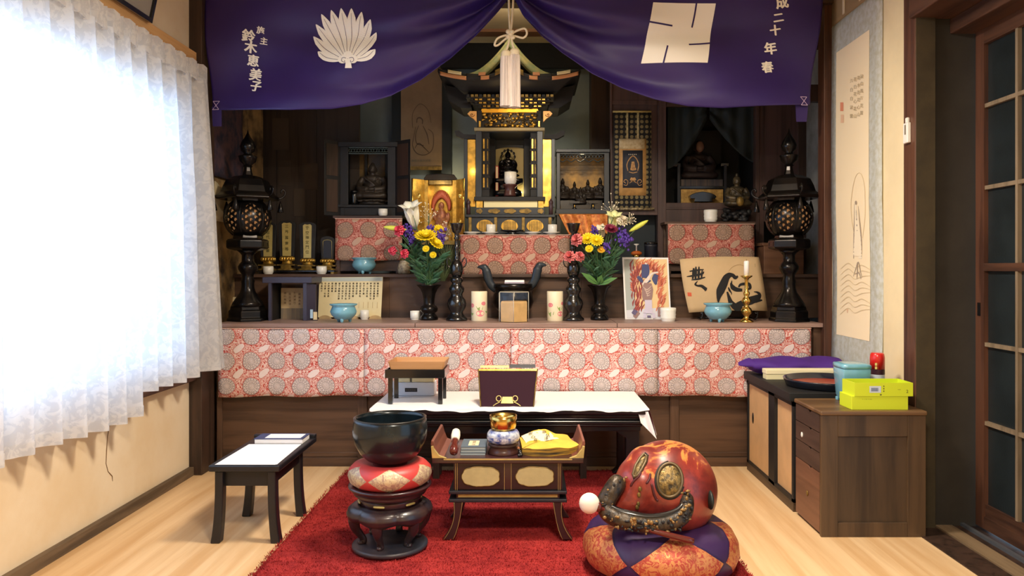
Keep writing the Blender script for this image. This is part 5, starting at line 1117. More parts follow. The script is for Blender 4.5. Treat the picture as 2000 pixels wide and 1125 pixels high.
# ================================================================ vases, candlesticks, burner on the lower shelf
def vase(px, d, label):
    u = d / FP; c = Vector((X(px, d), d, ZS)); rt = thing('bronze_vase', label, 'vase', c, 'pair of bronze flower vases')
    MB().lathe([(r * u, h * u) for r, h in ((17, 0), (18, 3), (16, 8), (13, 11), (12, 14), (16.5, 17), (17.5, 22), (15, 27), (11, 29), (10.5, 34), (11, 42), (13, 52), (17, 61), (23, 67), (24.5, 69), (22, 69), (15, 62), (10, 50), (9, 30), (.1, 28))], c, 36).build('vase_body', M['bronze'], rt)
    return c + Vector((0, 0, 66 * u))
v1 = vase(838, 4.92, 'dark bronze vase of flowers nearest the curtain side'); v2 = vase(1171, 4.92, 'dark bronze vase of flowers beside the flame card')
def candlestick(px, d, label):
    u = d / FP; c = Vector((X(px, d), d, ZS)); rt = thing('black_candlestick', label, 'candlestick', c, 'pair of tall black candlesticks')
    MB().lathe([(r * u, h * u) for r, h in ((21, 0), (21, 4), (17, 8), (13, 13), (12, 17), (17, 24), (19, 33), (17, 41), (12, 47), (11, 52), (14, 57), (15, 63), (11, 69), (9, 73), (12, 77), (12.5, 81), (9, 86))], c, 32).build('foot', M['black'], rt)
    MB().lathe([(r * u, h * u) for r, h in ((9, 86), (12, 95), (13, 103), (11, 112), (6, 118), (4.5, 121), (6, 124), (4, 127), (4.5, 140), (6, 143), (4, 146), (4, 158), (6, 161), (4, 164), (4.5, 170), (8, 173), (10, 178), (13, 188), (14.5, 190), (12, 190), (8, 180), (.1, 178))], c, 32).build('upper_stem', M['black'], rt)
    for s in (-1, 1): MB().tube(catmull([c + Vector((s * a * u, 0, h * u)) for a, h in ((10, 114), (14, 122), (18, 120), (19, 113), (16, 106), (11, 104))], 4), 1.1 * u, 6).build('ring_handle', M['black'], rt)
candlestick(892, 4.86, 'tall black lacquer candlestick next to the vase at the curtain side'); candlestick(1120, 4.86, 'tall black lacquer candlestick with pink carnations tucked against it')
def pillar_candle(px, d, label, fl):
    u = d / FP; c = Vector((X(px, d), d, ZS)); rt = thing('pillar_candle', label, 'candle', c, 'pair of painted pillar candles'); r = 15.7 * u; h = 57.5 * u
    MB().lathe([(r * .98, 0), (r, .002), (r, h - .003), (r * .96, h), (r * .3, h - .004), (.0005, h - .004)], c, 40, cap=False).build('wax', mk('ivory_wax_%d' % px, (240, 228, 196), .45, var=.03), rt)
    MB().tube([c + Vector((0, 0, h - .004)), c + Vector((.001, 0, h + .007))], .0013, 6).build('wick', M['ink'], rt)
    fn = lambda a, b: c + Vector(((r + .0006) * math.sin(a / 15.7), -(r + .0006) * math.cos(a / 15.7), b * u))
    for cu_, cv, s, mt in fl:
        m = MB()
        pts = ring(cu_, cv, 5.5 * s, 4.2 * s, 14) if mt == 0 else [(cu_ - 5 * s, cv + 3 * s), (cu_ + 1, cv + 1.5 * s), (cu_ + 6 * s, cv + 2.5 * s), (cu_ + 5 * s, cv - 2 * s), (cu_, cv - 5 * s), (cu_ - 3 * s, cv - 1 * s)]
        n = len(pts); m.add([fn(cu_, cv)] + [fn(*p) for p in pts], [(0, 1 + i, 1 + (i + 1) % n) for i in range(n)])
        m.build('lotus_print' if mt == 0 else 'leaf_print', mk('pink_print', (226, 132, 140), .6) if mt == 0 else mk('green_print', (140, 164, 96), .6), rt)
pillar_candle(936, 4.86, 'ivory pillar candle painted with pink lotus, left of the burner', [(3, 15, 1.5, 0), (10, 34, .9, 0), (-15, 30, 1.0, 0), (1, 25, 1.3, 1), (-16, 14, .8, 1), (17, 18, .6, 1)])
pillar_candle(1084, 4.86, 'ivory pillar candle painted with pink lotus, right of the burner', [(11, 14, 1.2, 0), (-10, 31, 1.0, 0), (17, 34, .8, 0), (9, 25, 1.2, 1), (-10, 15, 1.3, 1)])
ib_ = thing('incense_burner', 'dark bronze tripod incense burner with two tall upswept ears', 'burner', (X(1002, 5.0), 5.0, ZS)); c = worg(ib_); u = 5.0 / FP
bu = mk('blue_grey_bronze', (46, 54, 62), .4, .4)
MB().lathe([(r * u, h * u) for r, h in ((8, 10), (24, 12), (36, 22), (40, 34), (38, 48), (33, 56), (36, 60), (38, 62), (38, 69), (34, 70), (31, 62), (.1, 60))], c, 40).build('pot', M['bronze'], ib_)
for k in range(3): a = R(30 + 120 * k); MB().lathe([(7 * u, 0), (8 * u, 2 * u), (6 * u, 10 * u), (10 * u, 24 * u)], c + Vector((26 * u * math.cos(a), 26 * u * math.sin(a), 0)), 14).build('leg', M['bronze'], ib_)
for s in (-1, 1):
    pts = [(32, 58), (42, 66), (48, 78), (51, 90), (55, 99), (62, 102), (70, 101)]; pts = [(a * (1 if s < 0 else .93), h + (0 if s < 0 else 4)) for a, h in pts]
    MB().tube(catmull([c + Vector((s * a * u, 0, h * u)) for a, h in pts], 5), [u * q for q in [8] * 10 + [8.6] * 8 + [7.5] * 5 + [6, 5.5, 4.5, 4, 3.2, 2.4, 1.6, .8]][:31], 10, flat=.45).build('ear', bu, ib_)
pk = thing('incense_packet', 'small flat white packet lying across the incense burner rim', 'packet', (c.x, 4.94, ZS + 70 * u))
bx(X(986, 4.92), X(1024, 4.92), 4.89, 5.02, ZS + 70 * u, ZS + 70 * u + .022).build('packet_body', M['paper'], pk, bev=.003); bx(X(986, 4.92) - .001, X(1024, 4.92) + .001, 4.889, 4.8895, ZS + 70 * u + .001, ZS + 70 * u + .010).build('printed_band', mk('lilac_print', (170, 160, 176), .7), pk)
ab = thing('clear_box', 'six-sided clear plastic box half filled with tan paper before the incense burner', 'box', (X(1004, 4.77), 4.77, ZS)); c = worg(ab); u = 4.77 / FP
MB().lathe([(32 * u, .001), (33 * u, .003), (32.5 * u, 57 * u), (31 * u, 58.5 * u)], c, 6, smooth=False, a0=R(-90)).build('clear_cover', glass_mat('clear_plastic', (.92, .92, .90, 1), .04, .1), ab)
MB().lathe([(29 * u, .003), (29.5 * u, 37 * u), (28 * u, 40 * u)], c, 6, smooth=False, a0=R(-90)).build('tan_paper_roll', mk('tan_packing', (222, 182, 124), .8, var=.08, vs=20), ab)
ed = MB()
for k in range(6): a = R(-90 + 60 * k); ed.tube([c + Vector((32.8 * u * math.cos(a), 32.8 * u * math.sin(a), h)) for h in (.002, 57 * u)], .0016, 5)
ed.tube([c + Vector((32 * u * math.cos(R(-90 + 60 * k)), 32 * u * math.sin(R(-90 + 60 * k)), 58 * u)) for k in range(6)], .0016, 5, closed=True); ed.build('edge_strips', mk('pale_edge', (214, 206, 188), .4), ab)
# ================================================================ things at the curtain end of the lower shelf
bt = thing('open_stand', 'small dark lacquer stand open at the front, holding old papers, next to the lantern', 'stand', (X(563, 4.88), 5.0, ZS)); dB = 4.84
M['violet_lac'] = mk('violet_black_lacquer', (52, 48, 66), .35)
MB().box(X(512, dB), X(609, dB), dB, dB + .24, Z(553, dB), Z(541, dB)).build('top_slab', M['violet_lac'], bt, bev=.003)
for a, c_ in ((523, 529), (591, 598)): bx(X(a, dB), X(c_, dB), dB + .01, dB + .03, ZS, Z(553, dB)).build('front_post', M['violet_lac'], bt)
bx(X(523, dB), X(523, dB) + .012, dB + .03, dB + .23, ZS, Z(553, dB)).build('side_panel', M['black_soft'], bt); bx(X(598, dB) - .012, X(598, dB), dB + .03, dB + .23, ZS, Z(553, dB)).build('side_panel', M['black_soft'], bt)
q = [P(598, 553, dB + .01), P(616, 556, dB + .05), P(616, 620, dB + .05), P(598, 627, dB + .01)]; q[2].z = q[3].z = ZS + .002
dd = MB().hexa(q, [p + Vector((.004, .012, 0)) for p in q]).build('side_leaf', M['violet_lac'], bt); bx(X(604, dB), X(609, dB), dB + .02, dB + .028, ZS + .015, ZS + .07).build('slot_inlay', mk('pale_blue_card', (170, 200, 222), .6), dd)
op = thing('paper_stack', 'old tan handwritten papers standing inside the dark open stand', 'papers', (X(568, 5.0), 5.03, ZS))
MB().box(X(543, 4.96), X(592, 4.96), 5.02, 5.045, ZS, Z(563, 4.96)).build('paper_block', M['old_paper'], op); MB().box(X(543, 4.96), X(592, 4.96), 5.018, 5.048, ZS, ZS + .07).build('fringe_band', mk('grey_fringe', (112, 104, 96), .9, c2=(150, 132, 104), vs=60, stretch=(3, 1, .05)), op)
m = MB(); [write(m, lambda a, b: Vector((a, 5.0195, b)), t, X(551 + 9.5 * i, 4.96), Z(573 + 6.4 * j + 2 * (i % 2), 4.96), .017) for i, s_ in enumerate(('諸行無常', '是生滅法', '生滅滅已', '寂滅為楽', '南無帰依')) for j, t in enumerate(s_)]; m.build('handwriting', mk('brown_ink', (108, 84, 60), .85), op)
sn = thing('paper_note', 'small cream note leaning at the altar end wall behind the lantern foot', 'paper', (X(455, 5.05), 5.05, ZS)); slab(MB(), lambda a, b, h: Vector((X(443, 5.05) + a, 5.1 - .0 + h + b * .15, ZS + b)), 0, .10, 0, .14, 0, .002).build('note_sheet', M['cream_paper'], sn); slab(MB(), lambda a, b, h: Vector((X(443, 5.05) + a, 5.098 + h + b * .15, ZS + b)), .01, .03, .1, .11, -.001, .0).build('ink_line', M['ink_grey'], sn)
nt_ = thing('cream_block', 'tiny cream paper tag standing beside the text board', 'tag', (X(616, 4.86), 4.86, ZS)); bx(X(612, 4.86), X(619, 4.86), 4.86, 4.865, ZS, ZS + .055).build('card', M['cream_paper'], nt_); bx(X(611, 4.86), X(620, 4.86), 4.855, 4.87, ZS, ZS + .006).build('foot', M['dk_wood'], nt_)
tb = thing('text_board', 'cream sheet with columns of black sutra characters standing on round feet', 'sheet', (X(682, 5.04), 5.06, ZS)); dT = 5.03
def TB(a, b, h=0.0): return P(a, b, dT) + Vector((0, .05 * (622 - b) / 80 - h, 0))
MB().add([TB(620, 542), TB(745, 541), TB(744, 619), TB(621, 620)], [(3, 2, 1, 0)]).build('sheet', mk('pale_gold_sheet', (226, 212, 168), .8, var=.05, vs=5), tb, solid=.004)
MB().add([TB(620.5, 542.5, .0028), TB(744.5, 541.5, .0028), TB(744.5, 549, .0028), TB(620.5, 550, .0028)], [(3, 2, 1, 0)]).build('header_band', mk('blue_grey_band', (176, 186, 180), .8), tb)
su = '観自在菩薩行深般若波羅蜜多時照見五蘊皆空度一切苦厄舎利子色不異空空不異色色即是空空即是色受想行識亦復如是舎利子是諸法空相不生不滅不垢不浄不増不減'; m = MB(); i = 0
for k, n in enumerate((6, 7, 7, 6, 5, 6, 5, 6, 7, 7, 7, 7, 4, 4, 6, 6, 4)):
    for j in range(n): write(m, lambda a, b: TB(a, b, .0042), su[i % len(su)], 736 - 6.9 * k, 554 + 4.9 * j, -3.9, 0, -1); i += 1
m.build('sutra_text', M['ink'], tb)
m = MB(); [brush(m, lambda a, b: TB(a, b, .0042), [(700 + 9 * k, 590), (700 + 9 * k, 602)], [.7, .7], 2) for k in range(5)]; m.build('faint_lines', M['old_paper'], tb)
for a in (635, 688, 733):
    MB().prism([(X(a + 12 * math.cos(t), dT), ZS + .024 * math.sin(t)) for t in [PI * k / 14 for k in range(15)]], dT - .006, dT + .012).build('round_foot', M['old_paper'], tb)
# ================================================================ cards at the scroll end
fc = thing('flame_card', 'white bordered picture card of a blue guardian in red flames, leaning on the upper tier', 'picture', (X(1264, 5.0), 5.0, ZS)); dF = 4.97
def FC(a, b, h=0.0): return P(a, b, dF) + Vector((0, .07 * (626 - b) / 124 - h, 0))
zfix = lambda: None
c4 = [FC(1218, 502), FC(1309, 503), FC(1311, 623.5), FC(1221, 623.5)]
MB().hexa(c4, [p + Vector((0, .006, 0)) for p in c4]).build('card_board', M['paper'], fc)
def fcm(n, c_, h, fnc, **k):
    m = MB(); fnc(m, lambda a, b: FC(a, b, h)); return tag(m.build(n, mk(n + '_paint', c_, .6, **k), fc), kind='stuff' if n in ('flames', 'maroon_flames', 'orange_flames', 'flame_lights', 'robe', 'robe_folds') else None)
fcm('background', (232, 204, 152), .0015, lambda m, f: flat(m, f, [(1221, 506), (1306, 506), (1308, 621), (1224, 621)]))
fcm('left_shade', (170, 178, 176), .0020, lambda m, f: flat(m, f, [(1221, 506), (1240, 506), (1242, 621), (1224, 621)]))
fcm('ground', (214, 216, 226), .0025, lambda m, f: flat(m, f, [(1224, 606), (1308, 600), (1308, 621), (1224, 621)]))
def flames(m, f):
    r = random.Random(11)
    for i in range(46):
        t = i / 45; a = -.25 + 3.6 * t; bx_, by_ = 1264 + 26 * math.cos(a) * (1.1 if a < 1.5 else .95), 560 - 44 * math.sin(a) * .95 + (20 if a < 0 else 0)
        o = r.uniform(-.5, .5); l_ = r.uniform(10, 19); dx, dy = math.cos(a + o) * l_ * .7, -abs(math.sin(a + o)) * l_ * .6 - 3
        brush(m, f, [(max(1236, bx_ - dx * .5), by_ - dy * .5), (bx_, by_), (max(1232, min(1304, bx_ + dx)), max(508, by_ + dy))], [2, r.uniform(4, 6.5), .6], 4)
    for a, b in ((1244, 590), (1248, 575), (1243, 600), (1288, 575), (1294, 588)): brush(m, f, [(a, b + 8), (a + 2, b), (a + 5, b - 12)], [3, 9, 1], 4)
fcm('flames', (190, 92, 72), .0035, flames)
fcm('maroon_flames', (142, 58, 58), .0040, lambda m, f: [brush(m, f, [(x_ + rr_ * .5, y_ + 7), (x_, y_), (x_ + 3 - rr_, y_ - 8)], [1, 3.6, .5], 3) for x_, y_, rr_ in [(1234 + (k * 7) % 22, 514 + (k * 13) % 92, (k * 5) % 7 - 3) for k in range(34)]])
fcm('orange_flames', (214, 122, 84), .0042, lambda m, f: [brush(m, f, [(x_ - 2, y_ + 6), (x_, y_), (x_ + 6, y_ - 7)], [1, 2.6, .4], 3) for x_, y_ in [(1284 + (k * 5) % 16, 516 + (k * 11) % 90) for k in range(26)] + [(1246 + (k * 6) % 36, 510 + (k * 3) % 12) for k in range(12)]])
fcm('flame_lights', (226, 168, 150), .0045, lambda m, f: [brush(m, f, [(a, b + 6), (a + 2, b), (a + 5, b - 7)], [.6, 1.6, .4], 3) for a, b in ((1238, 528), (1243, 545), (1240, 560), (1252, 518), (1266, 512), (1282, 520), (1292, 535), (1297, 552), (1288, 566), (1246, 584), (1292, 584))])
fcm('torso', (62, 72, 120), .0055, lambda m, f: (brush(m, f, [(1263, 516), (1263, 530), (1261, 543)], [13, 16, 12]), brush(m, f, [(1284, 536), (1281, 545), (1283, 556)], [8, 12, 3]), brush(m, f, [(1247, 540), (1253, 546), (1256, 552)], [5, 8, 4]), brush(m, f, [(1262, 552), (1268, 550), (1273, 548)], [2, 4, 2])))
fcm('sash', (226, 214, 206), .0062, lambda m, f: (brush(m, f, [(1256, 556), (1265, 548), (1275, 535), (1288, 532)], [3, 7, 4, 3]), brush(m, f, [(1262, 514), (1266, 515)], [3, 3])))
fcm('robe', (150, 120, 118), .0066, lambda m, f: (brush(m, f, [(1267, 553), (1266, 565), (1265, 580), (1265, 588)], [14, 22, 20, 14]), brush(m, f, [(1240, 612), (1246, 617)], [12, 14]), brush(m, f, [(1288, 600), (1289, 618)], [6, 9])))
fcm('robe_folds', (206, 184, 172), .0074, lambda m, f: [brush(m, f, [(1257 + 3 * k, 560 + 5 * k), (1265, 566 + 4 * k), (1274 - k, 558 + 6 * k)], [.8, 2.2, .6], 4) for k in range(4)])
fcm('skirt', (206, 200, 222), .0078, lambda m, f: (brush(m, f, [(1267, 586), (1267, 600), (1266, 612)], [14, 14, 20]), brush(m, f, [(1260, 612), (1259, 621)], [6, 5]), brush(m, f, [(1276, 612), (1278, 621)], [6, 5])))
fcm('blue_knot', (96, 88, 126), .0084, lambda m, f: (brush(m, f, [(1236, 607), (1243, 612)], [9, 10]), brush(m, f, [(1264, 618), (1271, 618)], [4, 4])))
db = thing('ink_painting', 'curved tan board with a brushed black character and an ink portrait of a bearded monk', 'picture', (X(1418, 4.95), 4.98, ZS + .05)); dK = 4.93
def DB(a, b, h=0.0):
    t = (a - 1333) / 169; return P(a, b, dK) + Vector((0, .06 * (612 - b) / 110 - h + .03 * (4 * (t - .5) ** 2), 0))
def dbe(u_, v_): 
    l_ = 1333 + 2 * (1 - v_) + 12 * (1 - v_) ** 1.6; r_ = 1489 + 13 * (1 - v_) ** .8; return (l_ + (r_ - l_) * u_, (611 - 3 * math.sin(PI * u_) + 3 * u_ * -1) + ((504 - 1 * u_) - 609) * v_)
MB().grid(lambda u_, v_: DB(*dbe(u_, v_)), 16, 10).build('board', mk('tan_board', (206, 178, 136), .8, var=.05, vs=4), db, solid=.006)
cq = lambda a, b: (1230 + a * .145, 480 + b * .145)
ink = MB(); fi = lambda a, b: DB(*cq(a, b), .0052)
for p, w_ in (([(830, 345), (920, 330), (1020, 320)], [14, 26, 12]), ([(790, 418), (900, 400), (1000, 375), (1020, 345)], [8, 34, 26, 6]), ([(850, 462), (940, 450), (1035, 425)], [10, 26, 14]), ([(888, 300), (880, 370), (868, 450)], [22, 34, 22]), ([(918, 280), (912, 360), (905, 450)], [14, 34, 24]), ([(958, 280), (952, 360), (945, 450)], [14, 36, 22]), ([(1000, 330), (990, 390), (985, 440)], [14, 28, 16]),
              ([(932, 478), (900, 520), (930, 540), (985, 545), (1040, 590)], [8, 26, 24, 40, 46]), ([(1052, 566), (1035, 590), (1026, 615)], [10, 34, 4])): brush(ink, fi, p, w_)
ink.build('brushed_character', M['ink'], db)
ink = MB()
for p, w_ in (([(1375, 385), (1320, 430), (1275, 520), (1230, 610), (1205, 690), (1196, 770)], [60, 90, 110, 110, 60, 10]), ([(1360, 390), (1410, 400), (1440, 430), (1480, 410)], [60, 50, 50, 20]), ([(1375, 500), (1400, 560), (1450, 590), (1530, 598)], [16, 66, 60, 34]), ([(1392, 470), (1384, 520), (1392, 560)], [10, 26, 14]), ([(1480, 560), (1510, 525), (1570, 515), (1630, 520), (1640, 570), (1605, 590)], [20, 34, 40, 44, 40, 12]),
              ([(1322, 620), (1345, 700), (1370, 770), (1440, 830), (1520, 830)], [20, 46, 70, 96, 70]), ([(1440, 790), (1540, 770), (1640, 740), (1740, 700), (1770, 660), (1740, 630), (1690, 622)], [40, 90, 110, 84, 46, 28, 6]), ([(1640, 760), (1720, 745), (1805, 735)], [40, 50, 16]), ([(1340, 560), (1355, 600), (1380, 640), (1375, 660)], [14, 30, 12, 6])): brush(ink, fi, p, w_)
ink.build('monk_ink', M['ink'], db)
m = MB(); brush(m, fi, [(1352, 350), (1390, 300), (1440, 268), (1500, 255), (1560, 270), (1610, 320), (1635, 400)], [3, 5, 4], 6); brush(m, fi, [(1175, 690), (1172, 770)], [3, 4]); brush(m, fi, [(1630, 430), (1640, 500)], [3, 4]); m.build('thin_lines', mk('ochre_wash', (176, 140, 92), .8), db)
m = MB(); flat(m, fi, [(793, 630), (845, 634), (848, 684), (795, 680)]); m.build('red_seal', M['seal'], db); m = MB(); flat(m, fi, [(1718, 240), (1740, 240), (1740, 288), (1718, 288)]); m.build('small_seal', M['old_paper'], db)
ea = thing('plate_easel', 'black wire easel holding the ink painting', 'easel', (X(1415, 4.93), 4.95, ZS))
for a in (1371, 1478):
    MB().tube(catmull([(X(a, 4.9), 4.885, ZS + .055), (X(a, 4.9), 4.885, ZS + .03), (X(a - 3, 4.9), 4.90, ZS + .006), (X(a, 4.9), 5.02, ZS + .008)], 5), .005, 8).build('front_hook', M['black'], ea); MB().tube([(X(a, 4.9), 4.905, ZS + .045), (X(a, 4.9), 4.96, ZS + .045), (X(a, 4.9), 5.05, ZS + .28)], .005, 8).build('back_arm', M['black'], ea)
MB().tube([(X(1371, 4.9), 5.02, ZS + .008), (X(1478, 4.9), 5.02, ZS + .008)], .005, 8).build('cross_bar', M['black'], ea)
bc = thing('brass_candlestick', 'polished brass candlestick with a slim white candle before the ink painting', 'candlestick', (X(1458, 4.72), 4.72, ZS)); c = worg(bc); u = 4.72 / FP
MB().lathe([(r * u, h * u) for r, h in ((13, 0), (13.5, 2), (8, 6), (5, 9), (5, 13), (9, 17), (11, 22), (9, 27), (5, 30), (4.5, 34), (8, 38), (9.5, 42), (7, 47), (4, 50), (6, 54), (6.5, 57), (4, 61), (3.4, 66), (3.4, 82), (5, 85), (11, 89), (11.5, 91), (4, 91))], c, 28).build('turned_stem', M['brass'], bc)
MB().lathe([(5 * u, 90 * u), (5 * u, 118 * u), (3.5 * u, 120 * u)], c, 16).build('slim_candle', mk('white_wax', (244, 242, 240), .5), bc); MB().tube([c + Vector((0, 0, 120 * u)), c + Vector((0, 0, 123 * u))], .0012, 5).build('wick', M['ink'], bc)
# brown box and jar on the upper tier near the right lantern
wb = thing('wooden_box', 'brown wooden box on the upper tier behind the scroll-side lantern', 'box', (X(1535, 5.25), 5.3, ZT)); M['box_wood'] = wood('brown_box_wood', (84, 56, 40), (120, 84, 60), 'x', 5, .5)
bx(X(1492, 5.22), X(1570, 5.22), 5.22, 5.40, ZT, Z(480, 5.22)).build('box_body', M['box_wood'], wb, bev=.003); bx(X(1489, 5.22), X(1573, 5.22), 5.215, 5.405, Z(480, 5.22), Z(474, 5.22)).build('lid', M['box_wood'], wb, bev=.003)
bl = thing('brass_bell_cup', 'small brass cup with a copper ball lid and white knob handle on the upper tier', 'cup', (X(1243, 5.3), 5.3, ZT + .06)); c = worg(bl); u = 5.3 / FP
MB().lathe([(6 * u, 0), (7 * u, 2 * u), (6 * u, 16 * u), (8 * u, 20 * u)], c, 20).build('cup_body', M['brass'], bl); MB().ell(c + Vector((0, 0, 23 * u)), 11 * u, 11 * u, 5.5 * u, 20, 10).build('ball_lid', mk('copper_glaze', (206, 104, 40), .2, coat=.5), bl); MB().lathe([(1.4 * u, 27 * u), (1.2 * u, 38 * u), (5 * u, 40 * u), (5 * u, 41.5 * u)], c, 12).build('knob_handle', M['white_cer'], bl)
tt = thing('black_tray', 'black lacquer tray under the small brass cup on the upper tier', 'tray', (X(1262, 5.3), 5.3, ZT)); bx(X(1226, 5.24), X(1296, 5.24), 5.24, 5.42, ZT + .04, ZT + .055).build('tray_board', M['black'], tt, bev=.002)
for a in (1230, 1285): bx(X(a, 5.24), X(a + 6, 5.24), 5.25, 5.41, ZT, ZT + .04).build('foot', M['black'], tt)
bx(X(1226, 5.24), X(1296, 5.24), 5.235, 5.24, ZT + .04, ZT + .06).build('front_lip', M['black'], tt)
jj = thing('dark_jar', 'dark blue-black cylinder jar on the black tray', 'jar', (X(1271, 5.36), 5.36, ZT + .055)); MB().lathe([(.04, 0), (.045, .006), (.045, .13), (.047, .135), (.047, .15), (.02, .155)], worg(jj), 24).build('jar_body', M['navy'], jj); MB().lathe([(.048, .15), (.046, .165), (.012, .17)], worg(jj), 24).build('lid', M['black'], jj)
sj = thing('patterned_jar', 'small pale patterned jar behind the flower vase at the curtain side', 'jar', (X(789, 5.24), 5.24, ZT)); MB().lathe([(.038, 0), (.042, .01), (.045, .04), (.036, .075), (.028, .085), (.03, .092)], worg(sj), 20).build('jar_body', mk('pale_patterned_glaze', (186, 176, 150), .4, c2=(120, 100, 80), vs=60), sj); MB().lathe([(.031, .092), (.028, .102), (.006, .108)], worg(sj), 20).build('lid', M['gold_dull'], sj)
# patterned cloths on the dim end wall
ew = thing('wall_hanging', 'dim patterned blue-black cloth hanging on the altar end wall behind the lantern', 'cloth', (XL + .02, 5.0, 1.9)); MB().grid(lambda u_, v_: (XL + .012 + .006 * math.sin(v_ * 9 + u_ * 5), 4.72 + .55 * u_, 1.78 + .62 * v_), 14, 16).build('cloth_sheet', mk('blue_black_print', (34, 40, 62), .8, c2=(92, 66, 72), vs=14), ew, solid=.003); bx(XL + .002, XL + .02, 4.70, 5.29, 2.40, 2.415).build('batten', M['dk_wood'], ew)
ep = thing('wall_paper', 'curling cream paper pinned to the altar end wall by the curtain edge', 'paper', (XL + .01, 4.85, 1.5)); MB().grid(lambda u_, v_: (XL + .010 + .012 * (u_ - .5) ** 2, 4.70 + .36 * u_, 1.50 + (.22 + .03 * math.sin(u_ * 6)) * v_), 10, 6).build('sheet', M['cream_paper'], ep, solid=.001)
m = MB(); [flat(m, lambda a, b: Vector((XL + .016, a, b)), rect(4.73, 4.745, 1.56 + .03 * k, 1.575 + .03 * k)) for k in range(4)]; m.build('red_marks', M['seal'], ep)
# ================================================================ flowers
MAT_F = {'stem': mk('flower_stem', (64, 96, 56), .6), 'leaf': mk('flower_leaf', (58, 104, 72), .55, var=.25, vs=40), 'leaf2': mk('grey_green_leaf', (92, 108, 66), .7), 'yellow': mk('yellow_petal', (240, 216, 30), .6), 'pink': mk('pink_petal', (232, 84, 112), .6), 'salmon': mk('salmon_petal', (230, 134, 134), .6), 'violet': mk('violet_petal', (92, 62, 170), .7, var=.2, vs=80), 'white': mk('lily_white', (240, 240, 226), .5), 'bud': mk('bud_green', (206, 214, 84), .5), 'lily2': mk('pale_lily', (226, 230, 168), .5), 'maroon': mk('maroon_petal', (130, 36, 66), .6), 'cream': mk('cream_petal', (236, 226, 200), .6), 'orange': mk('orange_yellow_petal', (240, 190, 50), .6)}
frnd = random.Random(21)
def stem_to(rt, base, tip, leaves=3, lf='leaf', ll=.06):
    mid = (base + tip) / 2 + Vector(((tip.x - base.x) * -.12, -.01, .02)); pts = catmull([base - Vector((0, 0, .05)), base, mid, tip], 6); MB().tube(pts, .0028, 6).build('stem', MAT_F['stem'], rt)
    for k in range(leaves):
        p = pts[int(len(pts) * (.42 + .5 * k / max(1, leaves)))]; a = frnd.uniform(0, 2 * PI); o = Vector((math.cos(a), math.sin(a) * .6, frnd.uniform(.2, .9))).normalized(); l_ = ll * frnd.uniform(.7, 1.2); s = o.cross(Vector((0, 1, .2))).normalized() * l_ * .13
        MB().add([p, p + o * l_ * .4 + s, p + o * l_, p + o * l_ * .4 - s, p + o * l_ * .45 + Vector((0, -.004, 0))], [(0, 1, 4), (1, 2, 4), (2, 3, 4), (3, 0, 4)]).build('leaf', MAT_F[lf], rt)
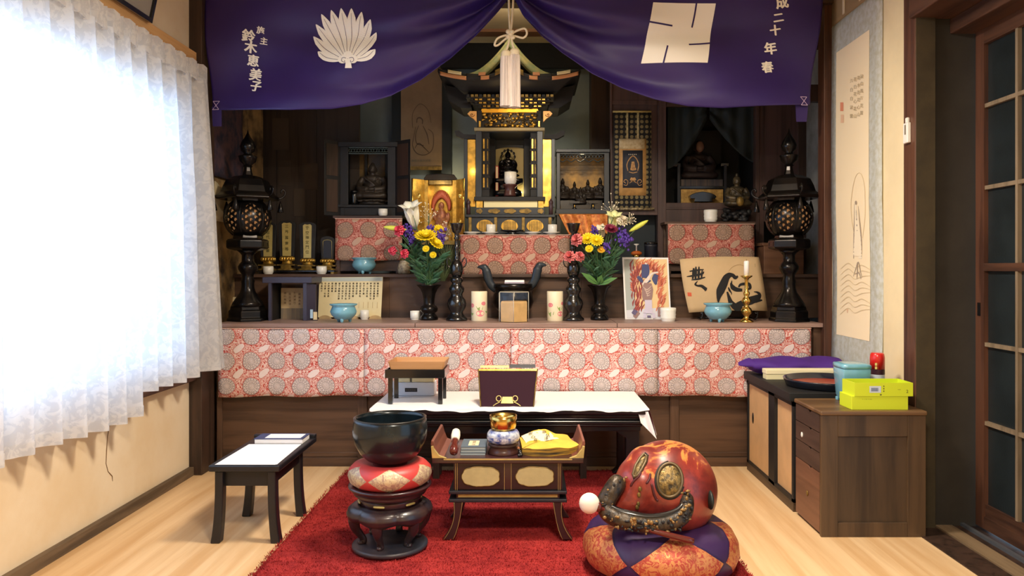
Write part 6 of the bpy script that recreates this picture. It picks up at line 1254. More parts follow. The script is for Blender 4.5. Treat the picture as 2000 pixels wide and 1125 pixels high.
def bloom(kind, c, r, mat, rt, face=None):
    face = (face or Vector((0, -1, .5))).normalized(); Q = face.to_track_quat('Z', 'Y').to_matrix().to_4x4(); T_ = Matrix.Translation(c) @ Q; m = MB()
    if kind == 'mum':
        for lay in range(4):
            n = 16 - 2 * lay
            for i in range(n):
                a = 2 * PI * (i + .5 * (lay % 2)) / n; e = .25 + .3 * lay; rr = r * (1 - .17 * lay); d = Vector((math.cos(a), math.sin(a), 0)); s = Vector((-math.sin(a), math.cos(a), 0)) * r * .15; u_ = Vector((0, 0, 1))
                p0, p1, p2 = d * r * .1, d * rr * .6 + u_ * rr * e * .5, d * rr * .95 * (1 - .2 * e) + u_ * rr * e * .75; m.add([p0 - s * .4, p0 + s * .4, p1 + s, p2 + s * .5, p2 - s * .5, p1 - s], [(0, 1, 2, 5), (5, 2, 3, 4)], M=T_)
        m.ell((0, 0, r * .25), r * .25, r * .25, r * .2, 8, 6, M=T_)
    elif kind == 'carnation':
        for lay in range(5):
            n = 18
            for i in range(n):
                a = 2 * PI * i / n + lay * .4; e = lay * .22; rr = r * (1 - .14 * lay) * (1 + .12 * math.sin(i * 2.4)); d = Vector((math.cos(a), math.sin(a), 0)); s = Vector((-math.sin(a), math.cos(a), 0)) * r * .2
                m.add([d * r * .05, d * rr * .8 + s + Vector((0, 0, r * (.25 + e))), d * rr + Vector((0, 0, r * (.1 + e + .15 * (i % 2)))), d * rr * .8 - s + Vector((0, 0, r * (.3 + e)))], [(0, 1, 2, 3)], M=T_)
        m.lathe([(r * .12, -r * .7), (r * .3, -r * .35), (r * .35, r * .1)], (0, 0, 0), 10, M=T_)
    elif kind == 'lily':
        for i in range(6):
            a = 2 * PI * i / 6 + .3; d = Vector((math.cos(a), math.sin(a), 0)); s = Vector((-math.sin(a), math.cos(a), 0)); rows = []
            for k in range(8):
                t = k / 7; rad = r * (.10 + .14 * t + .95 * max(0, t - .45) ** 1.7 * 2.0); h_ = r * (-1.7 + 2.4 * t - 1.1 * max(0, t - .72) ** 1.3 * 2.2); w_ = r * (.10 + .40 * math.sin(PI * min(1, t * 1.02)) ** .8) * (1 if t < .97 else .12); rows.append((d * rad + Vector((0, 0, h_)), s * w_))
            vs = [p + q for p, q in rows] + [p * 1.0 for p, q in rows] + [p - q for p, q in rows]; vs = [v if i_ // 8 != 1 else v - d * r * .04 for i_, v in enumerate(vs)]
            m.add(vs, [(j * 8 + k, j * 8 + k + 1, (j + 1) * 8 + k + 1, (j + 1) * 8 + k) for j in (0, 1) for k in range(7)], True, M=T_)
    elif kind == 'bud': m.lathe([(r * .06, -r * 1.1), (r * .16, -r * .8), (r * .24, -r * .2), (r * .22, r * .4), (r * .12, r * .85), (r * .01, r * 1.05)], (0, 0, 0), 12, M=T_)
    elif kind == 'statice':
        for i in range(46): o = Vector((frnd.gauss(0, .45), frnd.gauss(0, .35), frnd.gauss(0, .5))) * r; q_ = r * frnd.uniform(.14, .24); m.ell(c + o, q_, q_, q_ * 1.2, 6, 4)
    elif kind == 'gyp':
        for i in range(26):
            o = Vector((frnd.gauss(0, .55), frnd.gauss(0, .3), frnd.gauss(0, .45))) * r; m.ell(c + o, .0045, .0045, .0045, 6, 4)
            m.tube([c + Vector((0, 0, -r * 1.1)), c + o * .5 + Vector((0, 0, -r * .3)), c + o], .0006, 3)
    elif kind == 'fuzz':
        for i in range(120):
            a = frnd.uniform(-.7, .7); l_ = r * frnd.uniform(.8, 2.0); b0 = c + Vector((frnd.uniform(-.15, .15) * r, frnd.uniform(-.2, .2) * r, -r)); t_ = b0 + Vector((math.sin(a) * l_, frnd.uniform(-.3, .3) * r, math.cos(a) * l_)); m.tube([b0, (b0 + t_) / 2 + Vector((0, 0, .004)), t_], [.0011, .0010, .0004], 3)
    m.build({'gyp': 'blossom_cloud', 'statice': 'flower_cluster', 'fuzz': 'leafy_spray', 'bud': 'bud'}.get(kind, 'bloom'), MAT_F[mat], rt, solid=.0006 if kind in ('lily',) else 0)
def flower(base, px, py, kind, r, mat, name, label, d=None, face=None, leaves=3, group='flowers in the bronze vases', ll=.06):
    d = d or 4.90 + frnd.uniform(-.05, .04); tip = P(px, py, d); rt = thing(name, label, 'flower', base, group); stem_to(rt, base + Vector((frnd.uniform(-.018, .018), frnd.uniform(-.015, .015), 0)), tip, leaves, ll=ll); bloom(kind, tip, L(r * {'mum': 1.3, 'lily': 1.15, 'carnation': 1.1}.get(kind, 1), d), mat, rt, Vector(face) if face else None)
A, B_ = v1, v2
for a in ((802, 404, 'lily', 23, 'white', 'lily', 'large white trumpet lily at the top of the curtain-side bouquet', 4.86, (-.15, -.45, 1)), (771, 446, 'bud', 21, 'bud', 'lily_bud', 'long yellow-green lily bud pointing to the curtain in the curtain-side bouquet', 4.84, (-1, -.2, .12)),
          (782, 452, 'carnation', 11, 'pink', 'carnation', 'pink carnation just under the long lily bud', 4.84, (-.5, -1, .5)), (770, 490, 'carnation', 9, 'pink', 'carnation', 'lowest pink carnation at the outer edge of the curtain-side bouquet', 4.84, (-1, -1, .1)), (792, 496, 'carnation', 9, 'pink', 'carnation', 'pink carnation low in the curtain-side bouquet, inside of the lowest one', 4.82, (-.5, -1, .2)),
          (796, 449, 'statice', 11, 'violet', 'statice', 'violet statice beside the pink carnation in the curtain-side bouquet', 4.88, None), (803, 468, 'statice', 10, 'violet', 'statice', 'dark violet statice in the leaves under the white lily', 4.86, None), (840, 450, 'statice', 11, 'violet', 'statice', 'round violet statice above the large yellow bloom of the curtain-side bouquet', 4.86, None), (857, 464, 'statice', 14, 'violet', 'statice', 'violet statice nearest the black candlestick in the curtain-side bouquet', 4.84, None),
          (832, 463, 'mum', 19, 'yellow', 'chrysanthemum', 'large yellow chrysanthemum in the middle of the curtain-side bouquet', 4.80, (0, -.6, 1)), (850, 476, 'mum', 14, 'yellow', 'chrysanthemum', 'yellow chrysanthemum tilted towards the candlestick in the curtain-side bouquet', 4.80, (.7, -.6, .8)), (856, 448, 'mum', 9, 'yellow', 'chrysanthemum', 'small yellow chrysanthemum behind the violet statice in the curtain-side bouquet', 4.92, (.2, -1, .7)), (832, 486, 'mum', 6, 'yellow', 'chrysanthemum', 'tiny yellow bloom below the large yellow one in the curtain-side bouquet', 4.78, (0, -1, .3)), (846, 498, 'mum', 6, 'yellow', 'chrysanthemum', 'lowest tiny yellow bloom of the curtain-side bouquet', 4.80, (0, -1, .3)),
          (838, 416, 'gyp', 20, 'cream', 'gypsophila', 'airy white gypsophila in front of the gold shrine', 4.95, None), (876, 447, 'gyp', 14, 'cream', 'gypsophila', 'white gypsophila touching the black candlestick cup', 4.93, None)):
    flower(A, a[0], a[1], a[2], a[3], a[4], a[5], a[6], a[7], a[8])
for a in ((1199, 421, 'lily', 17, 'lily2', 'lily', 'pale yellow lily at the top of the card-side bouquet', 4.86, (.0, -.5, 1)), (1248, 441, 'bud', 20, 'bud', 'lily_bud', 'long pale green lily bud pointing away over the flame card', 4.84, (1, -.2, .6)), (1214, 434, 'carnation', 11, 'cream', 'rose', 'cream white rose beside the pale lily', 4.84, (.3, -1, .8)), (1193, 448, 'mum', 12, 'maroon', 'chrysanthemum', 'maroon chrysanthemum under the pale lily', 4.82, (.1, -.7, .8)), (1173, 446, 'lily', 12, 'cream', 'lily', 'small cream lily in front of the orange cloth', 4.90, (-.3, -.7, 1)),
          (1162, 452, 'statice', 9, 'violet', 'statice', 'small violet statice in front of the orange cloth', 4.86, None), (1214, 458, 'statice', 14, 'violet', 'statice', 'tall violet statice on the flame-card side of the bouquet', 4.84, None), (1222, 470, 'statice', 12, 'violet', 'statice', 'violet statice spreading lowest towards the brass cup', 4.84, None), (1184, 481, 'statice', 10, 'violet', 'statice', 'violet statice in the middle of the card-side bouquet', 4.80, None),
          (1148, 467, 'mum', 12, 'yellow', 'chrysanthemum', 'yellow chrysanthemum nearest the candlestick in the card-side bouquet', 4.80, (-.3, -1, .7)), (1165, 470, 'mum', 12, 'yellow', 'chrysanthemum', 'yellow chrysanthemum in the front of the card-side bouquet', 4.78, (0, -1, .6)), (1151, 486, 'mum', 7, 'yellow', 'chrysanthemum', 'small yellow bloom under the two yellow chrysanthemums', 4.78, (-.2, -1, .4)), (1174, 488, 'mum', 7, 'orange', 'chrysanthemum', 'small orange-yellow bloom low in the card-side bouquet', 4.80, (0, -1, .6)),
          (1196, 404, 'gyp', 18, 'cream', 'gypsophila', 'white gypsophila rising above the pale lily', 4.92, None), (1230, 425, 'gyp', 13, 'cream', 'gypsophila', 'white gypsophila between the pale lily and the long bud', 4.90, None),
          (1128, 469, 'carnation', 12, 'salmon', 'carnation', 'highest salmon pink carnation, beside the candlestick stem', 4.78, (-.6, -1, .3)), (1113, 502, 'carnation', 11, 'salmon', 'carnation', 'salmon pink carnation in front of the candlestick, inner one', 4.76, (-.3, -1, .4)), (1131, 502, 'carnation', 10, 'salmon', 'carnation', 'salmon pink carnation in front of the candlestick, outer one', 4.76, (.3, -1, .4))):
    flower(B_, a[0], a[1], a[2], a[3], a[4], a[5], a[6], a[7], a[8])
def sprig(base, px, py, n, ll, lf, label, d):
    tip = P(px, py, d); rt = thing('foliage_sprig', label, 'foliage', base, 'leafy sprigs in the bronze vases'); stem_to(rt, base + Vector((frnd.uniform(-.02, .02), frnd.uniform(-.02, .02), 0)), tip, n, lf, ll)
for b0, ps, w_ in ((A, ((790, 475), (800, 490), (812, 500), (822, 480), (835, 505), (848, 510), (860, 500), (806, 515), (825, 520), (818, 465), (846, 485), (796, 505)), 'curtain-side'), (B_, ((1150, 500), (1162, 505), (1178, 500), (1190, 495), (1204, 500), (1216, 490), (1225, 480), (1156, 520), (1200, 520), (1186, 515), (1170, 485), (1210, 475)), 'card-side')):
    for i, p in enumerate(ps): sprig(b0, p[0], p[1], 15, .095, 'leaf', 'dark green leafy sprig filling the %s bouquet' % w_, 4.86 + .02 * (i % 4))
rt = thing('filler_foliage', 'feathery grey-green spray beside the curtain-side candlestick', 'foliage', A, 'leafy sprigs in the bronze vases'); stem_to(rt, A, P(868, 520, 4.92), 2, 'leaf2'); bloom('fuzz', P(874, 490, 4.93), L(28, 4.93), 'leaf2', rt); bloom('fuzz', P(866, 525, 4.92), L(24, 4.93), 'leaf2', rt)
for i, (a, b, c_, e) in enumerate(((1142, 541, -1, .2), (1174, 545, .3, .6), (1199, 549, .7, -.3))):
    rt = thing('broad_leaf', ('broad green leaf lying over the vase rim towards the candlestick', 'broad green leaf standing in the middle of the vase beside the flame card', 'broad green leaf drooping over the vase rim towards the flame card')[i], 'leaf', B_, 'broad leaves'); o = P(1170, 556, 4.86); t = P(a, b - 4, 4.82); s = Vector((e, 0, -c_)).normalized() * .022
    MB().add([o, o.lerp(t, .35) + s * .8, o.lerp(t, .7) + s, t + (t - o) * .25, o.lerp(t, .7) - s, o.lerp(t, .35) - s * .8, o.lerp(t, .6) + Vector((0, -.01, 0))], [(0, 1, 6), (1, 2, 6), (2, 3, 6), (3, 4, 6), (4, 5, 6), (5, 0, 6)], True).build('leaf_blade', mk('bright_leaf_%d' % i, (82, 128, 66), .5), rt); MB().tube([o, o.lerp(t, .6) + Vector((0, -.011, 0)), t], .0012, 4).build('midrib', MAT_F['stem'], rt)
# small warm lamps and added fill lights among the altar furniture
light('shrine_lamp_low', 'POINT', (X(996, 5.4), 5.22, Z(300, 5.4)), .2, (1, .72, .36), .02)
for a in (921, 1068): light('shrine_side_lamp', 'POINT', (X(a, 5.3), 5.30, Z(330, 5.3)), .18, (1, .70, .32), .015)
light('bracket_lamp', 'POINT', (X(996, 5.3), 5.20, Z(224, 5.3)), .55, (1, .66, .28), .02)
light('figure_shrine_fill', 'POINT', (X(1137, 5.5), 5.50, Z(306, 5.5)), .20, (1, .74, .42), .015)  # added fill light, brightens the gold behind the small figures
light('orange_cloth_lamp', 'POINT', (X(1150, 5.3), 5.30, Z(440, 5.3)), .10, (1, .66, .3), .03)
light('gold_shrine_lamp', 'POINT', (X(860, 5.3), 5.25, Z(356, 5.3)), .42, (1, .88, .66), .015)
light('back_wall_lamp', 'POINT', (X(1090, 5.9), 5.92, Z(350, 5.9)), 1.0, (1, .74, .38), .02)
light('back_wall_lamp', 'POINT', (X(885, 5.9), 5.92, Z(350, 5.9)), .9, (1, .74, .38), .02)
light('shrine_roof_fill', 'POINT', (X(996, 5.0), 4.95, Z(30, 5.0)), 1.6, (1, .86, .62), .04)  # added fill light behind the drape, lifts the gable out of shade
light('inner_shrine_lamp', 'POINT', (X(1018, 5.5), 5.60, Z(370, 5.5)), .35, (1, .8, .45), .015)
# ================================================================ large low table with white cloth
ZA = .467
lt_ = thing('altar_table', 'wide black lacquer low table in front of the altar, under the white cloth', 'table', (X(995, 4.0), 4.28, 0))
TX0, TX1, TY0, TY1 = -.83, .617, 4.0, 4.57; M['tbl'] = mk('black_table_lacquer', (16, 17, 22), .3, coat=.25)
bx(TX0, TX1, TY0, TY1, ZA - .028, ZA).build('table_top', mk('plum_black_lacquer', (34, 26, 32), .3, coat=.25), lt_, bev=.006)
for z0, z1, i in ((ZA - .048, ZA - .028, .018), (ZA - .062, ZA - .048, .028), (ZA - .082, ZA - .062, .016), (ZA - .095, ZA - .082, .026)): bx(TX0 + i, TX1 - i, TY0 + i, TY1 - i, z0, z1).build('moulding', M['tbl'], lt_, bev=.005)
ap = [(TX0 + .035, ZA - .095), (TX1 - .035, ZA - .095), (TX1 - .035, ZA - .12), (.33, ZA - .122), (.20, ZA - .132), (.16, ZA - .135), (-.37, ZA - .135), (-.41, ZA - .132), (-.54, ZA - .122), (TX0 + .035, ZA - .12)]
MB().prism(ap, TY0 + .04, TY0 + .06).build('cusped_apron', M['tbl'], lt_, bev=.002)
bx(TX0 + .04, TX1 - .04, TY1 - .06, TY1 - .04, ZA - .13, ZA - .095).build('rear_apron', M['tbl'], lt_)
for s in (-1, 1):
    for y_ in (TY0 + .05, TY1 - .13):
        xo = TX1 - .04 if s > 0 else TX0 + .04
        MB().prism([(xo, ZA - .095), (xo, .045), (xo + s * .02, .017), (xo - s * .10, .017), (xo - s * .07, .045), (xo - s * .07, ZA - .16), (xo - s * .13, ZA - .12), (xo - s * .14, ZA - .095)], y_, y_ + .07).build('leg', M['tbl'], lt_, bev=.003)
lb = thing('low_bench', 'narrow dark brown bench tucked under the wide black table behind the sutra desk', 'bench', (X(995, 4.4), 4.40, 0))
bx(X(846, 4.36), X(1150, 4.36), 4.33, 4.46, .30, .325).build('seat_board', M['dk_wood_x'], lb)
for a in (847, 1133):
    for y_ in (4.335, 4.425): bx(X(a, 4.36), X(a + 12, 4.36), y_, y_ + .03, .015, .30).build('leg', M['dk_wood'], lb)
tc = thing('table_cloth', 'white cloth spread over the wide black table, one corner hanging down', 'cloth', (X(995, 4.0), 4.28, ZA + .001))
def clo(u, v):
    x = TX0 - .004 + (TX1 - TX0 + .008) * u; y = TY0 - .004 + (TY1 - TY0 + .004) * v; w_ = .0015 * math.sin(u * 40 + 5 * v) * math.sin(v * 9 + u * 3) + .0025 * max(0, math.cos((u - .62) * 60)) ** 6 * (1 - v)
    return (x, y, ZA + .0035 + max(0, w_))
MB().grid(clo, 90, 24).build('top_sheet', M['white_cloth'], tc)
def edge_(u, v): p = clo(u, 0); return (p[0], p[1] - .004 * (1 - v), p[2] - (.012 + .004 * math.sin(u * 23) + .003 * math.sin(u * 61)) * (1 - v))
MB().grid(edge_, 90, 3).build('front_fold', M['white_cloth'], tc)
def side_(u, v):
    y = TY0 - .004 + (TY1 - TY0) * u; drop = (.135 if u < .12 else .10) * (1 - .35 * u) ; return (TX1 + .004 + .035 * (1 - v) * (1 - u * .7) + .006 * math.sin(u * 30) * (1 - v), y - .02 * (1 - v) * (1 - u), ZA + .0035 - drop * (1 - v) ** 1.1)
MB().grid(side_, 30, 10).build('hanging_end', M['white_cloth'], tc)
MB().grid(lambda u, v: (TX0 - .006 - .02 * (1 - v), TY0 + (TY1 - TY0) * u, ZA + .0035 - .06 * (1 - v)), 20, 6).build('hanging_end', M['white_cloth'], tc)
MB().grid(lambda u, v: (lambda a, b: P(a, b, 3.985 + .012 * math.sin(u * 5) + .02 * v))(1246 + 20 * u + (1 - v) * (14 - 2 * u) * (.4 + u) , 804 + (1 - v) * (22 + 32 * u)), 10, 10).build('hanging_corner', M['white_cloth'], tc)
# things on the white cloth
zt_ = ZA + .006
ot = thing('offering_table', 'small black lacquer offering table with tray rim standing on the white cloth', 'stand', (X(811, 4.14), 4.24, zt_)); dO = 4.12
x0, x1, y0, y1 = X(755, dO), X(866, dO), dO, dO + .22; zo = Z(737, dO)
bx(x0, x1, y0, y1, zo, zo + .012).build('tray_board', M['black'], ot)
for a in ((x0 - .008, x1 + .008, y0 - .008, y0, zo - .004, zo + .042), (x0 - .008, x1 + .008, y1, y1 + .008, zo - .004, zo + .042), (x0 - .008, x0, y0, y1, zo - .004, zo + .042), (x1, x1 + .008, y0, y1, zo - .004, zo + .042)): bx(*a).build('rim', M['black'], ot, bev=.002)
for a in (x0 + .006, x1 - .03):
    for y_ in (y0 + .008, y1 - .03): bx(a, a + .024, y_, y_ + .02, zt_, zo).build('leg', M['black'], ot, bev=.002)
wt = thing('wooden_tray', 'light brown wooden tray with canted sides resting on the small black table', 'tray', (X(815, 4.16), 4.22, zo + .043))
xa, xb, ya, yb = X(766, 4.14), X(864, 4.14), 4.125, 4.32; z0 = zo + .043; tw = wood('tan_tray_wood', (172, 122, 76), (204, 156, 106), 'x', 5, .5, .03)
bx(xa, xb, ya, yb, z0, z0 + .006).build('tray_floor', tw, wt)
for p, q in (((xa, ya), (xb, ya)), ((xa, yb), (xb, yb)), ((xa, ya), (xa, yb)), ((xb, ya), (xb, yb))):
    o = Vector((0, -1 if p[1] == ya else 1, 0)) if p[1] == q[1] else Vector((-1 if p[0] == xa else 1, 0, 0)); A0, B0 = Vector((*p, z0)), Vector((*q, z0)); up_ = Vector((0, 0, .042)) + o * .012; e_ = (B0 - A0).normalized() * .012
    MB().hexa([A0, B0, B0 + up_ + e_, A0 + up_ - e_], [A0 + o * .006, B0 + o * .006, B0 + up_ + o * .006 + e_, A0 + up_ + o * .006 - e_]).build('side_board', tw, wt)
gb = thing('gift_box', 'white carton with a dark label strip, on the cloth behind the small black table', 'box', (X(812, 4.42), 4.45, zt_)); dG = 4.40
bx(X(763, dG), X(848, dG), dG, dG + .12, zt_, zt_ + .075).build('carton', mk('pale_blue_white_card', (222, 228, 238), .6), gb, bev=.003); bx(X(791, dG), X(815, dG), dG - .002, dG, zt_ + .022, zt_ + .044).build('label', M['navy'], gb)
m = MB(); [m.box(X(793 + 4 * k, dG), X(796 + 4 * k, dG), dG - .003, dG - .002, zt_ + .031, zt_ + .035) for k in range(5)]; m.build('label_print', M['ink_grey'], gb)
g2 = thing('cream_carton', 'cream carton lying on the white carton under the small black table', 'box', (X(815, 4.42), 4.46, zt_ + .076)); bx(X(770, dG), X(800, dG), dG + .01, dG + .11, zt_ + .076, zt_ + .12).build('carton', mk('cream_carton_card', (236, 224, 178), .7), g2, bev=.003); bx(X(801, dG), X(804, dG), dG + .012, dG + .108, zt_ + .076, zt_ + .119).build('band', M['ink_grey'], g2); bx(X(804, dG), X(846, dG), dG + .01, dG + .11, zt_ + .076, zt_ + .12).build('carton', bpy.data.materials['cream_carton_card'], g2, bev=.003)
bs2 = thing('book_stand', 'plum lacquer book stand with gold edges on the white cloth', 'stand', (X(990, 4.06), 4.1, zt_)); pm = mk('plum_lacquer', (50, 24, 36), .7, spec=.12)
def BS(a, b, h=0.0): t = (797 - b) / 70; return Vector((X(a, 4.06), 4.055 + .11 * t - h, zt_ + (797 - b) * .0030))
q4 = [(940, 797), (1041, 797), (1049, 737), (933, 737)]
MB().hexa([BS(*p) for p in q4], [BS(*p, -.014) for p in q4]).build('sloping_board', pm, bs2, bev=.002)
MB().hexa([BS(932, 738, .004), BS(1050, 738, .004), BS(1050, 735, .004), BS(932, 735, .004)], [BS(932, 738, .001), BS(1050, 738, .001), BS(1050, 735, .001), BS(932, 735, .001)]).build('gilt_top_edge', M['gold'], bs2)
for p, q in (((939, 797), (932, 735)), ((1042, 797), (1050, 735))): MB().tube([BS(*p, .002), BS(*q, .002)], .0035, 6).build('gilt_side_edge', M['gold_dull'], bs2)
MB().pprism([(945, 790), (1036, 790), (1030, 797), (951, 797)], 4.17, .02).build('rear_foot', pm, bs2)
orn = [(990 + 14 * math.cos(t), 785 + 5 * math.sin(t)) for t in [2 * PI * i / 20 for i in range(20)]]
MB().hexa([BS(978, 792, .004), BS(1003, 792, .004), BS(1000, 781, .004), BS(981, 781, .004)], [BS(978, 792, .001), BS(1003, 792, .001), BS(1000, 781, .001), BS(981, 781, .001)]).build('gilt_fitting', M['gold_paint'], bs2, bev=.002)
for s in (-1, 1): MB().tube([BS(990 + s * (16 + 5 * math.cos(t)), 784 + 4.5 * math.sin(t), .004) for t in [2 * PI * i / 14 for i in range(14)]], .003, 6, closed=True).build('gilt_scroll', M['gold_paint'], bs2); MB().tube(catmull([BS(990 + s * a, b, .004) for a, b in ((14, 790), (20, 792), (27, 796))], 5), .0025, 6).build('gilt_scroll', M['gold_paint'], bs2)
cb2 = thing('cloth_book', 'dark cloth-bound book lying along the top of the plum book stand', 'book', BS(1015, 733, -.03)); MB().hexa([BS(994, 733.5, -.002), BS(1046, 733.5, -.002), BS(1046, 728, -.002), BS(994, 728, -.002)], [BS(994, 733.5, -.018), BS(1046, 733.5, -.018), BS(1046, 728, -.018), BS(994, 728, -.018)]).build('cover', M['navy'], cb2); MB().hexa([BS(936, 733.5, -.004), BS(993, 733.5, -.004), BS(993, 729.5, -.004), BS(936, 729.5, -.004)], [BS(936, 733.5, -.016), BS(993, 733.5, -.016), BS(993, 729.5, -.016), BS(936, 729.5, -.016)]).build('paper_roll', M['gold_paint'], cb2)
# ================================================================ sutra desk in the middle of the rug
zq = .02
sd = thing('sutra_desk', 'plum lacquer sutra desk with gold cusped plates and curved legs on the rug', 'desk', (X(993, 3.33), 3.52, zq)); pl_ = mk('dark_plum_lacquer', (58, 30, 34), .3, coat=.3); gd = M['gold_paint']
DX0, DX1, DY0, DY1, ZD = -.424, .233, 3.33, 3.70, .378
bx(DX0, DX1, DY0, DY1, ZD - .022, ZD).build('desk_top', pl_, sd, bev=.003); bx(DX0 + .05, DX1 - .05, DY0 - .002, DY0, ZD - .007, ZD - .001).build('gilt_front_line', gd, sd)
br = wood('reddish_end_wood', (98, 54, 44), (140, 84, 68), 'y', 6, .4, .05)
for s in (-1, 1):
    xo = DX0 if s < 0 else DX1
    pts = [(xo - s * .050, ZD), (xo - s * .026, ZD + .008), (xo - s * .013, ZD + .04), (xo - s * .004, ZD + .072), (xo + s * .006, ZD + .074), (xo + s * .008, ZD + .06), (xo, ZD + .02), (xo, ZD)]
    MB().prism(pts, DY0 + .012, DY1).build('upturned_end', br, sd, bev=.002); MB().prism([(a, b + .001) for a, b in [(xo - s * .062, ZD), (xo - s * .03, ZD + .012), (xo - s * .008, ZD + .040), (xo - s * .004, ZD + .052), (xo + s * .005, ZD + .050), (xo + s * .002, ZD + .02), (xo, ZD)]], DY0 - .003, DY0 + .012).build('gilt_corner', gd, sd, bev=.001)
x0, x1 = X(886, 3.36), X(1098, 3.36); z1, z0 = ZD - .022, Z(957, 3.36)
bx(x0, x1, DY0 + .03, DY1 - .03, z0, z1).build('drawer_case', pl_, sd, bev=.003)
bx(x0 + .018, (x0 + x1) / 2 - .016, DY0 + .026, DY0 + .03, z0 + .006, z1 - .006).build('front_panel', mk('deep_plum', (44, 22, 30), .3), sd); bx((x0 + x1) / 2 + .016, x1 - .018, DY0 + .026, DY0 + .03, z0 + .006, z1 - .006).build('front_panel', bpy.data.materials['deep_plum'], sd)
for xx in (x0 + .008, x0 + .016, (x0 + x1) / 2 - .016, (x0 + x1) / 2 + .014, x1 - .018, x1 - .010): bx(xx, xx + .0016, DY0 + .025, DY0 + .0262, z0, z1).build('gilt_line', gd, sd)
for xc in ((x0 + x1) / 2 - .118, (x0 + x1) / 2 + .118):
    zc_ = (z0 + z1) / 2 + .001; w_, h_ = .080, .041
    pts = []
    for i in range(48):
        t = 2 * PI * i / 48; k = 1 + .05 * abs(math.sin(4.5 * t)); pts.append((xc + w_ * (abs(math.cos(t)) ** .75) * (1 if math.cos(t) > 0 else -1) * k, zc_ + h_ * (abs(math.sin(t)) ** .8) * (1 if math.sin(t) > 0 else -1) * k))
    MB().prism(pts, DY0 + .020, DY0 + .026).build('gilt_plate', mk('pale_brass_plate', (208, 202, 148), .5, .15, var=.06, vs=20), sd)
    MB().tube([(a, DY0 + .022, b - .002) for a, b in pts], .0028, 5, closed=True).build('plate_rim', M['gold_dull'], sd)
bl_ = mk('blue_black_rail', (38, 40, 50), .35)
bx(x0 - .02, x1 + .02, DY0 + .012, DY1 - .012, z0 - .014, z0).build('upper_moulding', bl_, sd, bev=.003); bx(x0 + .012, x1 - .012, DY0 + .03, DY1 - .03, z0 - .036, z0 - .014).build('waist', pl_, sd); bx(x0 + .02, x1 - .02, DY0 + .027, DY0 + .03, z0 - .031, z0 - .019).build('gilt_strip', gd, sd); bx(x0 - .02, x1 + .02, DY0 + .012, DY1 - .012, z0 - .050, z0 - .036).build('lower_moulding', bl_, sd, bev=.003)
zl_ = z0 - .05
for s in (-1, 1):
    for y_ in (DY0 + .016, DY1 - .056):
        xi = x0 + .0 if s < 0 else x1 - .0; f = lambda t: xi + s * (.045 * t ** 2.6 - .004 * math.sin(PI * t)); n = 12; w_ = .042
        zs = [zl_ - (zl_ - zq) * i / n for i in range(n + 1)]
        a = [(f(i / n), zs[i]) for i in range(n + 1)]; b = [(f(i / n) - s * (w_ - .012 * math.sin(PI * i / n) + .004 * (i / n)), zs[i]) for i in range(n + 1)]
        lg = MB().prism(a + b[::-1], y_, y_ + .04).build('leg', mk('plum_leg', (52, 32, 36), .35, coat=.2), sd, bev=.002)
        if y_ < 3.5:
            for e in (a, b): MB().tube([(p[0] - s * .003 * (1 if e is a else -1), y_ - .001, p[1]) for p in e], .0011, 5).build('gilt_edge', gd, lg)
# on the sutra desk
mt_ = thing('small_mallet', 'small bell mallet with white wrapped head and dark red handle on the sutra desk', 'mallet', (X(889, 3.42), 3.42, ZD)); c = Vector((X(889, 3.42), 3.44, ZD)); mw = mk('dark_red_wood', (92, 36, 30), .25, coat=.4)
p0, p1 = Vector((X(888, 3.40), 3.352, ZD + .019)), Vector((X(891, 3.53), 3.53, ZD + .075))
MB().tube([p0 + (p1 - p0) * t for t in (0, .04, .2, .4, .52, .6)], [.010, .018, .019, .013, .016, .014], 14).build('handle', mw, mt_); MB().tube([p0 + (p1 - p0) * t for t in (.58, .62, .8, .97, 1.0)], [.012, .019, .021, .019, .008], 14).build('wrapped_head', mk('white_leather', (238, 232, 216), .7), mt_)
for i in range(3):
    z0 = ZD + .0005 + i * .0125; o = .0015 * i; bb = thing('sutra_book', ('lowest blue-grey sutra booklet in the pile on the sutra desk', 'middle blue-grey sutra booklet in the pile on the sutra desk', 'top blue-grey sutra booklet with a cream title slip on the sutra desk')[i], 'book', (X(923, 3.42), 3.44, z0), 'pile of sutra booklets')
    bx(X(900, 3.4) + o, X(948, 3.4) - o * .3, 3.385, 3.54, z0, z0 + .0118).build('pages', mk('pale_page_edge_%d' % i, (170, 184, 190), .8), bb); bx(X(899, 3.4) + o, X(949, 3.4) - o * .3, 3.383, 3.542, z0 + .0095, z0 + .0122).build('cover', mk('slate_cover_%d' % i, (84, 98, 112), .7), bb)
m_s = bx(X(914, 3.4), X(934, 3.4), 3.41, 3.505, ZD + .0375, ZD + .0380).build('title_slip', M['cream_paper'], bb); m = MB(); [write(m, lambda a, b: Vector((a, b, ZD + .0384)), t, X(924, 3.4), 3.49 - .022 * i, .018) for i, t in enumerate('般若心経')]; m.build('title_text', M['ink_grey'], m_s)
rb_ = thing('bell_base', 'round dark wood base under the porcelain ring and brass bell', 'stand', (X(983, 3.42), 3.43, ZD)); c = Vector((X(983, 3.43), 3.43, ZD))
MB().lathe([(.068, 0), (.070, .004), (.064, .016), (.058, .028), (.062, .034), (.066, .040), (.062, .046), (.02, .048)], c, 36).build('turned_base', mk('plum_brown_wood', (70, 40, 34), .35, coat=.2), rb_); MB().lathe([(.0655, .036), (.0672, .040), (.0655, .044)], c, 36, cap=False).build('ring_line', M['dk_wood'], rb_)
pr_ = thing('porcelain_ring', 'blue and white porcelain cushion ring holding the small brass bell', 'porcelain', c + Vector((0, 0, .048)))
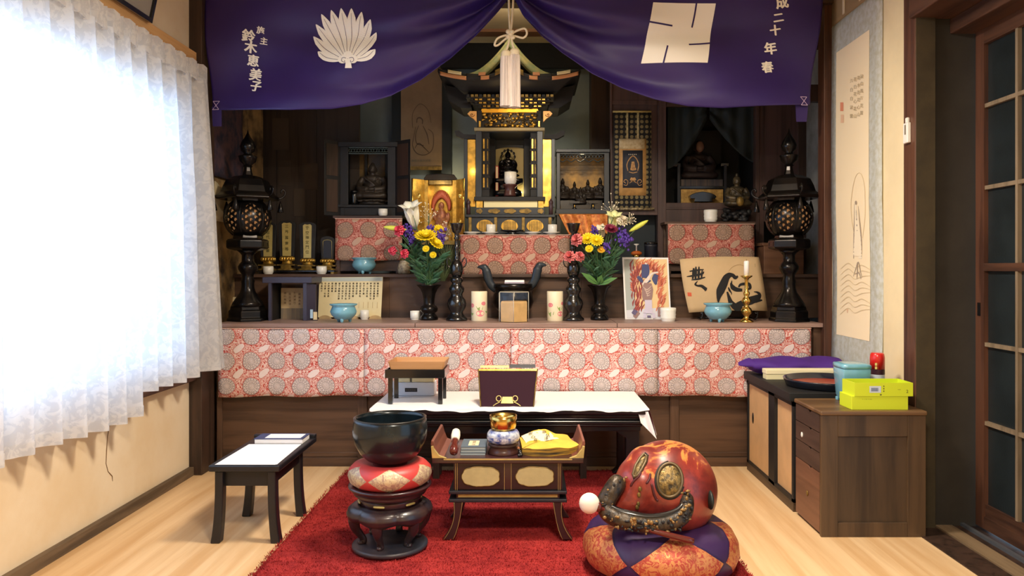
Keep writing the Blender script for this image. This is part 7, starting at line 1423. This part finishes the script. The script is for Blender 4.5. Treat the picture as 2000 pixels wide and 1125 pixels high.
MB().lathe([(.058, .0), (.068, .008), (.073, .025), (.072, .042), (.062, .055), (.05, .058), (.04, .05)], c + Vector((0, 0, .048)), 40).build('ring_body', mk('blue_white_porcelain', (212, 222, 228), .18, c2=(40, 66, 150), vs=26, coat=.5), pr_); MB().lathe([(.0715, .016), (.0738, .025), (.0732, .03)], c + Vector((0, 0, .048)), 40, cap=False).build('blue_band', mk('cobalt_flowers', (70, 92, 170), .2, c2=(220, 226, 232), vs=60, coat=.5), pr_)
bb_ = thing('brass_bell_bowl', 'small shiny brass bell bowl on the porcelain ring', 'bell', c + Vector((0, 0, .092))); MB().lathe([(.03, .0), (.05, .012), (.058, .03), (.060, .055), (.060, .078), (.0575, .079), (.0565, .055), (.053, .03), (.03, .010), (.0005, .008)], c + Vector((0, 0, .090)), 44).build('bell_wall', M['brass'], bb_); MB().lathe([(.0605, .076), (.0615, .0775), (.0605, .0795), (.0575, .0795)], c + Vector((0, 0, .090)), 44, cap=False).build('rim', M['brass'], bb_)
rs = thing('prayer_beads', 'dark prayer beads with one amber bead beside the yellow cloth', 'beads', (X(1013, 3.40), 3.40, ZD))
for i, (a, b, r) in enumerate(((1011, 3.46, .011), (1014, 3.44, .008), (1016, 3.42, .008), (1015, 3.40, .008), (1017, 3.38, .009), (1018, 3.36, .008), (1014, 3.355, .007))): MB().ell((X(a, 3.42), b, ZD + r), r, r, r, 12, 8).build('bead', mk('amber_bead', (176, 112, 72), .25) if i == 0 else M['black'], rs)
yc = thing('yellow_cloth', 'folded yellow cloth pouch with brushed writing on the sutra desk', 'cloth', (X(1073, 3.45), 3.46, ZD))
out = [(1020, 884), (1040, 889), (1075, 890), (1110, 882), (1131, 872), (1118, 860), (1108, 850), (1085, 846), (1066, 838), (1052, 834), (1036, 843), (1015, 852)]
def YP(a, b, h=0.0): d = 3.36 + (890 - b) * .0046; return Vector((X(a, d), d, ZD + .026 + .010 * math.sin((a - 1015) * .03) + .034 * max(0, (884 - b) / 50) + h))
def ycl(u, v):
    n = len(out); cx_, cy_ = 1072, 866; a = u * n; i = int(a) % n; j = (i + 1) % n; f = a - int(a); ex, ey = out[i][0] + (out[j][0] - out[i][0]) * f, out[i][1] + (out[j][1] - out[i][1]) * f
    p = YP(cx_ + (ex - cx_) * (1 - v), cy_ + (ey - cy_) * (1 - v)); p.z += .006 * math.sin(v * PI) + .003 * math.sin(u * 40) * (1 - v); return p
MB().grid(ycl, 72, 10).build('upper_layer', mk('yellow_cotton', (232, 186, 70), .85, var=.1, vs=10), yc)
MB().grid(lambda u, v: (lambda p: Vector((p.x, p.y, p.z * (1 - v) + (ZD + .001) * v if True else 0)))(ycl(u, 0)), 72, 3).build('layered_edge', mk('yellow_black_edge', (196, 152, 52), .9, c2=(40, 34, 26), vs=16, stretch=(.3, .3, 6)), yc)
m = MB(); w_ = [(1018, 853), (1036, 845), (1055, 842), (1075, 848), (1080, 856), (1092, 864), (1080, 867), (1064, 872), (1040, 874), (1030, 878)]
k = len(w_); mc = (1052, 860); sub = [[YP(mc[0] + (w_[i % k][0] - mc[0]) * t, mc[1] + (w_[i % k][1] - mc[1]) * t, .0095 - .004 * t) for i in range(k)] for t in (0.02, .5, 1)]
m.add(sum(sub, []), [(r * k + i, r * k + (i + 1) % k, (r + 1) * k + (i + 1) % k, (r + 1) * k + i) for r in (0, 1) for i in range(k)], True); m.build('white_patch', mk('cream_patch', (244, 230, 190), .85), yc)
m = MB(); [write(m, lambda a, b: YP(a, b, .0125), t, a, b, -9, 0, -1) for t, a, b in (('安', 1036, 852), ('心', 1041, 862), ('立', 1046, 870), ('命', 1063, 850), ('仏', 1070, 860), ('法', 1067, 868))]; m.build('brushed_writing', mk('brown_black_ink', (70, 58, 40), .8), yc)
# ================================================================ large singing bowl, cushion and stand
bc_ = Vector((X(762, 3.27), 3.27, 0)); u = 3.27 / FP
ps = thing('bowl_stand', 'carved plum and black lotus stand with curling feet on a round base', 'stand', bc_ + Vector((0, 0, zq)))
pw_ = mk('old_plum_lacquer', (66, 36, 40), .32, coat=.3, c2=(46, 28, 34), vs=12); nb = mk('blue_black_worn_lacquer', (34, 32, 42), .35, coat=.2, c2=(58, 40, 40), vs=14)
MB().lathe([(71 * u, zq), (73 * u, zq + .006), (73 * u, zq + .016), (69 * u, zq + .020), (66 * u, zq + .019), (62 * u, zq + .024), (.001, zq + .024)], bc_, 8 * 6).build('round_base', mk('blue_grey_lacquer', (44, 48, 60), .4, c2=(70, 60, 62), vs=10), ps)
def lobe(a, v):
    th = 2 * PI * a; k = 1 + .085 * abs(math.cos(3 * th)) ** .6; prof = [(.125, .188), (.150, .185), (.166, .172), (.172, .155), (.168, .138), (.156, .124), (.146, .117)]
    t = v * (len(prof) - 1); i = min(len(prof) - 2, int(t)); f = t - i; r = prof[i][0] + (prof[i + 1][0] - prof[i][0]) * f; z = prof[i][1] + (prof[i + 1][1] - prof[i][1]) * f
    zz_ = z + (.030 * abs(math.sin(3 * th)) ** 1.5 * max(0, v - .45)) ; return (bc_.x + r * k * .96 * math.cos(th + .35), bc_.y + r * k * .96 * math.sin(th + .35), zz_ + zq)
MB().grid(lobe, 96, 18).build('lobed_body', nb, ps, solid=.006)
MB().tube([lobe(i / 96, 1) for i in range(96)], .0035, 6, closed=True).build('gilt_edge', M['gold_dull'], ps)
for i in range(6):
    t = i / 6 + 1 / 12 - .0; th = 2 * PI * i / 6 + .35
    o = Vector((math.cos(th), math.sin(th), 0)); lg = [bc_ + o * r + Vector((0, 0, z + zq)) for r, z in ((.148, .150), (.152, .122), (.142, .088), (.122, .060), (.112, .040), (.120, .030), (.134, .036))]
    MB().tube(catmull(lg, 4), [.026, .026, .025, .025, .024, .023, .022, .021, .019, .018, .017, .016, .015, .015, .015, .015, .015, .016, .016, .015, .014, .013, .012, .010, .008][:25], 10, flat=.8).build('curling_leg', nb, ps)
    MB().tube([lobe((i + .0) / 6, v / 6) for v in range(7)], .0028, 6).build('gilt_rib', M['gold_dull'], ps)
    q = Vector((math.cos(th + PI / 6), math.sin(th + PI / 6), 0)); m = MB(); c0_ = bc_ + q * .161 + Vector((0, 0, .158 + zq)); tng = Vector((-q.y, q.x, 0)); m.tube([c0_ + tng * a_ + Vector((0, 0, b_)) for a_, b_ in ((-.028, -.006), (-.02, .006), (-.006, .002), (0, -.008), (.006, .002), (.02, .006), (.028, -.006))], .0035, 5); m.build('carved_curl', mk('red_gilt_carving_%d' % i, (190, 80, 54), .5), ps)
MB().lathe([(58 * u, .187), (56 * u, .197), (60 * u, .211), (58 * u, .217)], bc_ + Vector((0, 0, zq)), 48).build('waist', pw_, ps)
for i in range(6):
    th = 2 * PI * (i + .5) / 6 + .35 + PI / 6; q = Vector((math.cos(th), math.sin(th), 0)); t_ = Vector((-q.y, q.x, 0)); MB().tube([bc_ + q * (59.5 * u) + t_ * a_ + Vector((0, 0, .203 + zq)) for a_ in (-.024, -.018, 0, .018, .024)], [.003, .005, .0055, .005, .003], 8).build('gilt_inset', M['gold_paint'], ps)
MB().lathe([(59 * u, .215), (64 * u, .222), (70 * u, .234), (68 * u, .238), (74 * u, .248), (80 * u, .262), (80 * u, .268), (72 * u, .269), (.001, .252)], bc_ + Vector((0, 0, zq)), 12 * 5).build('lotus_rim', pw_, ps)
zr0 = zq + .264
bq = thing('bowl_cushion', 'round cushion of silver and red brocade diamonds under the big black bowl', 'cushion', bc_ + Vector((0, 0, zr0)))
cprof = [(r * u, z) for r, z in ((40, .0), (66, .004), (77, .022), (81, .048), (79, .072), (70, .092), (56, .100), (40, .092), (30, .086))]
MB().lathe(cprof, bc_ + Vector((0, 0, zr0)), 60, uv=True, a0=R(-90 - 21)).build('cushion_body', diamond_mat('silver_red_diamonds', (212, 196, 158), (188, 62, 60), (176, 148, 130), 6, line=(200, 70, 60), vmid=.40, vh=.30), bq)
MB().lathe([(39 * u, .0), (39 * u, .088)], bc_ + Vector((0, 0, zr0)), 40, cap=True).build('cushion_core', mk('red_cushion_core', (150, 40, 40), .8), bq)
bw = thing('singing_bowl', 'large black bronze singing bowl on the brocade cushion', 'bowl', bc_ + Vector((0, 0, zr0 + .092))); zb_ = zr0 + .0925 - .0
hB = .193
MB().lathe([(r * u, z * hB) for r, z in ((6, 0), (30, .01), (44, .08), (58, .23), (68, .44), (72, .62), (72.5, .75), (70.5, .92), (69.5, 1.0), (66, 1.0), (66.5, .9), (68, .72), (64, .45), (52, .22), (30, .09), (.2, .07))], bc_ + Vector((0, 0, zb_)), 64).build('bowl_wall', mk('black_blue_bronze', (30, 44, 52), .25, .3, var=.4, vs=9, coat=.25), bw)
MB().lathe([(69.8 * u, hB * .985), (70.4 * u, hB), (67 * u, hB * 1.012), (65.6 * u, hB)], bc_ + Vector((0, 0, zb_)), 64, cap=False).build('rim', mk('worn_rim_bronze', (58, 58, 56), .3, .6), bw)
# ================================================================ wooden fish drum, its cushion and striker
fc_ = Vector((X(1289, 3.06), 3.06, zq)); RC = .308
fq = thing('drum_cushion', 'big round cushion of purple and gold-red brocade diamonds under the wooden fish drum', 'cushion', fc_)
cp = [(RC * a, .19 * b) for a, b in ((.55, .0), (.82, .02), (.95, .16), (1.0, .38), (.985, .58), (.92, .78), (.80, .92), (.64, .985), (.45, .96), (.25, .86), (.02, .82))]
MB().lathe(cp, fc_, 72, uv=True, a0=R(-90 - 36 + 5)).build('cushion_body', diamond_mat('purple_gold_diamonds', (206, 140, 84), (56, 34, 78), (176, 70, 56), 5, vmid=.36, vh=.36, line=(46, 28, 70)), fq); MB().lathe([(RC * .80, 0), (RC * .82, .006)], fc_, 48).build('cushion_base', M['purple_deep'], fq)
C = Vector((X(1304, 3.07), 3.07, Z(955, 3.07))); RB_ = .196
fd = thing('wooden_fish_drum', 'large round red lacquered wooden fish drum with carved gilt collar', 'drum', (C.x, C.y, C.z - RB_))
m_, nt, b_ = newmat('worn_red_lacquer'); v_ = coords(nt); f_ = noise(nt, v_, 7, 6, .65, .6); g_ = noise(nt, v_, 26, 4, .7)
sp_ = nt.nodes.new('ShaderNodeSeparateXYZ'); nt.links.new(v_, sp_.inputs[0]); zz_ = S(nt, sp_.outputs[2])
w1 = (f_ + (zz_ - .30) * 1.6).step(.58, .63); w2 = g_.step(.62, .70) * .5
cc_ = mixc(nt, f_.step(.35, .65), lin((104, 34, 30)), lin((156, 56, 42))); cc_ = mixc(nt, w1, cc_, lin((206, 132, 66))); cc_ = mixc(nt, w2, cc_, lin((96, 48, 40)))
nt.links.new(cc_, b_.inputs['Base Color']); b_.inputs['Roughness'].default_value = .38; b_.inputs['Coat Weight'].default_value = .25; b_.inputs['Coat Roughness'].default_value = .22; M['fish'] = m_
m = MB(); m.ell(C, RB_, RB_, RB_ * .98, 40, 28)
sn_ = P(1232, 972, 2.98); m.ell(sn_, .085, .10, .075, 24, 16); m.ell(P(1252, 940, 3.0), .10, .12, .10, 24, 16); m.ell(P(1212, 985, 2.97), .06, .08, .05, 24, 16)
m.ell(P(1226, 960, 2.99), .075, .09, .07, 24, 16); m.ell(P(1262, 915, 3.03), .085, .10, .09, 24, 16)
body_ = m.build('drum_body', M['fish'], fd, remesh=.009); body_.modifiers['c'].iterations = 22
from mathutils.bvhtree import BVHTree
bpy.context.view_layer.update(); ev_ = body_.evaluated_get(bpy.context.evaluated_depsgraph_get()); me_ = ev_.to_mesh(); wo_ = worg(body_)
bvh = BVHTree.FromPolygons([v.co + wo_ for v in me_.vertices], [tuple(p.vertices) for p in me_.polygons]); ev_.to_mesh_clear()
def on(px, py, k=1.0):                              # point on the drum's surface, lifted by (k - 1) radii
    o = Vector((0, 0, H)); dv_ = (P(px, py, 1.0) - o).normalized(); h_, n_, i_, q_ = bvh.ray_cast(o, dv_)
    if h_ is None: h_, n_, i_, q_ = bvh.find_nearest(o + dv_ * (C - o).dot(dv_))
    return h_ + n_ * ((k - 1) * RB_)
ck = mk('black_gilt_carving', (20, 18, 18), .4, .2, c2=(74, 58, 38), vs=44, bump=1.0, bs=40)
jaw = [P(1212, 935, 2.93), P(1198, 955, 2.905), P(1184, 980, 2.89), P(1186, 1000, 2.87), P(1206, 1014, 2.845), P(1236, 1022, 2.83), P(1268, 1027, 2.825), P(1300, 1024, 2.83), P(1326, 1014, 2.845), P(1338, 998, 2.87), P(1340, 980, 2.89), P(1336, 962, 2.91)]
jw = MB().tube(catmull(jaw, 5), [.024, .030, .034] + [.036] * 8 + [.032] * 12 + [.030] * 25 + [.028, .024, .018], 12, flat=1.0); jw.build('carved_collar', ck, fd)
rr = random.Random(5); kb, kg = MB(), MB()
cj = catmull(jaw, 5)
for i in range(230):
    p = rr.choice(cj); q = p + Vector((rr.uniform(-.018, .018), -.026 + rr.uniform(-.006, .008), rr.uniform(-.022, .024))); t = rr.uniform(0, PI); a = Vector((math.cos(t), 0, math.sin(t))) * rr.uniform(.003, .010)
    (kg if rr.random() < .42 else kb).ell(q, abs(a.x) + .003, .005, abs(a.z) * .7 + .003, 7, 5)
tag(kb.build('carved_scales', M['black_soft'], fd), kind='stuff'); tag(kg.build('gilt_scales', mk('bronze_gilt', (140, 110, 64), .45, .3), fd), kind='stuff')
ml = MB().tube([p + Vector((0, .012, .026)) for p in cj[6:48]], .016, 10); ml.build('mouth_slit', M['black'], fd)
def eye(pts, n, k):
    c_ = (sum(p[0] for p in pts) / len(pts), sum(p[1] for p in pts) / len(pts)); ps_ = [on(c_[0] + (p[0] - c_[0]) * s_, c_[1] + (p[1] - c_[1]) * s_, k + .03 * (1 - s_ ** 3)) for s_ in (.02, .4, .7, .9, 1.0) for p in pts]; q = len(pts)
    MB().add(ps_, [(r * q + i, r * q + (i + 1) % q, (r + 1) * q + (i + 1) % q, (r + 1) * q + i) for r in range(4) for i in range(q)], True).build(n, mk('tarnished_gold_relief', (136, 112, 62), .4, .5, c2=(52, 46, 34), vs=60, bump=1.0, bs=60), fd)
    MB().tube([on(c_[0] + (p[0] - c_[0]) * 1.02, c_[1] + (p[1] - c_[1]) * 1.02, k + .012) for p in pts], .006, 8, closed=True).build(n + '_rim', mk('dark_gilt_rim', (92, 76, 50), .4, .4), fd); MB().tube([on(c_[0] + (p[0] - c_[0]) * 1.18, c_[1] + (p[1] - c_[1]) * 1.14, k) for p in pts[:int(len(pts) * .72)]], .004, 8).build('outer_groove', M['black_soft'], fd)
eye(ring(1308, 938, 24, 32, 28, R(20), R(380)), 'carved_eye', 1.0); eye([(1258, 888), (1263, 892), (1261, 903), (1253, 918), (1245, 929), (1239, 932), (1237, 926), (1242, 910), (1250, 896)], 'carved_eye', 1.0)
gv = MB()
for pts in ([(1252, 920), (1248, 930), (1238, 940), (1232, 950)], [(1270, 925), (1268, 935), (1262, 945)], [(1272, 945), (1276, 962), (1282, 975), (1286, 977)]):
    gv.tube(catmull([on(a, b, 1.012) if on(a, b) is not None else 0 for a, b in pts], 5), [.002] + [.0045] * (5 * (len(pts) - 1) - 1) + [.002], 6)
gv.build('carved_grooves', mk('dark_red_groove', (74, 20, 26), .5), fd)
gm = MB(); [gm.ell(on(a, b, 1.02), .007, .004, .010, 10, 6) for a, b in ((1250, 955), (1248, 966), (1246, 984), (1244, 990))]; gm.build('gilt_character', M['gold_dull'], fd)
MB().ell(on(1388, 976, 1.0) + Vector((-.002, 0, 0)), .012, .045, .036, 16, 10).build('sound_hole', mk('green_black_hole', (26, 34, 30), .5), fd)
sk = thing('drum_striker', 'striker with white padded head and dark red stick lying under the wooden fish drum', 'mallet', P(1150, 1000, 2.86))
h0 = P(1151, 983, 2.86)
MB().ell(h0, L(20, 2.86), L(19, 2.86), L(20, 2.86), 24, 16).build('padded_head', mk('white_padding', (236, 230, 214), .75, bump=.2, bs=40), sk)
MB().ell(h0 + Vector((.034, -.006, -.012)), .013, .016, .02, 16, 10).build('ferrule', mw, sk)
MB().tube([h0 + Vector((.034, .0, -.014)), P(1215, 1010, 2.84), P(1275, 1037, 2.80), P(1345, 1055, 2.79), P(1355, 1057, 2.79)], [.010, .009, .010, .012, .009], 12).build('stick', mw, sk)
# ================================================================ small desk by the window wall
ds = thing('reading_desk', 'small black wooden reading desk with flared legs beside the window wall', 'desk', (X(500, 3.6), 3.6, 0)); bk_ = mk('blue_black_paint', (22, 24, 32), .4, var=.25, vs=20)
QX0, QX1, QY0, QY1, ZQ = -1.398, -1.088, 3.335, 3.92, .345
bx(QX0, QX1, QY0, QY1, ZQ - .028, ZQ).build('desk_top', bk_, ds, bev=.006)
MB().prism([(QX0, ZQ - .004), (QX1, ZQ - .004), (QX1, ZQ + .016), (QX0, ZQ + .016)], QY1 - .035, QY1).build('raised_edge', bk_, ds, bev=.004)
bx(QX0 + .035, QX1 - .035, QY0 + .045, QY0 + .06, ZQ - .10, ZQ - .028).build('apron', bk_, ds); bx(QX0 + .035, QX1 - .035, QY1 - .2, QY1 - .185, ZQ - .10, ZQ - .028).build('apron', bk_, ds)
bx(QX0 + .055, QX1 - .055, QY0 + .042, QY0 + .046, ZQ - .09, ZQ - .038).build('apron_panel', mk('black_panel', (16, 18, 24), .45), ds)
for xx in (QX0 + .03, QX1 - .043): bx(xx, xx + .013, QY0 + .06, QY1 - .2, ZQ - .085, ZQ - .028).build('side_rail', bk_, ds)
for s in (-1, 1):
    for y_ in (QY0 + .015, QY1 - .205):
        xo = QX0 + .022 if s < 0 else QX1 - .022; n = 10
        a = [(xo + s * (.020 * (i / n) ** 3), (ZQ - .028) * (1 - i / n)) for i in range(n + 1)]; b = [(p[0] - s * (.036 + .006 * (i / n) ** 4), p[1]) for i, p in enumerate(a)]
        MB().prism(a + b[::-1], y_, y_ + .045).build('leg', bk_, ds, bev=.005)
sh = thing('white_sheet', 'large blank white sheet lying on the reading desk', 'paper', (X(505, 3.5), 3.5, ZQ)); sp = MB(); flat(sp, lambda a, b: Vector((a, b, ZQ + .002)), [(-1.372, 3.345), (-1.108, 3.345), (-1.116, 3.735), (-1.366, 3.735)]); sp.build('upper_sheet', M['paper'], sh, solid=.001); sp = MB(); flat(sp, lambda a, b: Vector((a, b, ZQ + .0012)), [(-1.374, 3.347), (-1.104, 3.352), (-1.112, 3.74), (-1.364, 3.738)]); sp.build('lower_sheet', M['paper'], sh)
nb_ = thing('white_book', 'white bound book with dark spine edge at the back of the reading desk', 'book', (X(533, 3.8), 3.8, ZQ)); bx(-1.345, -1.112, 3.752, 3.872, ZQ + .0, ZQ + .022).build('pages', M['paper'], nb_, bev=.001); bx(-1.348, -1.110, 3.750, 3.874, ZQ + .022, ZQ + .025).build('cover', mk('blue_black_cover', (60, 70, 110), .6), nb_); bx(-1.30, -1.125, 3.765, 3.855, ZQ + .025, ZQ + .0262).build('title_card', M['paper'], nb_)
